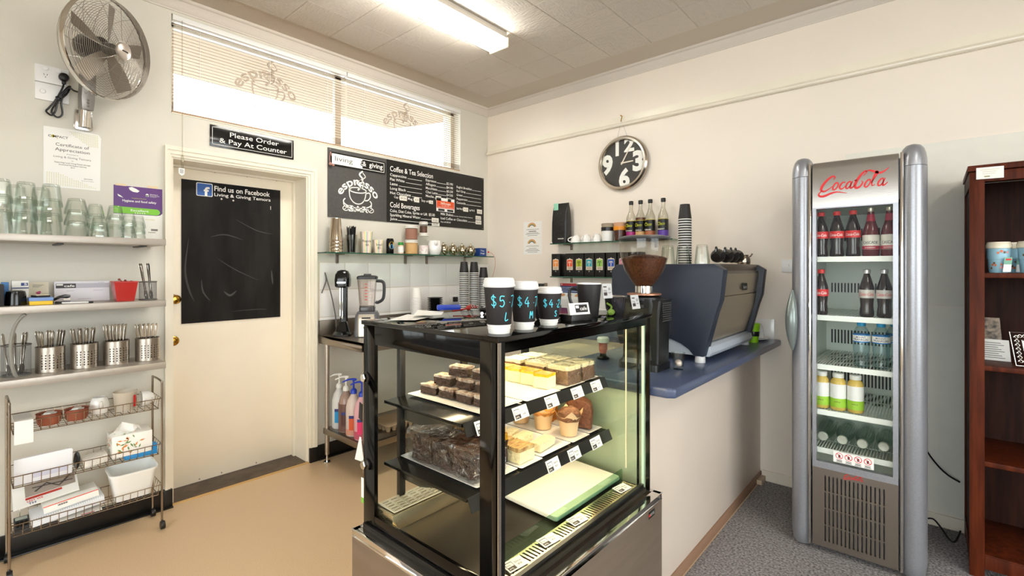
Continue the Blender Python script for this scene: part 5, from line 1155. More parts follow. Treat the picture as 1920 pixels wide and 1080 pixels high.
mb = MB(frame((0, -1.058, 0), (-1, 0, 0), (0, 0, 1))); mb.prism([(-2.602, 1.372), (-2.616, 1.372), (-2.605, 1.30), (-2.60, 1.262), (-2.588, 1.262)], 0, .671); mb.m = 0
mb.build('upper_back_panel', M('machine_steel', (206, 194, 172), .32, .9), e)
mb = MB(frame((0, -1.058, 0), (-1, 0, 0), (0, 0, 1))); mb.prism([(-2.592, 1.258), (-2.602, 1.256), (-2.59, 1.18), (-2.545, 1.03), (-2.532, 1.03)], 0, .671); mb.build('lower_back_panel', M('machine_steel', (206, 194, 172), .32, .9), e)
mb = MB(); mb.box(2.10, 2.604, -1.058, -.388, 1.386, 1.424); mb.build('cup_tray', STEELD, e, bev=.004)
mb = MB(frame((0, -1.09, 0), (-1, 0, 0), (0, 0, 1))); mb.prism([(-2.12, .965), (-2.566, .965), (-2.578, .985), (-2.570, 1.012), (-2.55, 1.024), (-2.12, 1.024)], 0, .72); mb.build('base_tray', PALE, e, bev=.004)
T = FA(2.6085, -.66, 1.300); mb = MB(T); mb.poly(rsq(0, 0, .044, .019, .005), .004); mb.m = 1; mb.text('laco', 0, -.009, .018, .060, .01, .0048, 'C'); mb.build('badge', [INK, M('badge_silver', (190, 186, 180), .4)], e, smooth=0)
for (x, y) in ((2.528, -1.105), (2.528, -.36), (2.16, -1.105), (2.16, -.36)):
    mb = MB(); mb.cyl((x, y, ZW), (x, y, .972), .025, .023, 20); mb.build('foot', M('pale_foot', (206, 206, 208), .3), e, bev=.002)
g_bar = tumbler('glass_tumbler', .038, .029, .098, 12)
for (x, y, s) in ((2.326, -1.02, 'upturned glass on the coffee machine nearest the bean hopper'), (2.405, -1.01, 'upturned glass in the middle of the coffee machine row'), (2.50, -1.0, 'upturned glass at the right of the coffee machine row')):
    stack(g_bar, x, y, 1.4245, 1, .036, s, 'glass', 'glasses on the coffee machine')
stack(pc, 2.205, -.475, 1.424, 19, .0158, 'black takeaway cup in the tall stack on the coffee machine', 'cup', 'cups stacked on the coffee machine')
BCH = M('black_china', (26, 25, 25), .15, coat=.5)
for k, (x, y) in enumerate(((2.50, -.80), (2.515, -.70), (2.525, -.63), (2.53, -.56))):
    mb = MB(frame((x, y, 1.424 + .036), (0, -.25, 1), (1, 0, 0))); mb.lathe([(0, 0), (.024, 0), (.034, .02), (.038, .05), (.036, .05), (.030, .02), (0, .006)], 22); mb.tube(catmull([(.03, 0, .012), (.05, 0, .018), (.052, 0, .034), (.037, 0, .04)], 3), .004, 6)
    tag(mb.build('black_cup', BCH), ('black cup with its handle up, first of the row on the coffee machine', 'black cup on its side, second on the coffee machine', 'black cup on its side, third on the coffee machine', 'black cup on its side, last on the coffee machine')[k], 'cup', 'black cups on the coffee machine')
mb = MB(); mb.lathe([(0, 0), (.034, 0), (.038, .01), (.036, .035), (.026, .05), (.028, .056), (0, .056)], 20, (2.55, -.455, 1.4245)); mb.tube([(2.56, -.425, 1.46), (2.575, -.405, 1.475), (2.58, -.395, 1.488)], .005, 6); tag(mb.build('milk_jug', STEELC), 'small steel milk jug at the far end of the coffee machine', 'jug')

# ---- grinder
gx, gy = 2.372, -1.395
g = thing('coffee_grinder', 'black coffee grinder with a clear bean hopper', 'grinder', (gx, gy, ZW))
mb = MB(L4((gx, gy, ZW))); loft(mb, [rrect(.100, .085, .03, 0), rrect(.100, .085, .03, .03), rrect(.085, .07, .03, .05), rrect(.080, .068, .03, .22), rrect(.088, .075, .03, .30), rrect(.085, .073, .03, .325)]); mb.build('body', BLACK, g)
mb = MB(L4((gx + .060, gy - .005, ZW))); loft(mb, [rrect(.038, .062, .012, .0), rrect(.038, .062, .012, .02), rrect(.042, .062, .012, .24), rrect(.052, .064, .012, .318), rrect(.05, .062, .012, .322)]); mb.m = 1
for k in range(9): mb.box(.0525, .0545, -.045, .045, .225 + k * .010, .229 + k * .010)
mb.build('side_housing', [BLACK, M('slot_grey', (70, 68, 66), .4)], g)
mb = MB(); mb.lathe([(.07, .28), (.082, .285), (.082, .300), (.074, .304), (.074, .312), (.082, .316), (.082, .330), (.06, .338), (0, .338)], 28, (gx, gy, ZW)); mb.build('adjusting_collar', BLACK, g)
mb = MB(); mb.lathe([(0, .338), (.078, .340), (.078, .347), (.05, .350)], 28, (gx, gy, ZW)); mb.build('copper_ring', M('copper_brown', (176, 124, 96), .35, .5), g)
mb = MB(); mb.lathe([(.042, .348), (.042, .382), (.038, .384)], 26, (gx, gy, ZW)); mb.build('steel_neck', CHROME, g)
HP = [(.042, .380), (.060, .405), (.090, .455), (.108, .51), (.1135, .56), (.1145, .600)]
mb = MB(); mb.lathe(HP, 36, (gx, gy, ZW)); mb.build('hopper', G('hopper_plastic', (250, 247, 242), (214, 206, 196), .8), g)
mb = MB(); mb.lathe([(.118, .598), (.120, .603), (.118, .610), (.09, .616), (0, .618)], 36, (gx, gy, ZW)); mb.build('hopper_lid', M('lid_grey', (70, 70, 72), .3), g)
mb = MB(); mb.T = L4((gx, gy, ZW))
lim = [(.040, .386), (.057, .407), (.086, .457), (.104, .51), (.105, .515)]
mb.lathe([(0, .386)] + lim[:-1] + [(.06, .525), (0, .53)], 24)
def hopr(z):
    for (r0, z0), (r1, z1) in zip(lim, lim[1:]):
        if z0 <= z <= z1: return r0 + (r1 - r0) * (z - z0) / (z1 - z0)
    return .104
for k in range(900):
    a = random.uniform(0, 2 * pi)
    if k < 620: z = random.uniform(.398, .513); r = hopr(z) - .0048
    else: r = .097 * sqrt(random.random()); z = .530 - .018 * (r / .1)
    R = (RZ(random.uniform(0, 6)) @ RX(random.uniform(0, 6))).to_4x4(); T0 = mb.T; mb.T = T0 @ Matrix.Translation((r * cos(a), r * sin(a), z)) @ R; mb.ball((0, 0, 0), .0055, 6, 4, .004, .003); mb.T = T0
tag(mb.build('coffee_beans', M('roasted_bean', (84, 46, 26), .35, var=(120, .45))), 'roasted brown coffee beans filling the grinder hopper', 'coffee beans', None, 'stuff')
# ---- small things on the counter
t = thing('shot_glass', 'small faceted shot glass on the blue worktop', 'glass', (2.512, -1.335, ZW)); mb = MB(); mb.lathe([(0, 0), (.022, 0), (.024, .004), (.032, .078), (.030, .078), (.021, .012), (0, .010)], 10); mb.build('glass', TUMB, t, w=False, smooth=15)
mb = MB(); mb.ball((0, 0, .028), .017, 14, 8); mb.build('scoop', M('pale_pinkish', (226, 206, 196), .3, .3), t, w=False)
t = thing('reusable_cup', 'bright green reusable cup with a black band behind the coffee machine', 'cup', (2.545, -.23, ZW)); mb = MB(); mb.lathe([(0, 0), (.027, 0), (.036, .10), (.038, .102), (.038, .115), (.034, .12), (0, .12)], 22); mb.build('body', M('lime_plastic', (150, 214, 30), .35), t, w=False); mb = MB(); mb.lathe([(.0312, .04), (.0325, .042), (.0345, .068), (.0335, .07)], 22); mb.build('band', BLACK, t, w=False)
t = thing('cup_and_saucer', 'upturned white cup standing on a saucer by the wall', 'cup', (2.535, -.105, ZW)); mb = MB(); mb.lathe([(0, 0), (.04, 0), (.07, .012), (.072, .016), (.04, .008), (0, .006)], 28); mb.build('saucer', WHITEC, t, w=False); mb = MB(); mb.lathe([(.040, .016), (.041, .03), (.036, .07), (.026, .098), (.024, .105), (.02, .105), (.019, .098), (0, .096)], 26); mb.build('cup', WHITEC, t, w=False)

# ================================================================== DISPLAY CASE
X0, X1, Y0, Y1, ZB0, ZT = 1.940, 2.562, -2.607, -1.737, .535, 1.225
d = thing('cake_display_case', 'black-framed refrigerated glass cake display case on a steel base', 'display case', (2.25, -2.17, 0))
mb = MB(); mb.box(1.925, 2.598, -2.642, -1.708, .09, .505); mb.build('base_cabinet', M('base_steel', (146, 130, 114), .38, .6, bump=(80, .05), stretch=(1, 1, 10), var=(3, .06)), d, bev=.003)
mb = MB(); mb.box(1.95, 2.57, -2.61, -1.74, .001, .09); mb.build('plinth', BLACK, d)
mb = MB(); P = (1.925, 2.598, -2.642, -1.708)
mb.box(P[0], P[1], P[2], P[2] + .028, .505, .528); mb.box(P[0], P[1], P[3] - .02, P[3], .505, .528); mb.box(P[0], P[0] + .02, P[2], P[3], .505, .528); mb.box(P[1] - .034, P[1], P[2], P[3], .505, .528); mb.build('chrome_channel', CHROME, d, bev=.002)
mb = MB(); mb.box(1.948, 2.556, -2.615, -2.590, .526, .545); mb.build('rubber_seal', BLACK, d, bev=.002)
mb = MB(); mb.box(X0 - .006, X1 + .006, Y0 - .006, Y1 + .006, 1.211, ZT); mb.build('top_panel', BLACKG, d, bev=.002)
mb = MB()
mb.box(X0, X0 + .065, Y0, Y0 + .012, ZB0, 1.210); mb.box(X1 - .066, X1, Y0, Y0 + .012, ZB0, 1.210); mb.box(X0 + .065, X1 - .066, Y0, Y0 + .012, 1.148, 1.210); mb.box(X0 + .065, X1 - .066, Y0, Y0 + .012, ZB0, .582)
mb.build('end_frame', BLACKF, d, bev=.001)
mb = MB(); mb.box(X0 + .064, X1 - .065, Y0 + .003, Y0 + .009, .58, 1.149); mb.build('end_pane', GLASS, d, smooth=0)
mb = MB(); mb.box(X1 - .008, X1, Y0, Y0 + .026, ZB0, 1.210); mb.m = 1; mb.box(X1 - .002, X1 + .001, Y0 - .001, Y0 + .010, ZB0, 1.210); mb.build('corner_post', [BLACKF, STEEL], d, smooth=0)
mb = MB(); mb.box(X1 - .008, X1 - .002, Y0 + .026, Y1 - .004, ZB0, 1.210); mb.build('front_pane', GLASS, d, smooth=0)
mb = MB(); mb.box(X1 - .012, X1 - .008, Y0 + .026, Y1 - .02, 1.180, 1.211); mb.build('front_header', BLACKF, d, smooth=0)
mb = MB(); mb.box(X0, X1 - .010, Y1 - .008, Y1 - .002, ZB0, 1.210); mb.build('far_pane', G('greenish_pane', (240, 248, 240), (196, 214, 200), 1.0), d, smooth=0)
mb = MB(); mb.box(X1 - .016, X1, Y1 - .006, Y1, ZB0, 1.21); mb.box(X1 - .050, X1 - .044, Y1 - .012, Y1 - .002, ZB0, 1.21); mb.build('far_post', BLACKF, d, smooth=0)
mb = MB(); mb.box(X1 - .030, X1 - .020, Y1 - .012, Y1 - .002, ZB0, 1.21); mb.m = 1; mb.box(X1 - .10, X1 - .095, Y1 - .012, Y1 - .009, .60, 1.16); mb.box(X0 + .1, X1 - .095, Y1 - .012, Y1 - .009, 1.155, 1.16); mb.build('far_seal', [M('pale_green_glass_edge', (190, 214, 196), .2), M('cream_seal', (220, 210, 176), .4)], d, smooth=0)
# rear sliding doors
for (y0, y1, x) in ((Y0 + .02, -2.14, 1.952), (-2.18, Y1 - .02, 1.964)):
    mb = MB(); mb.box(x - .004, x + .002, y0 + .02, y1 - .02, .56, 1.20); dr = mb.build('rear_pane', GLASS, d, smooth=0)
    mb = MB(); mb.box(x - .008, x + .006, y0, y0 + .024, ZB0, 1.21); mb.box(x - .008, x + .006, y1 - .024, y1, ZB0, 1.21); mb.box(x - .008, x + .006, y0, y1, ZB0, .56); mb.box(x - .008, x + .006, y0, y1, 1.19, 1.21); mb.build('rear_door_frame', BLACK, d, smooth=0)
for (x, z) in ((1.962, 1.035), (1.962, .745)):
    mb = MB(frame((x, Y0, z), (1, 0, 0), (0, 0, 1))); mb.lathe([(.019, -.002), (.019, .006)], 20, caps=True); mb.m = 1; mb.lathe([(.015, .006), (.015, .018), (.012, .020), (0, .020)], 6)
    mb.build('hinge_bolt', [BLACK, CHROME], d, smooth=20)
T = FA(2.5985, -1.775, .468); mb = MB(T); mb.rect(-.052, .0, 0, .026, .0006); mb.m = 1; mb.text('ANVIL', -.040, .007, .012, .036, .01, .0012); mb.m = 2; mb.disc(-.046, .013, .006, .0012, 10); mb.build('maker_badge', [INK, M('badge_silver', (190, 186, 180), .4), RED], d, smooth=0)
# inside: deck, vents, shelves
mb = MB(); mb.box(X0 + .03, X1 - .01, Y0 + .015, Y1 - .012, .530, .546); mb.build('deck', M('deck_dark_steel', (58, 52, 46), .35, .3), d, smooth=0)
mb = MB(); mb.box(X0 + .14, X1 - .03, Y0 + .020, Y0 + .036, .546, .560); mb.box(X0 + .03, X0 + .14, Y0 + .018, Y1 - .015, .546, .600); mb.build('deck_edge', M('warm_steel', (196, 182, 150), .2, .9), d, bev=.002)
us = [X0 + .04 + .0085 * i for i in range(12)]; 
mb = MB(); L = Y1 - Y0 - .06; vs = [Y0 + .03]
while vs[-1] < Y1 - .05: vs += [vs[-1] + .008, vs[-1] + .034]
mb.plate(us, vs, lambda i, j: i % 2 == 1 and j % 2 == 1, .604, .607); mb.build('rear_vent', M('cream_vent', (226, 216, 186), .4), d, smooth=0)
mb = MB(); vs = [Y0 + .05]; 
while vs[-1] < Y1 - .04: vs += [vs[-1] + .0075, vs[-1] + .015]
mb.plate([2.470, 2.478, 2.522, 2.530], vs, lambda i, j: i == 1 and j % 2 == 1, .556, .559); mb.build('front_vent', M('warm_steel', (196, 182, 150), .2, .9), d, smooth=0)
mb = MB(); mb.box(2.532, 2.546, Y0 + .03, Y1 - .02, .546, .562); mb.build('front_gutter', BLACK, d, smooth=0)
mb = MB(); mb.box(2.455, 2.459, Y0 + .10, Y1 - .03, .546, .600); mb.build('glass_lip', SHELFG, d, smooth=0)
BRK = M('olive_grey_metal', (96, 92, 80), .35, .7)
for (z, xf) in ((.952, 2.372), (.742, 2.392)):
    mb = MB(); mb.box(1.985, xf, Y0 + .05, Y1 - .03, z - .010, z); mb.build('shelf', M('shelf_black', (18, 18, 17), .15), d, bev=.001)
    mb = MB(frame((xf, 0, z), (0, 1, 0), (-.45, 0, 1))); mb.box(Y0 + .05, Y1 - .03, -.040, .002, .004, .007); mb.build('tag_rail', M('rail_black', (26, 26, 25), .3), d, smooth=0)
    for y in (-2.475, -1.80):
        mb = MB(FB(0, y, 0)); mb.prism([(1.985, z - .085), (1.985, z - .011), (xf - .01, z - .011), (xf - .01, z - .035), (2.20, z - .055), (2.08, z - .085)], 0, .003); mb.m = 1; mb.lathe([(0, .006), (.004, .005), (.005, .003)], 8, (2.14, z - .04, 0)); mb.build('shelf_bracket', [BRK, CHROME], d, smooth=0)
for y in (-2.478, -1.80):
    mb = MB(); mb.box(1.972, 1.990, y - .018, y + .006, .546, 1.205); mb.build('shelf_upright', BLACK, d, bev=.001)
mb = MB(); mb.box(2.02, 2.06, Y0 + .06, Y1 - .06, 1.196, 1.206); mb.box(2.455, 2.485, Y0 + .08, Y1 - .08, 1.198, 1.206)
mb.build('light_tube', M('case_lamp', (255, 232, 186), .5, emit=CASE_LAMP), d)
for (z, x) in ((.938, 2.30), (.728, 2.32)):
    mb = MB(); mb.box(x, x + .012, Y0 + .08, Y1 - .06, z - .004, z + .003); mb.build('light_tube', M('case_lamp', (255, 232, 186), .5, emit=CASE_LAMP), d)
mb = MB(); mb.box(2.505, 2.545, -2.20, -2.06, 1.183, 1.209); mb.m = 1; mb.T = FA(2.5455, -2.17, 1.187); mb.rect(0, .055, 0, .019, .001); mb.build('thermostat', [BLACK, M('red_readout', (214, 34, 24), .4, emit=.9)], d, smooth=0)

# ---- plates and cakes
def plate_(name, x0, x1, y0, y1, z, label, h=.016):
    cx, cy, a, b = (x0 + x1) / 2, (y0 + y1) / 2, (x1 - x0) / 2, (y1 - y0) / 2; mb = MB(L4((cx, cy, z)))
    loft(mb, [rrect(a - .02, b - .02, .006, .0003), rrect(a - .008, b - .008, .008, .003), rrect(a, b, .006, .0066), rrect(a - .001, b - .001, .006, .0072), rrect(a - .010, b - .010, .008, .0056), rrect(a - .016, b - .016, .006, .0050)])
    o = mb.build('serving_plate', WHITEC); tag(o, label, 'plate', 'white plates in the display case'); return o
U, Lw = .953, .743
plate_('', 1.9965, 2.366, -2.470, -2.275, U, 'white plate of brownies on the upper case shelf')
plate_('', 1.9965, 2.380, -2.270, -2.075, U, 'empty-fronted white plate on the upper case shelf')
plate_('', 1.9965, 2.372, -2.070, -1.900, U, 'white plate under the frosted cakes, nearer one')
plate_('', 1.9965, 2.366, -1.895, -1.790, U, 'white plate under the frosted cakes, far end')
plate_('', 1.9965, 2.376, -2.500, -2.310, Lw, 'white plate of film-wrapped chocolate cake on the lower shelf')
plate_('', 1.9965, 2.386, -2.305, -2.190, Lw, 'white plate of marbled slices on the lower shelf')
plate_('', 1.9965, 2.376, -2.185, -2.005, Lw, 'white plate of pale shortbread fingers on the lower shelf')
plate_('', 1.9965, 2.380, -2.000, -1.880, Lw, 'white plate under the muffins on the lower shelf')
plate_('', 1.9965, 2.372, -1.875, -1.775, Lw, 'white plate under the banana bread on the lower shelf')
def lump(mb, c, sz, rz=0, j=.0025, n=4, topm=None):
    """crumbly block: subdivided box with jittered surface; topm gives the material index for the upper face"""
    R = L4(c, rz); T0 = mb.T; mb.T = T0 @ R; m0 = mb.m
    idx = {}; vs = []; fs = []; ms = []
    def V(i, k, l):
        if (i, k, l) not in idx:
            idx[(i, k, l)] = len(vs); q = lambda: random.uniform(-j, j)
            vs.append(((i / n - .5) * sz[0] + q(), (k / n - .5) * sz[1] + q(), l / n * sz[2] + (q() if l else 0)))
        return idx[(i, k, l)]
    for a in range(n):
        for b_ in range(n):
            fs += [(V(a, b_, 0), V(a, b_ + 1, 0), V(a + 1, b_ + 1, 0), V(a + 1, b_, 0))]; ms.append(m0)
            fs += [(V(a, b_, n), V(a + 1, b_, n), V(a + 1, b_ + 1, n), V(a, b_ + 1, n))]; ms.append(m0 if topm is None else topm)
            for (f) in ((V(a, 0, b_), V(a + 1, 0, b_), V(a + 1, 0, b_ + 1), V(a, 0, b_ + 1)), (V(a + 1, n, b_), V(a, n, b_), V(a, n, b_ + 1), V(a + 1, n, b_ + 1)), (V(0, a + 1, b_), V(0, a, b_), V(0, a, b_ + 1), V(0, a + 1, b_ + 1)), (V(n, a, b_), V(n, a + 1, b_), V(n, a + 1, b_ + 1), V(n, a, b_ + 1))):
                fs.append(f); ms.append(topm if (topm is not None and b_ == n - 1) else m0)
    mb.add(vs, fs); mb.mi[-len(fs):] = ms; mb.T = T0; return mb
CH1 = M('brownie_crumb', (58, 36, 25), .6, var=(90, .4), bump=(140, .8)); SUG = M('icing_sugar', (212, 198, 184), .8, var=(60, .25, (120, 90, 72)), bump=(90, .5))
pu = U + .0078; pl = Lw + .0078
for k, (x, y, z, r) in enumerate(((2.06, -2.405, 0, .1), (2.15, -2.40, 0, .0), (2.236, -2.400, 0, -.05), (2.321, -2.398, 0, .05), (2.10, -2.333, 0, 0), (2.22, -2.330, 0, .05), (2.11, -2.385, .036, .12), (2.21, -2.375, .036, -.05), (2.30, -2.37, .036, .1), (2.165, -2.365, .072, .25), (2.275, -2.36, .072, .05))):
    mb = MB(); lump(mb, (x, y, pu + z), (.074, .049, .0325), r, .0018, 4, 1); tag(mb.build('brownie', [CH1, SUG], smooth=0), ('dark brownie in the bottom row on the upper shelf plate', 'sugar-dusted brownie in the middle row of the pile', 'sugar-dusted brownie on top of the pile')[int(z / .035)], 'brownie', ('brownies in the bottom row', 'brownies in the middle row', 'brownies on top')[int(z / .035)])
YC = M('cheesecake', (238, 222, 170), .5, var=(30, .04)); YT = M('passionfruit_glaze', (240, 190, 40), .15, var=(70, .12, (214, 150, 20)), coat=.6)
for k, x in enumerate((2.10, 2.165, 2.232, 2.305)):
    mb = MB(); lump(mb, (x, -2.065 - .012 * (k == 3), pu), (.060, .060, .052), .08, .0008, 5, 1); tag(mb.build('cheesecake_slice', [YC, YT], smooth=30), ('yellow-glazed cheesecake slice at the back of the row', 'yellow-glazed cheesecake slice, second from the back', 'yellow-glazed cheesecake slice, second from the front', 'yellow-glazed cheesecake slice at the front of the row')[k], 'slice')
CK = M('brown_sponge', (122, 88, 62), .7, var=(90, .25), bump=(120, .6)); IC = M('cream_icing', (240, 232, 190), .5, var=(25, .06), bump=(30, .6))
n = 0
for (x, lab) in ((2.08, 'back'), (2.20, 'middle'), (2.315, 'front')):
    for (y, l2) in ((-1.965, 'near'), (-1.862, 'far')):
        mb = MB(); lump(mb, (x, y, pu), (.094, .085, .066), random.uniform(-.02, .02), .0015, 5, 1); t = mb.build('frosted_cake_slice', [CK, IC], smooth=25); tag(t, f'cream-frosted brown cake slice, {l2} row, {lab} position', 'cake')
        if x > 2.1:
            mb = MB(); lump(mb, (x, y, pu + .0002), (.103, .0935, .071), 0, .002, 6); mb.build('film', FILM, t, smooth=20)
CHK = M('choc_slab', (62, 36, 26), .45, var=(40, .45), bump=(60, 1))
t = thing('chocolate_cake', 'large chocolate slab cake under shiny cling film on the lower shelf', 'cake', (2.19, -2.41, pl))
for (x, y, r) in ((2.09, -2.424, .03), (2.19, -2.420, -.04), (2.29, -2.418, .03)):
    mb = MB(); lump(mb, (x, y, pl), (.092, .112, .080), r, .004, 5); mb.build('slab', CHK, t, smooth=0)
mb = MB(); lump(mb, (2.19, -2.420, pl + .0002), (.335, .138, .098), 0, .006, 9); mb.build('cling_film', FILM, t, smooth=30)
OR = M('orange_icing', (240, 178, 40), .4, var=(50, .25, (120, 60, 20)), stretch=(3, 1, 1))
for k, x in enumerate((2.12, 2.20, 2.28)):
    mb = MB(); lump(mb, (x, -2.3155, pl), (.074, .036, .098), 0, .002, 4, 1); tag(mb.build('orange_slice', [CHK, OR], smooth=20), ('orange-iced slice behind the chocolate cake, rear one', 'orange-iced slice behind the chocolate cake, middle one', 'orange-iced slice behind the chocolate cake, front one')[k], 'slice')
MA = M('marble_icing', (236, 206, 140), .4, var=(40, .2, (160, 110, 60)), stretch=(4, 1, 1)); SP = M('pale_sponge', (240, 226, 180), .7, bump=(120, .5), var=(80, .08))
for k, x in enumerate((2.15, 2.235, 2.325)):
    mb = MB(); lump(mb, (x, -2.250, pl), (.078, .076, .050), 0, .0015, 4, 1); tag(mb.build('marbled_slice', [SP, MA], smooth=20), ('marbled iced slice, rear of the row on the lower shelf', 'marbled iced slice, middle of the row on the lower shelf', 'marbled iced slice, front of the row on the lower shelf')[k], 'slice')
SB = M('shortbread', (242, 226, 184), .8, var=(120, .1), bump=(160, .7))
for k, (x, y) in enumerate(((2.06, -2.15), (2.115, -2.145), (2.17, -2.135), (2.23, -2.125), (2.32, -2.11))):
    mb = MB(); lump(mb, (x, y, pl), (.042 if k < 4 else .048, .105, .026), .12, .0016, 5); tag(mb.build('shortbread_finger', SB, smooth=20), 'pale shortbread finger, %s from the back of its plate' % ('first', 'second', 'third', 'fourth', 'fifth')[k], 'biscuit', 'shortbread fingers')
MF = M('muffin_crumb', (196, 130, 58), .7, var=(60, .3), bump=(70, .9)); MFD = M('dark_muffin', (120, 76, 44), .7, var=(60, .35), bump=(70, .9)); PW = M('muffin_paper', (214, 180, 136), .7)
for k, (x, y, s, lab) in enumerate(((2.075, -1.942, MF, 'golden muffin in tulip paper at the back'), (2.195, -1.942, MF, 'golden muffin in tulip paper in the middle'), (2.318, -1.938, MFD, 'dark-topped muffin in tulip paper at the front'))):
    t = thing('muffin', lab, 'muffin', (x, y, pl), .4 * k); t.scale = (1.22, 1.22, 1.15)
    mb = MB(); mb.lathe([(0, .05), (.034, .05), (.040, .062), (.036, .078), (.020, .090), (0, .094)], 16); mb.v = [p + Vector((random.uniform(-.002, .002), random.uniform(-.002, .002), random.uniform(-.003, .003))) for p in mb.v]; mb.build('crumb', s, t, w=False, smooth=0)
    mb = MB(); nn = 24; vs = []
    for q, (r, z) in enumerate(((.026, 0), (.033, .05), (.040, .066))):
        for i in range(nn):
            a = 2 * pi * i / nn; zz = z + (.024 * max(0, cos(a * 4)) if q == 2 else 0); rr_ = r + (.007 * max(0, cos(a * 4)) if q == 2 else 0); vs.append((rr_ * cos(a), rr_ * sin(a), zz))
    mb.add(vs, [(q * nn + i, q * nn + (i + 1) % nn, (q + 1) * nn + (i + 1) % nn, (q + 1) * nn + i) for q in range(2) for i in range(nn)]); mb.add([(.026 * cos(2 * pi * i / nn), .026 * sin(2 * pi * i / nn), .0) for i in range(nn)], [tuple(range(nn))]); mb.build('tulip_wrapper', PW, t, w=False, smooth=50)
BB = M('banana_bread', (112, 66, 40), .6, var=(90, .25), bump=(110, .6))
for k, y in enumerate((-1.842, -1.812, -1.786)):
    mb = MB(frame((2.30 - .02 * k, y, pl + .0016), (1, .15, 0), (0, .12, 1))); o_ = [(-.056, 0), (.056, 0), (.058, .07), (.05, .092), (.03, .103), (0, .106), (-.03, .103), (-.05, .092), (-.058, .07)]
    mb.prism(o_, -.011, .011); t = mb.build('banana_bread_slice', BB, bev=.003); tag(t, ('front brown banana bread slice leaning in film', 'middle brown banana bread slice', 'rear brown banana bread slice')[k], 'bread')
mb = MB(); lump(mb, (2.135, -1.835, pl), (.08, .05, .085), .1, .003, 5); tag(mb.build('wrapped_loaf_slice', M('amber_loaf', (176, 104, 36), .3, var=(40, .4)), smooth=30), 'amber loaf slice in shiny wrap behind the muffins', 'bread')
mb = MB(); T = L4((2.305, -1.985, .5605)); mb.T = T @ Matrix.Rotation(radians(2), 4, 'Y'); loft(mb, [rrect(.144, .215, .010, 0), rrect(.146, .217, .012, .006), rrect(.144, .215, .012, .014)]); tag(mb.build('cutting_board', M('pale_plastic_board', (240, 234, 218), .35)), 'large pale plastic board on the floor of the display case', 'board')
def ptag(T, label, words):
    t = thing('price_tag', label, 'price tag', T.translation, 0, 'price tags in the display case'); W, H_ = .070, .040
    mb = MB(T); mb.box(-W / 2, W / 2, 0, H_, 0, .002); mb.build('card', PAPER, t, smooth=0)
    mb = MB(T); mb.rect(-W / 2 + .004, -.004, .003, .016, .0024); mb.m = 1
    for (a, b_, c_, e_) in ((-W / 2 + .004, -.004, .031, .033), (-W / 2 + .004, -W / 2 + .0055, .016, .033), (-.0055, -.004, .016, .033)): mb.rect(a, b_, c_, e_, .0024)
    mb.text('living', -W / 2 + .007, .020, .006, .014, 0, .0024); mb.m = 2; mb.text('giving', -W / 2 + .007, .007, .006, .014, 0, .0028); mb.m = 1
    mb.text(words[0], .014, .021, .007, .024, 0, .0024, 'C'); mb.text(words[1], .014, .010, .0065, .015, .01, .0024, 'C'); mb.build('print', [M('tag_dark', (60, 52, 50), .6), INK, WHITEI], t, smooth=0)
for (y, wd, s) in ((-2.315, ('Citrus Tart', '$4.80'), 'price tag below the empty plate, upper shelf, nearest the black post'), (-2.145, ('Cheesecake', '$5.00'), 'price tag below the cheesecake, upper shelf'), (-1.985, ('Slice', '$4.20'), 'price tag below the near frosted cakes, upper shelf'), (-1.850, ('Carrot Cake', '$5.20'), 'price tag at the far end of the upper shelf')):
    ptag(frame((2.397, y, U - .036), (0, 1, .02), (-.45, 0, 1)), s, wd)
for (y, wd, s) in ((-2.165, ('Vanilla Slice', '$4.20'), 'price tag nearest the black post on the lower shelf'), (-2.035, ('Muffin', '$4.20'), 'price tag below the muffins on the lower shelf'), (-1.885, ('Banana Bread', '$4.00'), 'price tag below the banana bread on the lower shelf')):
    ptag(frame((2.417, y, Lw - .036), (0, 1, .02), (-.45, 0, 1)), s, wd)
ptag(frame((2.405, -2.490, U - .036), (0, 1, .0), (-.45, 0, 1)), 'price tag beside the brownies, seen through the end pane', ('Brownie', '$4.50'))
for (y, s) in ((-2.475, 'price tag lying on the front vent at the near corner'), (-2.315, 'price tag lying on the front vent, second from the near corner'), (-2.155, 'price tag lying on the front vent, near the middle'), (-1.850, 'price tag lying on the front vent at the far end')):
    ptag(frame((2.520, y, .5605), (.12, 1, 0), (-1, .12, .12)), s, ('Slice', '$4.20'))

# ---- on top of the case
GL = {'$': [[(.9, 1.5), (.4, 1.75), (.1, 1.4), (.5, 1.0), (.9, .6), (.5, .2), (.05, .5)], [(.5, 2.0), (.5, -.1)]], '5': [[(.9, 1.7), (.2, 1.7), (.15, 1.0), (.6, 1.15), (.85, .6), (.5, .1), (.05, .3)]], '4': [[(.6, 1.8), (.05, .7), (.95, .7)], [(.65, 1.2), (.65, .0)]], '7': [[(.05, 1.7), (.9, 1.7), (.4, 0)]], '2': [[(.1, 1.4), (.5, 1.75), (.85, 1.4), (.5, .7), (.05, .05), (.9, .05)]], '.': [[(.4, .75), (.6, .75)]], 'L': [[(.3, 1.7), (.1, .05), (.9, .25)]], 'M': [[(.0, 0), (.15, 1.7), (.5, .7), (.85, 1.7), (1.0, 0)]], 'S': [[(.85, 1.5), (.4, 1.75), (.15, 1.35), (.5, .95), (.85, .5), (.45, .05), (.05, .35)]], '0': [[(.5, 1.7), (.1, .9), (.5, .05), (.9, .9), (.5, 1.7)]]}
CH = M('chalk_aqua', (90, 214, 236), .5)
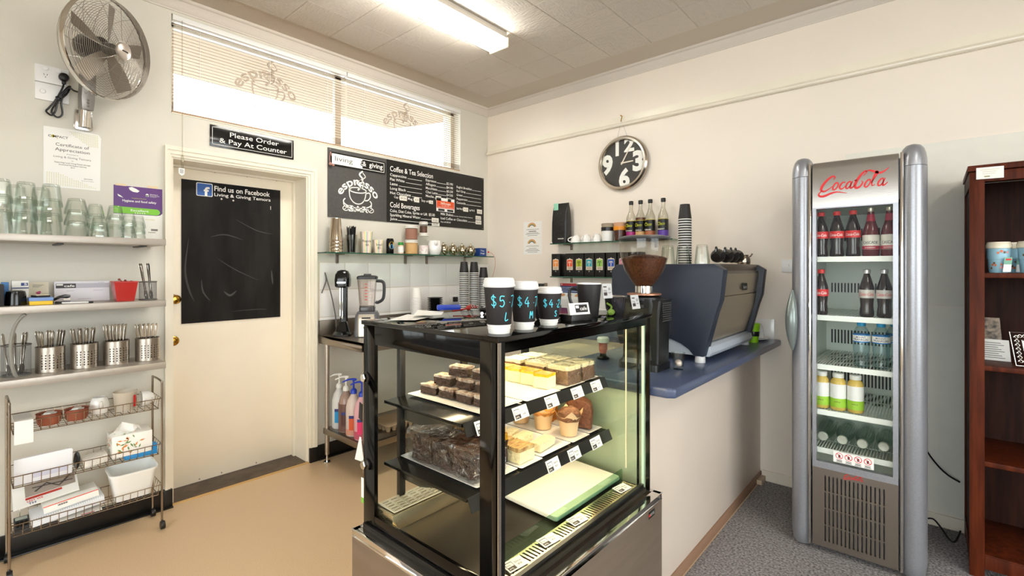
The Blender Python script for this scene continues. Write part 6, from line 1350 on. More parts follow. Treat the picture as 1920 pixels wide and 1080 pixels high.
def takeaway(x, y, r0, r1, h, price, size, label):
    t = thing('takeaway_cup', label, 'cup', (x, y, ZT), 0, 'price display cups on the case')
    sl0, sl1 = .16 * h, .83 * h; rad = lambda z: r0 + (r1 - r0) * z / (h * .93)
    mb = MB(); mb.lathe([(0, .002), (r0 - .003, .002), (r0 - .001, 0), (rad(sl0), sl0), (rad(h * .93), h * .93)], 40); mb.build('paper_body', PAPER, t, w=False)
    mb = MB(); mb.ring((0, 0, sl0 * .55), rad(sl0 * .55), .0009, 'z', 40, 4); mb.ring((0, 0, sl0 * .98), rad(sl0) + .0006, .0012, 'z', 40, 4); mb.build('ridges', PAPER, t, w=False)
    mb = MB(); mb.lathe([(rad(sl0) + .0004, sl0), (rad(sl0) + .0012, sl0 + .001), (rad(sl1) + .0012, sl1), (rad(sl1), sl1)], 40); mb.build('black_sleeve', M('sleeve_black', (38, 34, 34), .6, var=(120, .1)), t, w=False)
    mb = MB(); R = r1 + .0022; mb.lathe([(R, h * .845), (R + .001, h * .85), (R + .001, h * .875), (R - .001, h * .885), (R - .002, h * .96), (R - .0045, h * .995), (R - .007, h), (R - .010, h * .985), (0, h * .985)], 40); mb.build('lid', M('lid_white', (238, 238, 238), .35), t, w=False)
    mb = MB(); a0 = radians(-62)
    def write(s, a_start, z, hh):
        a = a_start
        for ch in s:
            for st in GL[ch]:
                P = catmull([(p[0], p[1], 0) for p in st], 4); w = .0026; pts = []
                for i, p in enumerate(P):
                    zz = z + p.y * hh / 2; r = rad(zz) + .0022; pts.append((p.x * hh * .45, zz, r))
                for (p, q) in zip(pts, pts[1:]):
                    dx, dz = q[0] - p[0], q[1] - p[1]; l = sqrt(dx * dx + dz * dz) or 1; nx, nz = -dz / l * w / 2, dx / l * w / 2
                    vs = [(c2[0] + s2 * nx, c2[1] + s2 * nz, c2[2]) for c2 in (p, q) for s2 in (-1, 1)]
                    mb.add([(v[2] * cos(a + v[0] / v[2]), v[2] * sin(a + v[0] / v[2]), v[1]) for v in vs], [(0, 1, 3, 2)])
            a += (hh * .62 if ch != '.' else hh * .30) / rad(z)
    k = h / .148
    write(price, radians(-80), h * .48, .034 * k); write(size, radians(-22), h * .24, .026 * k)
    mb.build('chalk_writing', CH, t, w=False, smooth=0)
takeaway(2.503, -2.540, .030, .0415, .150, '$5.70', 'L', 'largest black takeaway cup marked L on the display case')
takeaway(2.500, -2.430, .028, .0405, .138, '$4.70', 'M', 'medium black takeaway cup marked M on the display case')
takeaway(2.492, -2.300, .027, .0395, .118, '$4.20', 'S', 'smallest black takeaway cup marked S on the display case')
t = thing('card_holder', 'black holder of white business cards marked cafe', 'card holder', (2.505, -2.150, ZT)); T = frame((2.515, -2.150, ZT), (.25, .97, 0), (-.25, .06, 1))
mb = MB(frame((2.515, -2.150, ZT + .0003), (.25, .97, 0), (0, 0, 1))); mb.prism([(-.048, 0), (.048, 0), (.046, .022), (-.046, .022)], -.055, .004); mb.build('tray', BLACK, t, bev=.003)
mb = MB(T); mb.box(-.044, .044, .014, .062, -.010, 0); mb.build('cards', PAPER, t, smooth=0)
mb = MB(T); mb.rect(-.018, .036, .030, .056, .0005); mb.m = 1; mb.text('cafe', .002, .037, .012, .030, .01, .001); mb.rect(-.016, -.002, .044, .053, .001); mb.m = 2; mb.rect(-.03, .03, .020, .022, .0005); mb.build('print', [INK, WHITEI, GREYI], t, smooth=0)
mb = MB(); mb.lathe([(0, 0), (.02, 0), (.04, .03), (.045, .05), (.03, .066), (0, .07)], 16, (2.395, -2.205, ZT + .0003)); mb.m = 1; mb.cbox((2.40, -2.15, ZT + .086), (.03, .055, .012), RZ(.3)); mb.box(2.385, 2.40, -2.16, -2.14, ZT + .0003, ZT + .085)
tag(mb.build('tape_dispenser', [BLACKM, M('orange_plastic', (226, 84, 40), .4)], bev=.002), 'black tape dispenser with an orange top behind the card holder', 'dispenser')
BM = M('matt_black_china', (36, 35, 36), .4)
t = thing('coffee_mug', 'tall matt black mug with a white inside on the display case', 'mug', (2.440, -1.985, ZT)); mb = MB(); mb.lathe([(0, 0), (.032, 0), (.034, .003), (.046, .118)], 36); mb.build('body', BM, t, w=False)
mb = MB(); mb.lathe([(.046, .118), (.0455, .122), (.043, .122), (.042, .116), (.031, .006), (0, .006)], 36); mb.build('white_lining', WHITEC, t, w=False)
mb = MB(); A_ = radians(-150); mb.T = Matrix.Rotation(A_, 4, 'Z'); mb.tube(catmull([(.042, 0, .096), (.062, 0, .102), (.072, 0, .085), (.066, 0, .05), (.046, 0, .034), (.036, 0, .032)], 5), .0058, 8); mb.build('handle', BM, t, w=False)
t = thing('glass_bowl_cup', 'short dark glass cup with a metal rim beside the grinder', 'cup', (2.470, -1.845, ZT)); mb = MB(); mb.lathe([(0, 0), (.026, 0), (.036, .02), (.041, .068), (.039, .068), (.034, .02), (0, .006)], 28); mb.build('bowl', M('smoked_glass', (44, 42, 46), .08, alpha=.85), t, w=False); mb = MB(); mb.ring((0, 0, .068), .0405, .002, 'z', 30, 5); mb.build('rim', CHROME, t, w=False)
mb = MB(); mb.tube(catmull([(2.48, -1.925, ZT + .003), (2.485, -1.90, ZT + .03), (2.47, -1.91, ZT + .045)], 4), .004, 5); mb.ball((2.50, -1.93, ZT + .014), .012, 8, 6, .02, .012); tag(mb.build('green_sprig', M('leaf_green', (110, 140, 50), .5)), 'small green plastic sprig between the mug and the glass cup', 'sprig')
def ctag(T, label):
    t = thing('price_tag', label, 'price tag', T.translation, 0, 'price tags on top of the case'); mb = MB(T); mb.box(-.026, .026, 0, .054, 0, .003); mb.build('holder', M('tag_grey', (206, 206, 206), .3), t, smooth=0)
    mb = MB(T); mb.rect(-.022, -.003, .010, .022, .0036); mb.m = 1; mb.rect(-.022, -.003, .040, .044, .0036); mb.text('lvg', -.021, .026, .006, .016, 0, .0036); mb.text('$5', .012, .030, .009, .012, 0, .0036, 'C'); mb.text('each', .012, .018, .006, .014, 0, .0036, 'C'); mb.build('print', [M('tag_dark', (60, 52, 50), .6), INK], t, smooth=0)
ctag(frame((2.497, -1.950, ZT + .066), (.15, .98, 0), (-.12, 0, 1)), 'white price tag clipped high on the black mug'); ctag(frame((2.535, -1.800, ZT + .020), (.1, .99, 0), (-.2, 0, 1)), 'white price tag in front of the dark glass cup')
# papers on the far corner of the top
for k, (x, y, a, s) in enumerate(((2.02, -2.47, .5, 'loose white sheet at the corner of the case top'), (1.995, -2.37, .8, 'loose white sheet beside the blue pen, on top'))):
    mb = MB(L4((x, y, ZT + .001 + .008 * k), a)); mb.add([(-.05, -.08, 0), (.05, -.08, .003), (.05, .08, 0), (-.05, .08, .006)], [(0, 1, 2, 3)]); tag(mb.build('paper_sheet', PAPER, smooth=0), s, 'paper', 'papers on the case')
mb = MB(L4((1.995, -2.275, ZT + .0165), 1.0)); mb.prism([(-.045, -.012), (.045, -.012), (.045, .012), (-.045, .012)], 0, .02); tag(mb.build('blue_wallet', BLUEP, bev=.006), 'shiny blue folded wallet on the far edge of the case top', 'wallet')
mb = MB(); mb.tube([(1.952, -2.215, ZT + .006), (1.952, -2.135, ZT + .010)], .004, 6); mb.ball((1.952, -2.130, ZT + .013), .011, 8, 6); 
for k in range(4): mb.tube([(1.95, -2.125 + .012 * k, ZT + .010), (1.945, -2.110 + .014 * k, ZT + .026 - .004 * k)], .0025, 5)
tag(mb.build('red_twig', M('dark_red_twig', (168, 40, 30), .5)), 'small dark red twig lying at the back edge of the case top', 'twig')

# ---- oddments by the case
t = thing('hanging_card', 'folded white card hanging from the rear corner of the display case', 'card', (1.928, -2.60, .735)); mb = MB(FB(1.909, -2.600, .735)); mb.prism([(-.035, 0), (.022, .004), (.004, .085), (-.004, .085)], 0, .0015); mb.build('card', PAPER, t, smooth=0)
mb = MB(FB(1.909, -2.600, .735)); mb.prism([(-.010, .150), (.012, .140), (.014, .200), (-.004, .205)], 0, .002); mb.build('black_clip', BLACK, t, smooth=0)
mb = MB(FB(1.930, -2.602, .600)); mb.box(-.012, .008, .018, .085, 0, .001); mb.m = 1; mb.box(-.012, .008, 0, .018, 0, .001); tag(mb.build('sticker_strip', [PAPER, M('sticker_green', (130, 190, 70), .5)], smooth=0), 'narrow white and green sticker low on the rear edge of the case', 'sticker')
t = thing('serving_tongs', 'silver and black serving tongs on the case top behind the largest cup', 'tongs', (2.05, -2.14, ZT))
for k, pts in enumerate(([(1.985, -2.055, ZT + .012), (2.03, -2.10, ZT + .016), (2.075, -2.13, ZT + .026), (2.11, -2.14, ZT + .034)], [(1.985, -2.055, ZT + .010), (2.03, -2.11, ZT + .008), (2.08, -2.165, ZT + .006), (2.115, -2.215, ZT + .006)])):
    mb = MB(); mb.tube(catmull(pts, 5), .006, 8); mb.build('arm', CHROME, t)
mb = MB(); mb.ball((2.095, -2.165, ZT + .018), .030, 14, 8, .035, .016); mb.build('black_scoop', BLACK, t)
t = thing('yellow_carton', 'yellow and white carton on the lower bench shelf seen through the case', 'carton', (.47, -1.23, .245)); mb = MB(); mb.box(.44, .50, -1.26, -1.20, .2456, .40); mb.build('carton', M('carton_yellow', (236, 206, 40), .5), t, bev=.002); mb = MB(); mb.box(.438, .502, -1.262, -1.235, .25, .38); mb.build('side_print', PAPER, t, smooth=0)
t = thing('egg_tray', 'grey-brown cardboard egg tray on the lower bench shelf', 'egg tray', (.40, -1.42, .245)); mb = MB(L4((.40, -1.42, .2456)))
for i in range(5):
    for j in range(5): mb.lathe([(.014, 0), (.018, .02), (.024, .045)], 8, (-.10 + .048 * i, -.10 + .048 * j, 0)); 
mb.box(-.125, .125, -.125, .125, .040, .046); mb.build('moulded_tray', M('egg_card', (176, 150, 120), .8, bump=(60, .4)), t)

# ================================================================== DRINKS FRIDGE
f = thing('drinks_fridge', 'tall silver drinks fridge with a glass door and red script logo', 'fridge', (3.105, -.38, 0))
SIL = M('silver_paint', (156, 158, 164), .32, .55, var=(200, .06)); SILD = M('silver_paint_dark', (120, 122, 128), .35, .5); INW = M('fridge_lining', (226, 232, 224), .4); DST = M('door_steel', (176, 172, 168), .26, .9, bump=(60, .04), stretch=(1, 1, 10))
fx0, fx1, fy0, fy1 = 2.905, 3.312, -.675, -.03
mb = MB(); mb.box(fx0 - .03, fx0, fy0, fy1, .03, 1.90); mb.box(fx1, fx1 + .03, fy0, fy1, .03, 1.90); mb.box(fx0, fx1, fy1 - .03, fy1, .03, 1.90); mb.box(fx0, fx1, fy0, fy1, 1.72, 1.905); mb.box(fx0, fx1, fy0, fy1, .03, .43); mb.build('cabinet', SILD, f, smooth=0)
mb = MB()
q = .002
mb.box(fx0, fx0 + .008, fy0 + .02, fy1 - .03, .43, 1.72); mb.box(fx1 - .008, fx1, fy0 + .02, fy1 - .03, .43, 1.72); mb.box(fx0, fx1, fy0 + .02, fy1 - .03, .43, .438); mb.box(fx0, fx1, fy0 + .02, fy1 - .03, 1.71, 1.72); mb.build('lining', INW, f, smooth=0)
# vented back lining with real slots
us = [fx0 + .008]
while us[-1] < fx1 - .03: us += [us[-1] + .008, us[-1] + .016]
us.append(fx1 - .008); vs = [.438, .62, .685, .72, .90, .96, 1.04, 1.26, 1.315, 1.56, 1.63, 1.71]
mb = MB(FB(0, fy1 - .06, 0)); mb.plate(us, vs, lambda i, j: i % 2 == 1 and j in (1, 3, 5, 7, 9) and 2 < i < len(us) - 4, 0, .004); mb.build('back_lining', INW, f, smooth=0)
mb = MB(); mb.box(fx0 + .008, fx1 - .008, fy1 - .045, fy1 - .04, .44, 1.71); mb.build('duct', M('duct_dark', (60, 64, 62), .6), f, smooth=0)
# side columns: rounded pillars with domed ends
for cx, s in ((2.892, -1), (3.325, 1)):
    P = []
    for i in range(15):
        a = pi * i / 14; P.append((cos(a) * .050, -sin(a) * .068))
    def loop(k, z, dz=0): return [(cx + p[0] * k, -.655 + p[1] * k, z) for p in P] + [(cx + (-.050) * k, -.6505, z), (cx + .050 * k, -.6505, z)]
    mb = MB(); loft(mb, [loop(.70, .010), loop(.88, .025), loop(1, .075), loop(1, 1.86)]); mb.build('column', SIL, f, smooth=40)
    mb = MB(); loft(mb, [loop(1.0, 1.862), loop(.985, 1.89), loop(.92, 1.918), loop(.78, 1.942), loop(.55, 1.957), loop(.25, 1.963)]); mb.build('column_cap', SIL, f, smooth=60)
    mb = MB(); xx = cx - s * .038; mb.box(xx - .006, xx + .006, -.722, -.700, .03, 1.925); mb.build('chrome_strip', CHROME, f, bev=.004)
# door
dx0, dx1 = 2.942, 3.275
mb = MB(frame((dx0, 0, 0), (0, 1, 0), (0, 0, 1)))
mb.prism([(-.690, 1.700), (-.722, 1.700), (-.722, 1.888), (-.716, 1.910), (-.700, 1.924), (-.680, 1.928), (-.62, 1.928), (-.62, 1.700)], 0, dx1 - dx0); mb.build('header_panel', DST, f, smooth=50)
mb = MB(); W0, W1, Z0_, Z1_ = 2.958, 3.256, .452, 1.694
for (a, b_, c_, e_) in ((dx0, W0, .42, 1.70), (W1, dx1, .42, 1.70), (W0, W1, .42, Z0_), (W0, W1, Z1_, 1.70)): mb.box(a, b_, -.722, -.690, c_, e_)
mb.build('door_frame', SIL, f, smooth=0)
mb = MB(); mb.box(W0 - .002, W1 + .002, -.712, -.706, Z0_ - .002, Z1_ + .002); mb.build('door_pane', GLASS, f, smooth=0)
# grille with real slots
us = [dx0, 2.993]; 
while us[-1] < 3.225: us += [us[-1] + .0058, us[-1] + .0163]
us += [dx1]; vs = [.035, .065, .140, .147, .222, .229, .304, .311, .386, .42]
mb = MB(FB(0, -.705, 0)); mb.plate(us, vs, lambda i, j: i % 2 == 1 and j % 2 == 1 and i < len(us) - 2, 0, .015); mb.build('grille_panel', M('grille_steel', (132, 122, 112), .34, .8, bump=(80, .04), stretch=(1, 1, 10)), f, smooth=0)
mb = MB(); mb.box(dx0, dx1, -.66, -.655, .035, .42); mb.build('grille_backing', BLACK, f, smooth=0)
mb = MB(); mb.tube([(2.857, -.728 - .030 * sin(pi * i / 16), .985 + .305 * i / 16) for i in range(17)], [.003 + .024 * sin(pi * i / 16) ** .8 for i in range(17)], 14); mb.build('handle', M('handle_grey', (130, 140, 138), .3, .4), f, smooth=60)
# script logo
def script_logo(T, w):
    mb = MB(T); k = w / 10.0
    def st(pts, ws, c=False):
        P = catmull([(p[0], p[1], 0) for p in pts], 6, c); n = len(P)
        mb.ribbon([((p.x + .12 * p.y) * k, p.y * k) for p in P], [k * (ws[0] + (ws[1] - ws[0]) * sin(pi * i / max(1, n - 1)) ** 1.2) for i in range(n)], 0, c)
    st([(2.05, 2.15), (2.2, 2.6), (1.75, 2.75), (1.0, 2.1), (.45, 1.2), (.35, .5), (.75, .2), (1.35, .45), (1.95, .95)], (.10, .42))
    st([(.55, .35), (.1, -.1), (.2, -.55), (.9, -.65), (1.9, -.25), (2.9, -.1), (4.3, -.45)], (.08, .40))
    ell = lambda cx, cy, a, b_: [(cx + a * cos(t_) + .25 * b_ * sin(t_), cy + b_ * sin(t_)) for t_ in [2 * pi * i / 10 for i in range(10)]]
    for cx in (2.45, 7.05): st(ell(cx, .95, .33, .62), (.20, .26), True)
    st([(3.75, 1.35), (3.7, 1.55), (3.35, 1.4), (3.1, .85), (3.25, .4), (3.65, .5), (4.0, .9)], (.10, .30))
    for cx in (4.35, 8.85):
        st(ell(cx, .95, .30, .60), (.18, .26), True); st([(cx + .55, 1.6), (cx + .35, .9), (cx + .35, .4), (cx + .65, .5), (cx + .95, .9)], (.10, .28))
    st([(5.12, 1.62), (5.30, 1.66), (5.5, 1.70)], (.20, .28))
    st([(6.35, 2.35), (6.7, 2.85), (6.5, 3.1), (5.95, 2.5), (5.45, 1.5), (5.3, .7), (5.6, .3), (6.1, .6), (6.35, 1.2), (6.1, 1.5)], (.10, .42))
    st([(7.55, .9), (7.95, 1.8), (8.25, 2.6), (8.1, 2.85), (7.85, 2.2), (7.65, 1.1), (7.75, .45), (8.1, .7)], (.10, .28))
    st([(6.5, 2.95), (7.0, 3.15), (7.7, 2.9), (8.5, 2.55), (9.1, 2.75), (9.7, 3.35)], (.06, .40))
    return mb
script_logo(FB(2.968, -.7228, 1.772) @ Matrix.Rotation(radians(0), 4, 'Z'), .272).build('script_logo', RED, f, smooth=0)
script_logo(FB(3.070, -.7205, .396), .078).build('small_script_logo', RED, f, smooth=0)
T = FB(3.028, -.7128, .462); mb = MB(T); mb.rect(0, .158, 0, .052, 0); mb.m = 1
for k in range(4):
    u = .024 + k * .037; mb.m = 1; mb.ribbon([(u + .014 * cos(a * pi / 10), .032 + .014 * sin(a * pi / 10)) for a in range(20)], .0026, .0004, True); mb.m = 2; mb.poly([(u - .004, .024), (u + .004, .024), (u + .005, .036), (u - .003, .040)], .0003); mb.m = 1; mb.ribbon([(u - .009, .041), (u + .009, .023)], .0026, .0006); mb.m = 2
    for (a, v) in ((.012, .011), (.010, .007), (.013, .003)): mb.rect(u - a, u + a, v, v + .0022, .0004)
mb.build('warning_sticker', [PAPER, RED, INK], f, smooth=0)
SHW = M('white_wire', (236, 240, 234), .35)
for z in (1.455, 1.163, .917, .690, .500):
    mb = MB(); mb.box(2.922, 3.295, -.668, -.660, z - .022, z + .004); mb.box(2.922, 3.295, -.09, -.085, z - .006, z); mb.box(2.922, 2.926, -.668, -.09, z - .008, z); mb.box(3.291, 3.295, -.668, -.09, z - .008, z)
    for i in range(30): x = 2.932 + .0122 * i; mb.box(x - .0018, x + .0018, -.664, -.09, z - .004, z)
    for y in (-.5, -.3): mb.box(2.922, 3.295, y - .002, y + .002, z - .008, z - .004)
    mb.build('wire_shelf', SHW, f, smooth=0)
for x in (2.914, 3.294):
    mb = MB(); mb.box(x, x + .008, -.664, -.652, .46, 1.69); mb.build('light_tube', M('fridge_lamp', (226, 244, 232), .5, emit=FRIDGE_LAMP), f)
mb = MB(); mb.tube(catmull([(3.345, -.10, .46), (3.40, -.06, .36), (3.45, -.04, .30), (3.500, -.03, .27)], 4), .0045, 6); mb.build('mains_lead', BLACK, f)
mb = MB(); mb.tube(catmull([(3.350, -.14, .065), (3.39, -.12, .075), (3.42, -.13, .05), (3.455, -.17, .012), (3.475, -.18, .010), (3.49, -.15, .03), (3.50, -.10, .04)], 5), .0045, 6); tag(mb.build('floor_cable', BLACK), 'thin black cable looping on the carpet beside the fridge', 'cable')

# ---- bottles
def bottle(kind, x, y, z, label, group):
    t = thing(kind + '_bottle', label, 'bottle', (x, y, z), 0, group); D = BOT[kind]
    for part, prof_, mat, seg in D['parts']:
        mb = MB(); mb.lathe(prof_, seg); mb.build(part, mat, t, w=False)
    T = frame((0, -D['r'] - .0012, 0), (1, 0, 0), (0, 0, 1)); mb = MB(); 
    for (s, v, h, w, mi) in D['words']:
        mb.m = mi; m2 = MB(); m2.text(s, 0, v, h, w, .008, 0, 'C', .15 if D.get('it') else 0); R = D['r'] + .0012
        mb.add([(R * sin(p.x / R), -R * cos(p.x / R), p.y) for p in m2.v], m2.f)
    if D['words']: mb.build('label_lettering', D['inks'], t, w=False, smooth=0)
    return t
COLA = M('cola', (30, 14, 10), .08, spec=.6); ROSE = M('raspberry_drink', (92, 18, 30), .08); CREAM = M('cream_label', (226, 222, 212), .5); WAT = G('water_plastic', (236, 246, 248), (180, 206, 212), 1.0); AQUA = M('aqua_label', (40, 130, 200), .4); JUI = M('apple_juice', (214, 184, 96), .15); WCAP = M('white_cap', (238, 238, 232), .4); LGRN = M('label_green', (160, 206, 60), .5)
cont = [(0, 0), (.026, 0), (.030, .010), (.029, .03), (.026, .055), (.029, .09), (.032, .12), (.030, .145), (.020, .180), (.013, .205), (.012, .212)]
CAPR = [(.0145, .210), (.016, .212), (.016, .228), (.013, .231), (0, .231)]
casc = [(0, 0), (.031, 0), (.034, .008), (.034, .105), (.030, .135), (.018, .172), (.0135, .195), (.0135, .222)]
BOT = {
 'cola': dict(r=.0325, parts=[('bottle', cont, COLA, 24), ('label', [(.0325, .095), (.0328, .130)], RED, 24), ('cap', CAPR, RED, 20)], words=[('Coca-Cola', .105, .014, .062, 0)], inks=[WHITEI], it=1),
 'diet_cola': dict(r=.0325, parts=[('bottle', cont, COLA, 24), ('label', [(.0325, .092), (.0328, .132)], M('silver_label', (206, 204, 198), .4), 24), ('cap', CAPR, M('silver_cap', (190, 190, 188), .3, .6), 20)], words=[('Coca-Cola', .104, .015, .064, 0)], inks=[RED], it=1),
 'soft_drink': dict(r=.034, parts=[('bottle', casc, ROSE, 24), ('label', [(.0345, .035), (.0345, .105)], CREAM, 28), ('label_band', [(.0350, .036), (.0350, .052)], M('crimson_label', (176, 26, 60), .4), 28), ('neck_label', [(.0188, .172), (.0145, .205)], M('crimson_label', (176, 26, 60), .4), 20), ('cap', [(.0145, .218), (.0155, .220), (.015, .236), (0, .238)], M('tin_cap', (206, 200, 180), .3, .7), 20)], words=[('CASCADE', .062, .013, .062, 0), ('RASPBERRY', .041, .006, .045, 1)], inks=[INK, WHITEI]),
 'water': dict(r=.035, parts=[('bottle', [(0, 0), (.028, 0), (.034, .01), (.030, .05), (.034, .09), (.035, .15), (.034, .18), (.022, .205), (.015, .215)], WAT, 26), ('label', [(.0352, .130), (.0355, .172)], AQUA, 26), ('label_oval', [(.0360, .136), (.0362, .166)], WHITEI, 26), ('cap', [(.017, .214), (.018, .216), (.018, .240), (.015, .243), (0, .243)], M('aqua_cap', (40, 150, 206), .4), 20)], words=[('MOUNT', .153, .009, .040, 0), ('FRANKLIN', .140, .011, .062, 0)], inks=[M('water_navy', (30, 50, 110), .5)]),
 'juice': dict(r=.034, parts=[('bottle', [(0, 0), (.030, 0), (.034, .006), (.034, .125), (.032, .145), (.021, .160), (.020, .165)], JUI, 26), ('label', [(.0345, .045), (.0345, .130)], WHITEP, 28), ('label_green', [(.0348, .016), (.0348, .060)], LGRN, 28), ('cap', [(.023, .160), (.025, .162), (.025, .180), (.022, .183), (0, .183)], WCAP, 22)], words=[('APPLE', .040, .006, .026, 0)], inks=[M('olive_ink', (90, 90, 40), .6)]),
}
FY = -.60
for (kind, x, z, lab, g_) in (('cola', 2.961, 1.457, 'red-labelled cola bottle at the left edge of the top shelf', 'colas on the top shelf'), ('cola', 3.028, 1.457, 'red-labelled cola bottle, second on the top shelf', 'colas on the top shelf'), ('cola', 3.095, 1.457, 'red-labelled cola bottle, third on the top shelf', 'colas on the top shelf'),
        ('soft_drink', 3.166, 1.457, 'dark red soft drink with an arched cream label, left one', 'raspberry drinks'), ('soft_drink', 3.238, 1.457, 'dark red soft drink with an arched cream label, middle one', 'raspberry drinks'), ('soft_drink', 3.250, 1.457, 'dark red soft drink at the right edge of the top shelf', 'raspberry drinks'),
        ('cola', 2.961, 1.165, 'red-labelled cola bottle alone on the second fridge shelf', 'colas lower down'), ('diet_cola', 3.150, 1.165, 'silver-labelled cola bottle, left of the pair on the second shelf', 'silver-labelled colas'), ('diet_cola', 3.218, 1.165, 'silver-labelled cola bottle, right of the pair on the second shelf', 'silver-labelled colas'),
        ('water', 3.128, .919, 'clear water bottle with a blue cap, left one', 'water bottles'), ('water', 3.205, .919, 'clear water bottle with a blue cap, middle one', 'water bottles'), ('water', 3.252, .919, 'clear water bottle at the right edge of the third shelf', 'water bottles'),
        ('juice', 2.963, .692, 'apple juice bottle at the left edge of the fourth shelf', 'apple juices'), ('juice', 3.034, .692, 'apple juice bottle in the middle of the three', 'apple juices'), ('juice', 3.105, .692, 'apple juice bottle, rightmost of the three', 'apple juices')):
    tb_ = bottle(kind, x, FY + (.085 if 'right edge' in lab else .01 if kind == 'water' else 0), z, lab, g_); tb_.scale = (1, 1, .93 if kind == 'water' else 1)
GR = G('greenish_bottle', (226, 236, 230), (170, 188, 178), 1.0)
for k, (x, y) in enumerate(((2.968, -.60), (3.050, -.60), (3.132, -.60), (3.214, -.58))):
    t = thing('glass_bottle', ('clear glass bottle lying cap-out, leftmost on the bottom shelf', 'clear glass bottle lying cap-out, second on the bottom shelf', 'clear glass bottle lying cap-out, third on the bottom shelf', 'clear glass bottle lying cap-out, rightmost on the bottom shelf')[k], 'bottle', (x, y, .5005 + .040), 0, 'bottles lying in the fridge')
    t.rotation_euler = (radians(90), 0, 0)
    mb = MB(); mb.lathe([(0, -.26), (.036, -.26), (.039, -.25), (.039, -.11), (.030, -.06), (.020, -.03), (.017, -.01)], 24); mb.build('bottle', GR, t, w=False)
    mb = MB(); mb.lathe([(.021, -.016), (.022, -.014), (.022, .0), (.019, .003), (0, .002)], 22); mb.build('cap', M('pale_metal_cap', (206, 208, 196), .3, .5), t, w=False)

# ================================================================== BOOKCASE
b = thing('bookcase', 'dark red timber open bookcase at the right edge', 'bookcase', (3.98, -.235, 0))
bx0, bx1, by0, by1 = 3.518, 4.46, -.470, -.020
mb = MB(); mb.box(bx0 - .006, bx1 + .006, by0 - .006, by1, 1.842, 1.868); mb.build('top', TIMBER, b, bev=.003)
for x in (bx0, bx1 - .050):
    mb = MB(); mb.box(x, x + .050, by0, by0 + .030, 0, 1.838); mb.build('stile', TIMBER, b, bev=.002)
for (x0, x1) in ((bx0 + .008, bx0 + .020), (bx1 - .020, bx1 - .008)):
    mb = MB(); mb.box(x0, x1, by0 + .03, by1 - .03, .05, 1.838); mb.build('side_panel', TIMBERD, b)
for x in (bx0, bx1 - .02):
    mb = MB(); mb.box(x, x + .020, by1 - .035, by1, 0, 1.838); mb.build('rear_stile', TIMBER, b)
    for (za, zb) in ((1.775, 1.838), (.04, .11)): mb = MB(); mb.box(x, x + .020, by0 + .03, by1, za, zb); mb.build('side_rail', TIMBER, b)
mb = MB(); mb.box(bx0 + .05, bx1 - .05, by0, by0 + .025, 1.792, 1.838); mb.build('head_rail', TIMBER, b, bev=.002)
mb = MB(); mb.box(bx0 + .05, bx1 - .05, by0, by0 + .025, .045, .105); mb.build('bottom_rail', TIMBER, b, bev=.002)
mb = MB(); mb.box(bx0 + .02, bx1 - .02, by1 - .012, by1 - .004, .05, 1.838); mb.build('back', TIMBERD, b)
for z in (1.380, .962, .530, .110):
    mb = MB(); mb.box(bx0 + .02, bx1 - .02, by0 + .004, by1 - .012, z - .022, z); mb.build('shelf', TIMBER, b, bev=.002)
t = thing('shelf_sign', 'small white printed card fixed to the bookcase top', 'sign', (3.6, by0 - .007, 1.80)); T = frame((3.540, by0 - .0075, 1.803), (1, 0, -.015), (0, 0, 1)); mb = MB(T); mb.box(0, .088, 0, .052, 0, .0012); mb.build('card', PAPER, t, smooth=0)
mb = MB(T)
for (a, b_, v) in ((.012, .075, .040), (.02, .066, .031), (.02, .062, .022)): mb.rect(a, b_, v, v + .002, .0016)
mb.m = 1; mb.rect(.026, .044, .008, .013, .0016); mb.build('print', [M('faint_gold', (214, 206, 178), .7), M('olive_bar', (140, 138, 80), .6)], t, smooth=0)
LB = M('pale_blue_print', (150, 196, 216), .45)
def bkcup(x, y, label, tagged):
    z = 1.3806; t = thing('reusable_cup', label, 'cup', (x, y, z), 0, 'pale blue reusable cups in the bookcase')
    mb = MB(); mb.lathe([(0, 0), (.031, 0), (.033, .003), (.037, .06), (.039, .062), (.041, .112)], 30); mb.build('body', LB, t, w=False)
    mb = MB(); mb.lathe([(.042, .110), (.0445, .112), (.0445, .128), (.041, .134), (.038, .140), (0, .140)], 30); mb.build('lid', M('cream_lid', (234, 226, 204), .4), t, w=False)
    mb = MB()
    for k in range(16):
        a = random.uniform(-2.6, -.4); zz = random.uniform(.01, .10); r = .0325 + .0085 * zz / .11 + .0022; mb.m = k % 3; wrapdisc(mb, r, a, zz, .10, .006, 7)
    mb.build('bird_print', [M('print_orange', (214, 110, 60), .5), M('print_brown', (110, 84, 60), .5), M('print_pink', (226, 150, 150), .5)], t, w=False, smooth=0)
    if tagged:
        mb = MB(frame((x + .022, y - .046, z + .004), (1, .25, 0), (.08, 0, 1))); mb.box(-.013, .013, 0, .066, 0, .001); mb.m = 1; mb.rect(-.013, .013, .034, .066, .0014); mb.m = 2; mb.rect(-.008, .010, .052, .060, .0018); mb.build('swing_tag', [PAPER, M('tag_sage', (120, 176, 150), .5), RED], t, smooth=0)
bkcup(3.618, -.39, 'pale blue printed cup with a swing tag, leftmost in the bookcase', True); bkcup(3.668, -.285, 'pale blue printed cup standing behind the others', True); bkcup(3.716, -.41, 'pale blue printed cup at the right edge of the photo', False)
t = thing('photo_card', 'card with a photo above printed text leaning in the bookcase', 'card', (3.60, -.26, .962)); T = frame((3.590, -.27, .9632), (1, -.1, 0), (-.06, .22, 1)); mb = MB(T); mb.box(-.03, .078, 0, .10, 0, .002); mb.build('card', PAPER, t, smooth=0)
mb = MB(T); mb.box(-.03, .055, .10, .205, -.003, 0); mb.build('photo', M('dim_photo', (96, 92, 80), .4, var=(40, .7, (170, 150, 130))), t, smooth=0)
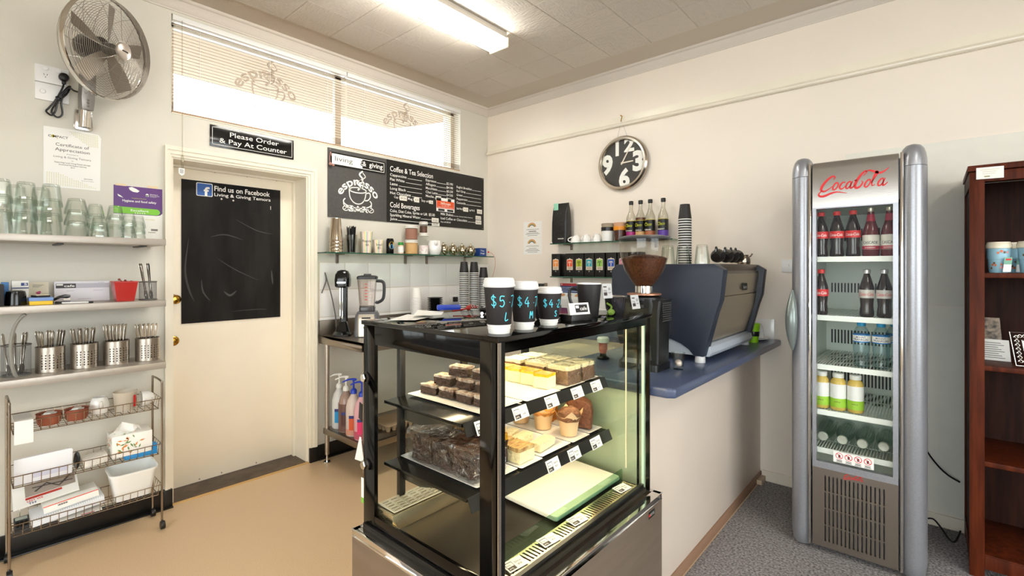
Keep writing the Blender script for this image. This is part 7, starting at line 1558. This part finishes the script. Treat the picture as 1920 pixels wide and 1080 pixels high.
mb = MB(T)
for k in range(8): mb.rect(-.02, .06 - .01 * (k % 3), .012 + k * .010, .015 + k * .010, .0026)
mb.build('print', GREYI, t, smooth=0)
t = thing('filigree_frame', 'silver filigree photo frame on the bookcase shelf', 'frame', (3.72, -.36, .962)); T = frame((3.672, -.40, .9658), (1, .1, 0), (-.12, .2, 1)); SV = M('silver_filigree', (206, 204, 198), .25, .9); mb = MB(T)
for pts in ([(0, 0, 0), (.14, 0, 0), (.14, .15, 0), (0, .15, 0)], [(.035, .035, 0), (.105, .035, 0), (.105, .115, 0), (.035, .115, 0)]): mb.tube(pts, .003, 6, True)
for k in range(7):
    for (cx, cy) in ((.0175, .02 + .018 * k), (.1225, .02 + .018 * k), (.03 + .0135 * k, .0175), (.03 + .0135 * k, .1325)): mb.tube(catmull([(cx - .008, cy, 0), (cx, cy + .008, 0), (cx + .007, cy, 0), (cx, cy - .005, 0), (cx - .003, cy + .002, 0)], 3), .0018, 5)
mb.build('border', SV, t); mb = MB(T); mb.box(.036, .104, .036, .114, -.004, -.002); mb.build('picture', PAPER, t, smooth=0)

# ================================================================== sub-parts hang under the part they belong to
SUB = {'lettering': ('board', 'sheet', 'black_panel', 'bottle'), 'print': ('sheet', 'card', 'cards', 'cover', 'body', 'holder'), 'label_lettering': ('label',), 'seal': ('lid',), 'numerals': ('face',), 'hands': ('face',),
       'cold_drinks_list': ('black_panel',), 'tea_list': ('black_panel',), 'price_sticker': ('black_panel',), 'orange_card': ('black_panel',), 'screw': ('black_panel',), 'cup_emblem': ('grey_panel',), 'square_emblem': ('board',), 'chalk_smear': ('board',), 'chalk_mark': ('board',), 'small_print': ('sheet',),
       'logo_block': ('sheet',), 'grey_band': ('sheet',), 'emblem': ('sheet', 'body'), 'upper_dots': ('sheet',), 'lower_dots': ('sheet',), 'purple_field': ('sheet',), 'chalk_writing': ('black_sleeve',), 'dial': ('front_panel',),
       'measure_marks': ('jug',), 'plug': ('power_cord', 'cover'), 'switch': ('cover',), 'rocker': ('cover',), 'hinge_bolt': ('end_frame',), 'badge': ('upper_back_panel',), 'script_logo': ('header_panel',), 'small_script_logo': ('grille_panel',),
       'warning_sticker': ('door_pane',), 'nozzle': ('pump_cap',), 'cover_print': ('pages',), 'spine_print': ('pages',), 'spiral': ('pages',), 'leaf_print': ('box',), 'flower_print': ('box',), 'tissue': ('box',), 'handwriting': ('body',),
       'staple_track': ('base',), 'red_sticker': ('body',), 'keys': ('body',), 'display': ('body',), 'bird_print': ('body',), 'swing_tag': ('body',), 'label_oval': ('label',), 'label_band': ('label',)}
base = lambda o: o.name.split('.')[0]
for root in [o for o in COL.objects if o.type == 'EMPTY']:
    ch = [c for c in COL.objects if c.parent == root]; by = {}
    for c in ch: by.setdefault(base(c), []).append(c)
    for c in ch:
        for p in SUB.get(base(c), ()):
            if p in by and base(by[p][0]) not in SUB: c.parent = by[p][0]; break
            if p in by and by[p][0].parent == root: c.parent = by[p][0]; break
    for a, b_ in (('leg', 'foot'), ('column', 'column_cap'), ('column', 'chrome_strip')):
        if a in by and b_ in by and len(by[a]) == len(by[b_]):
            for p, q in zip(by[a], by[b_]): q.parent = p
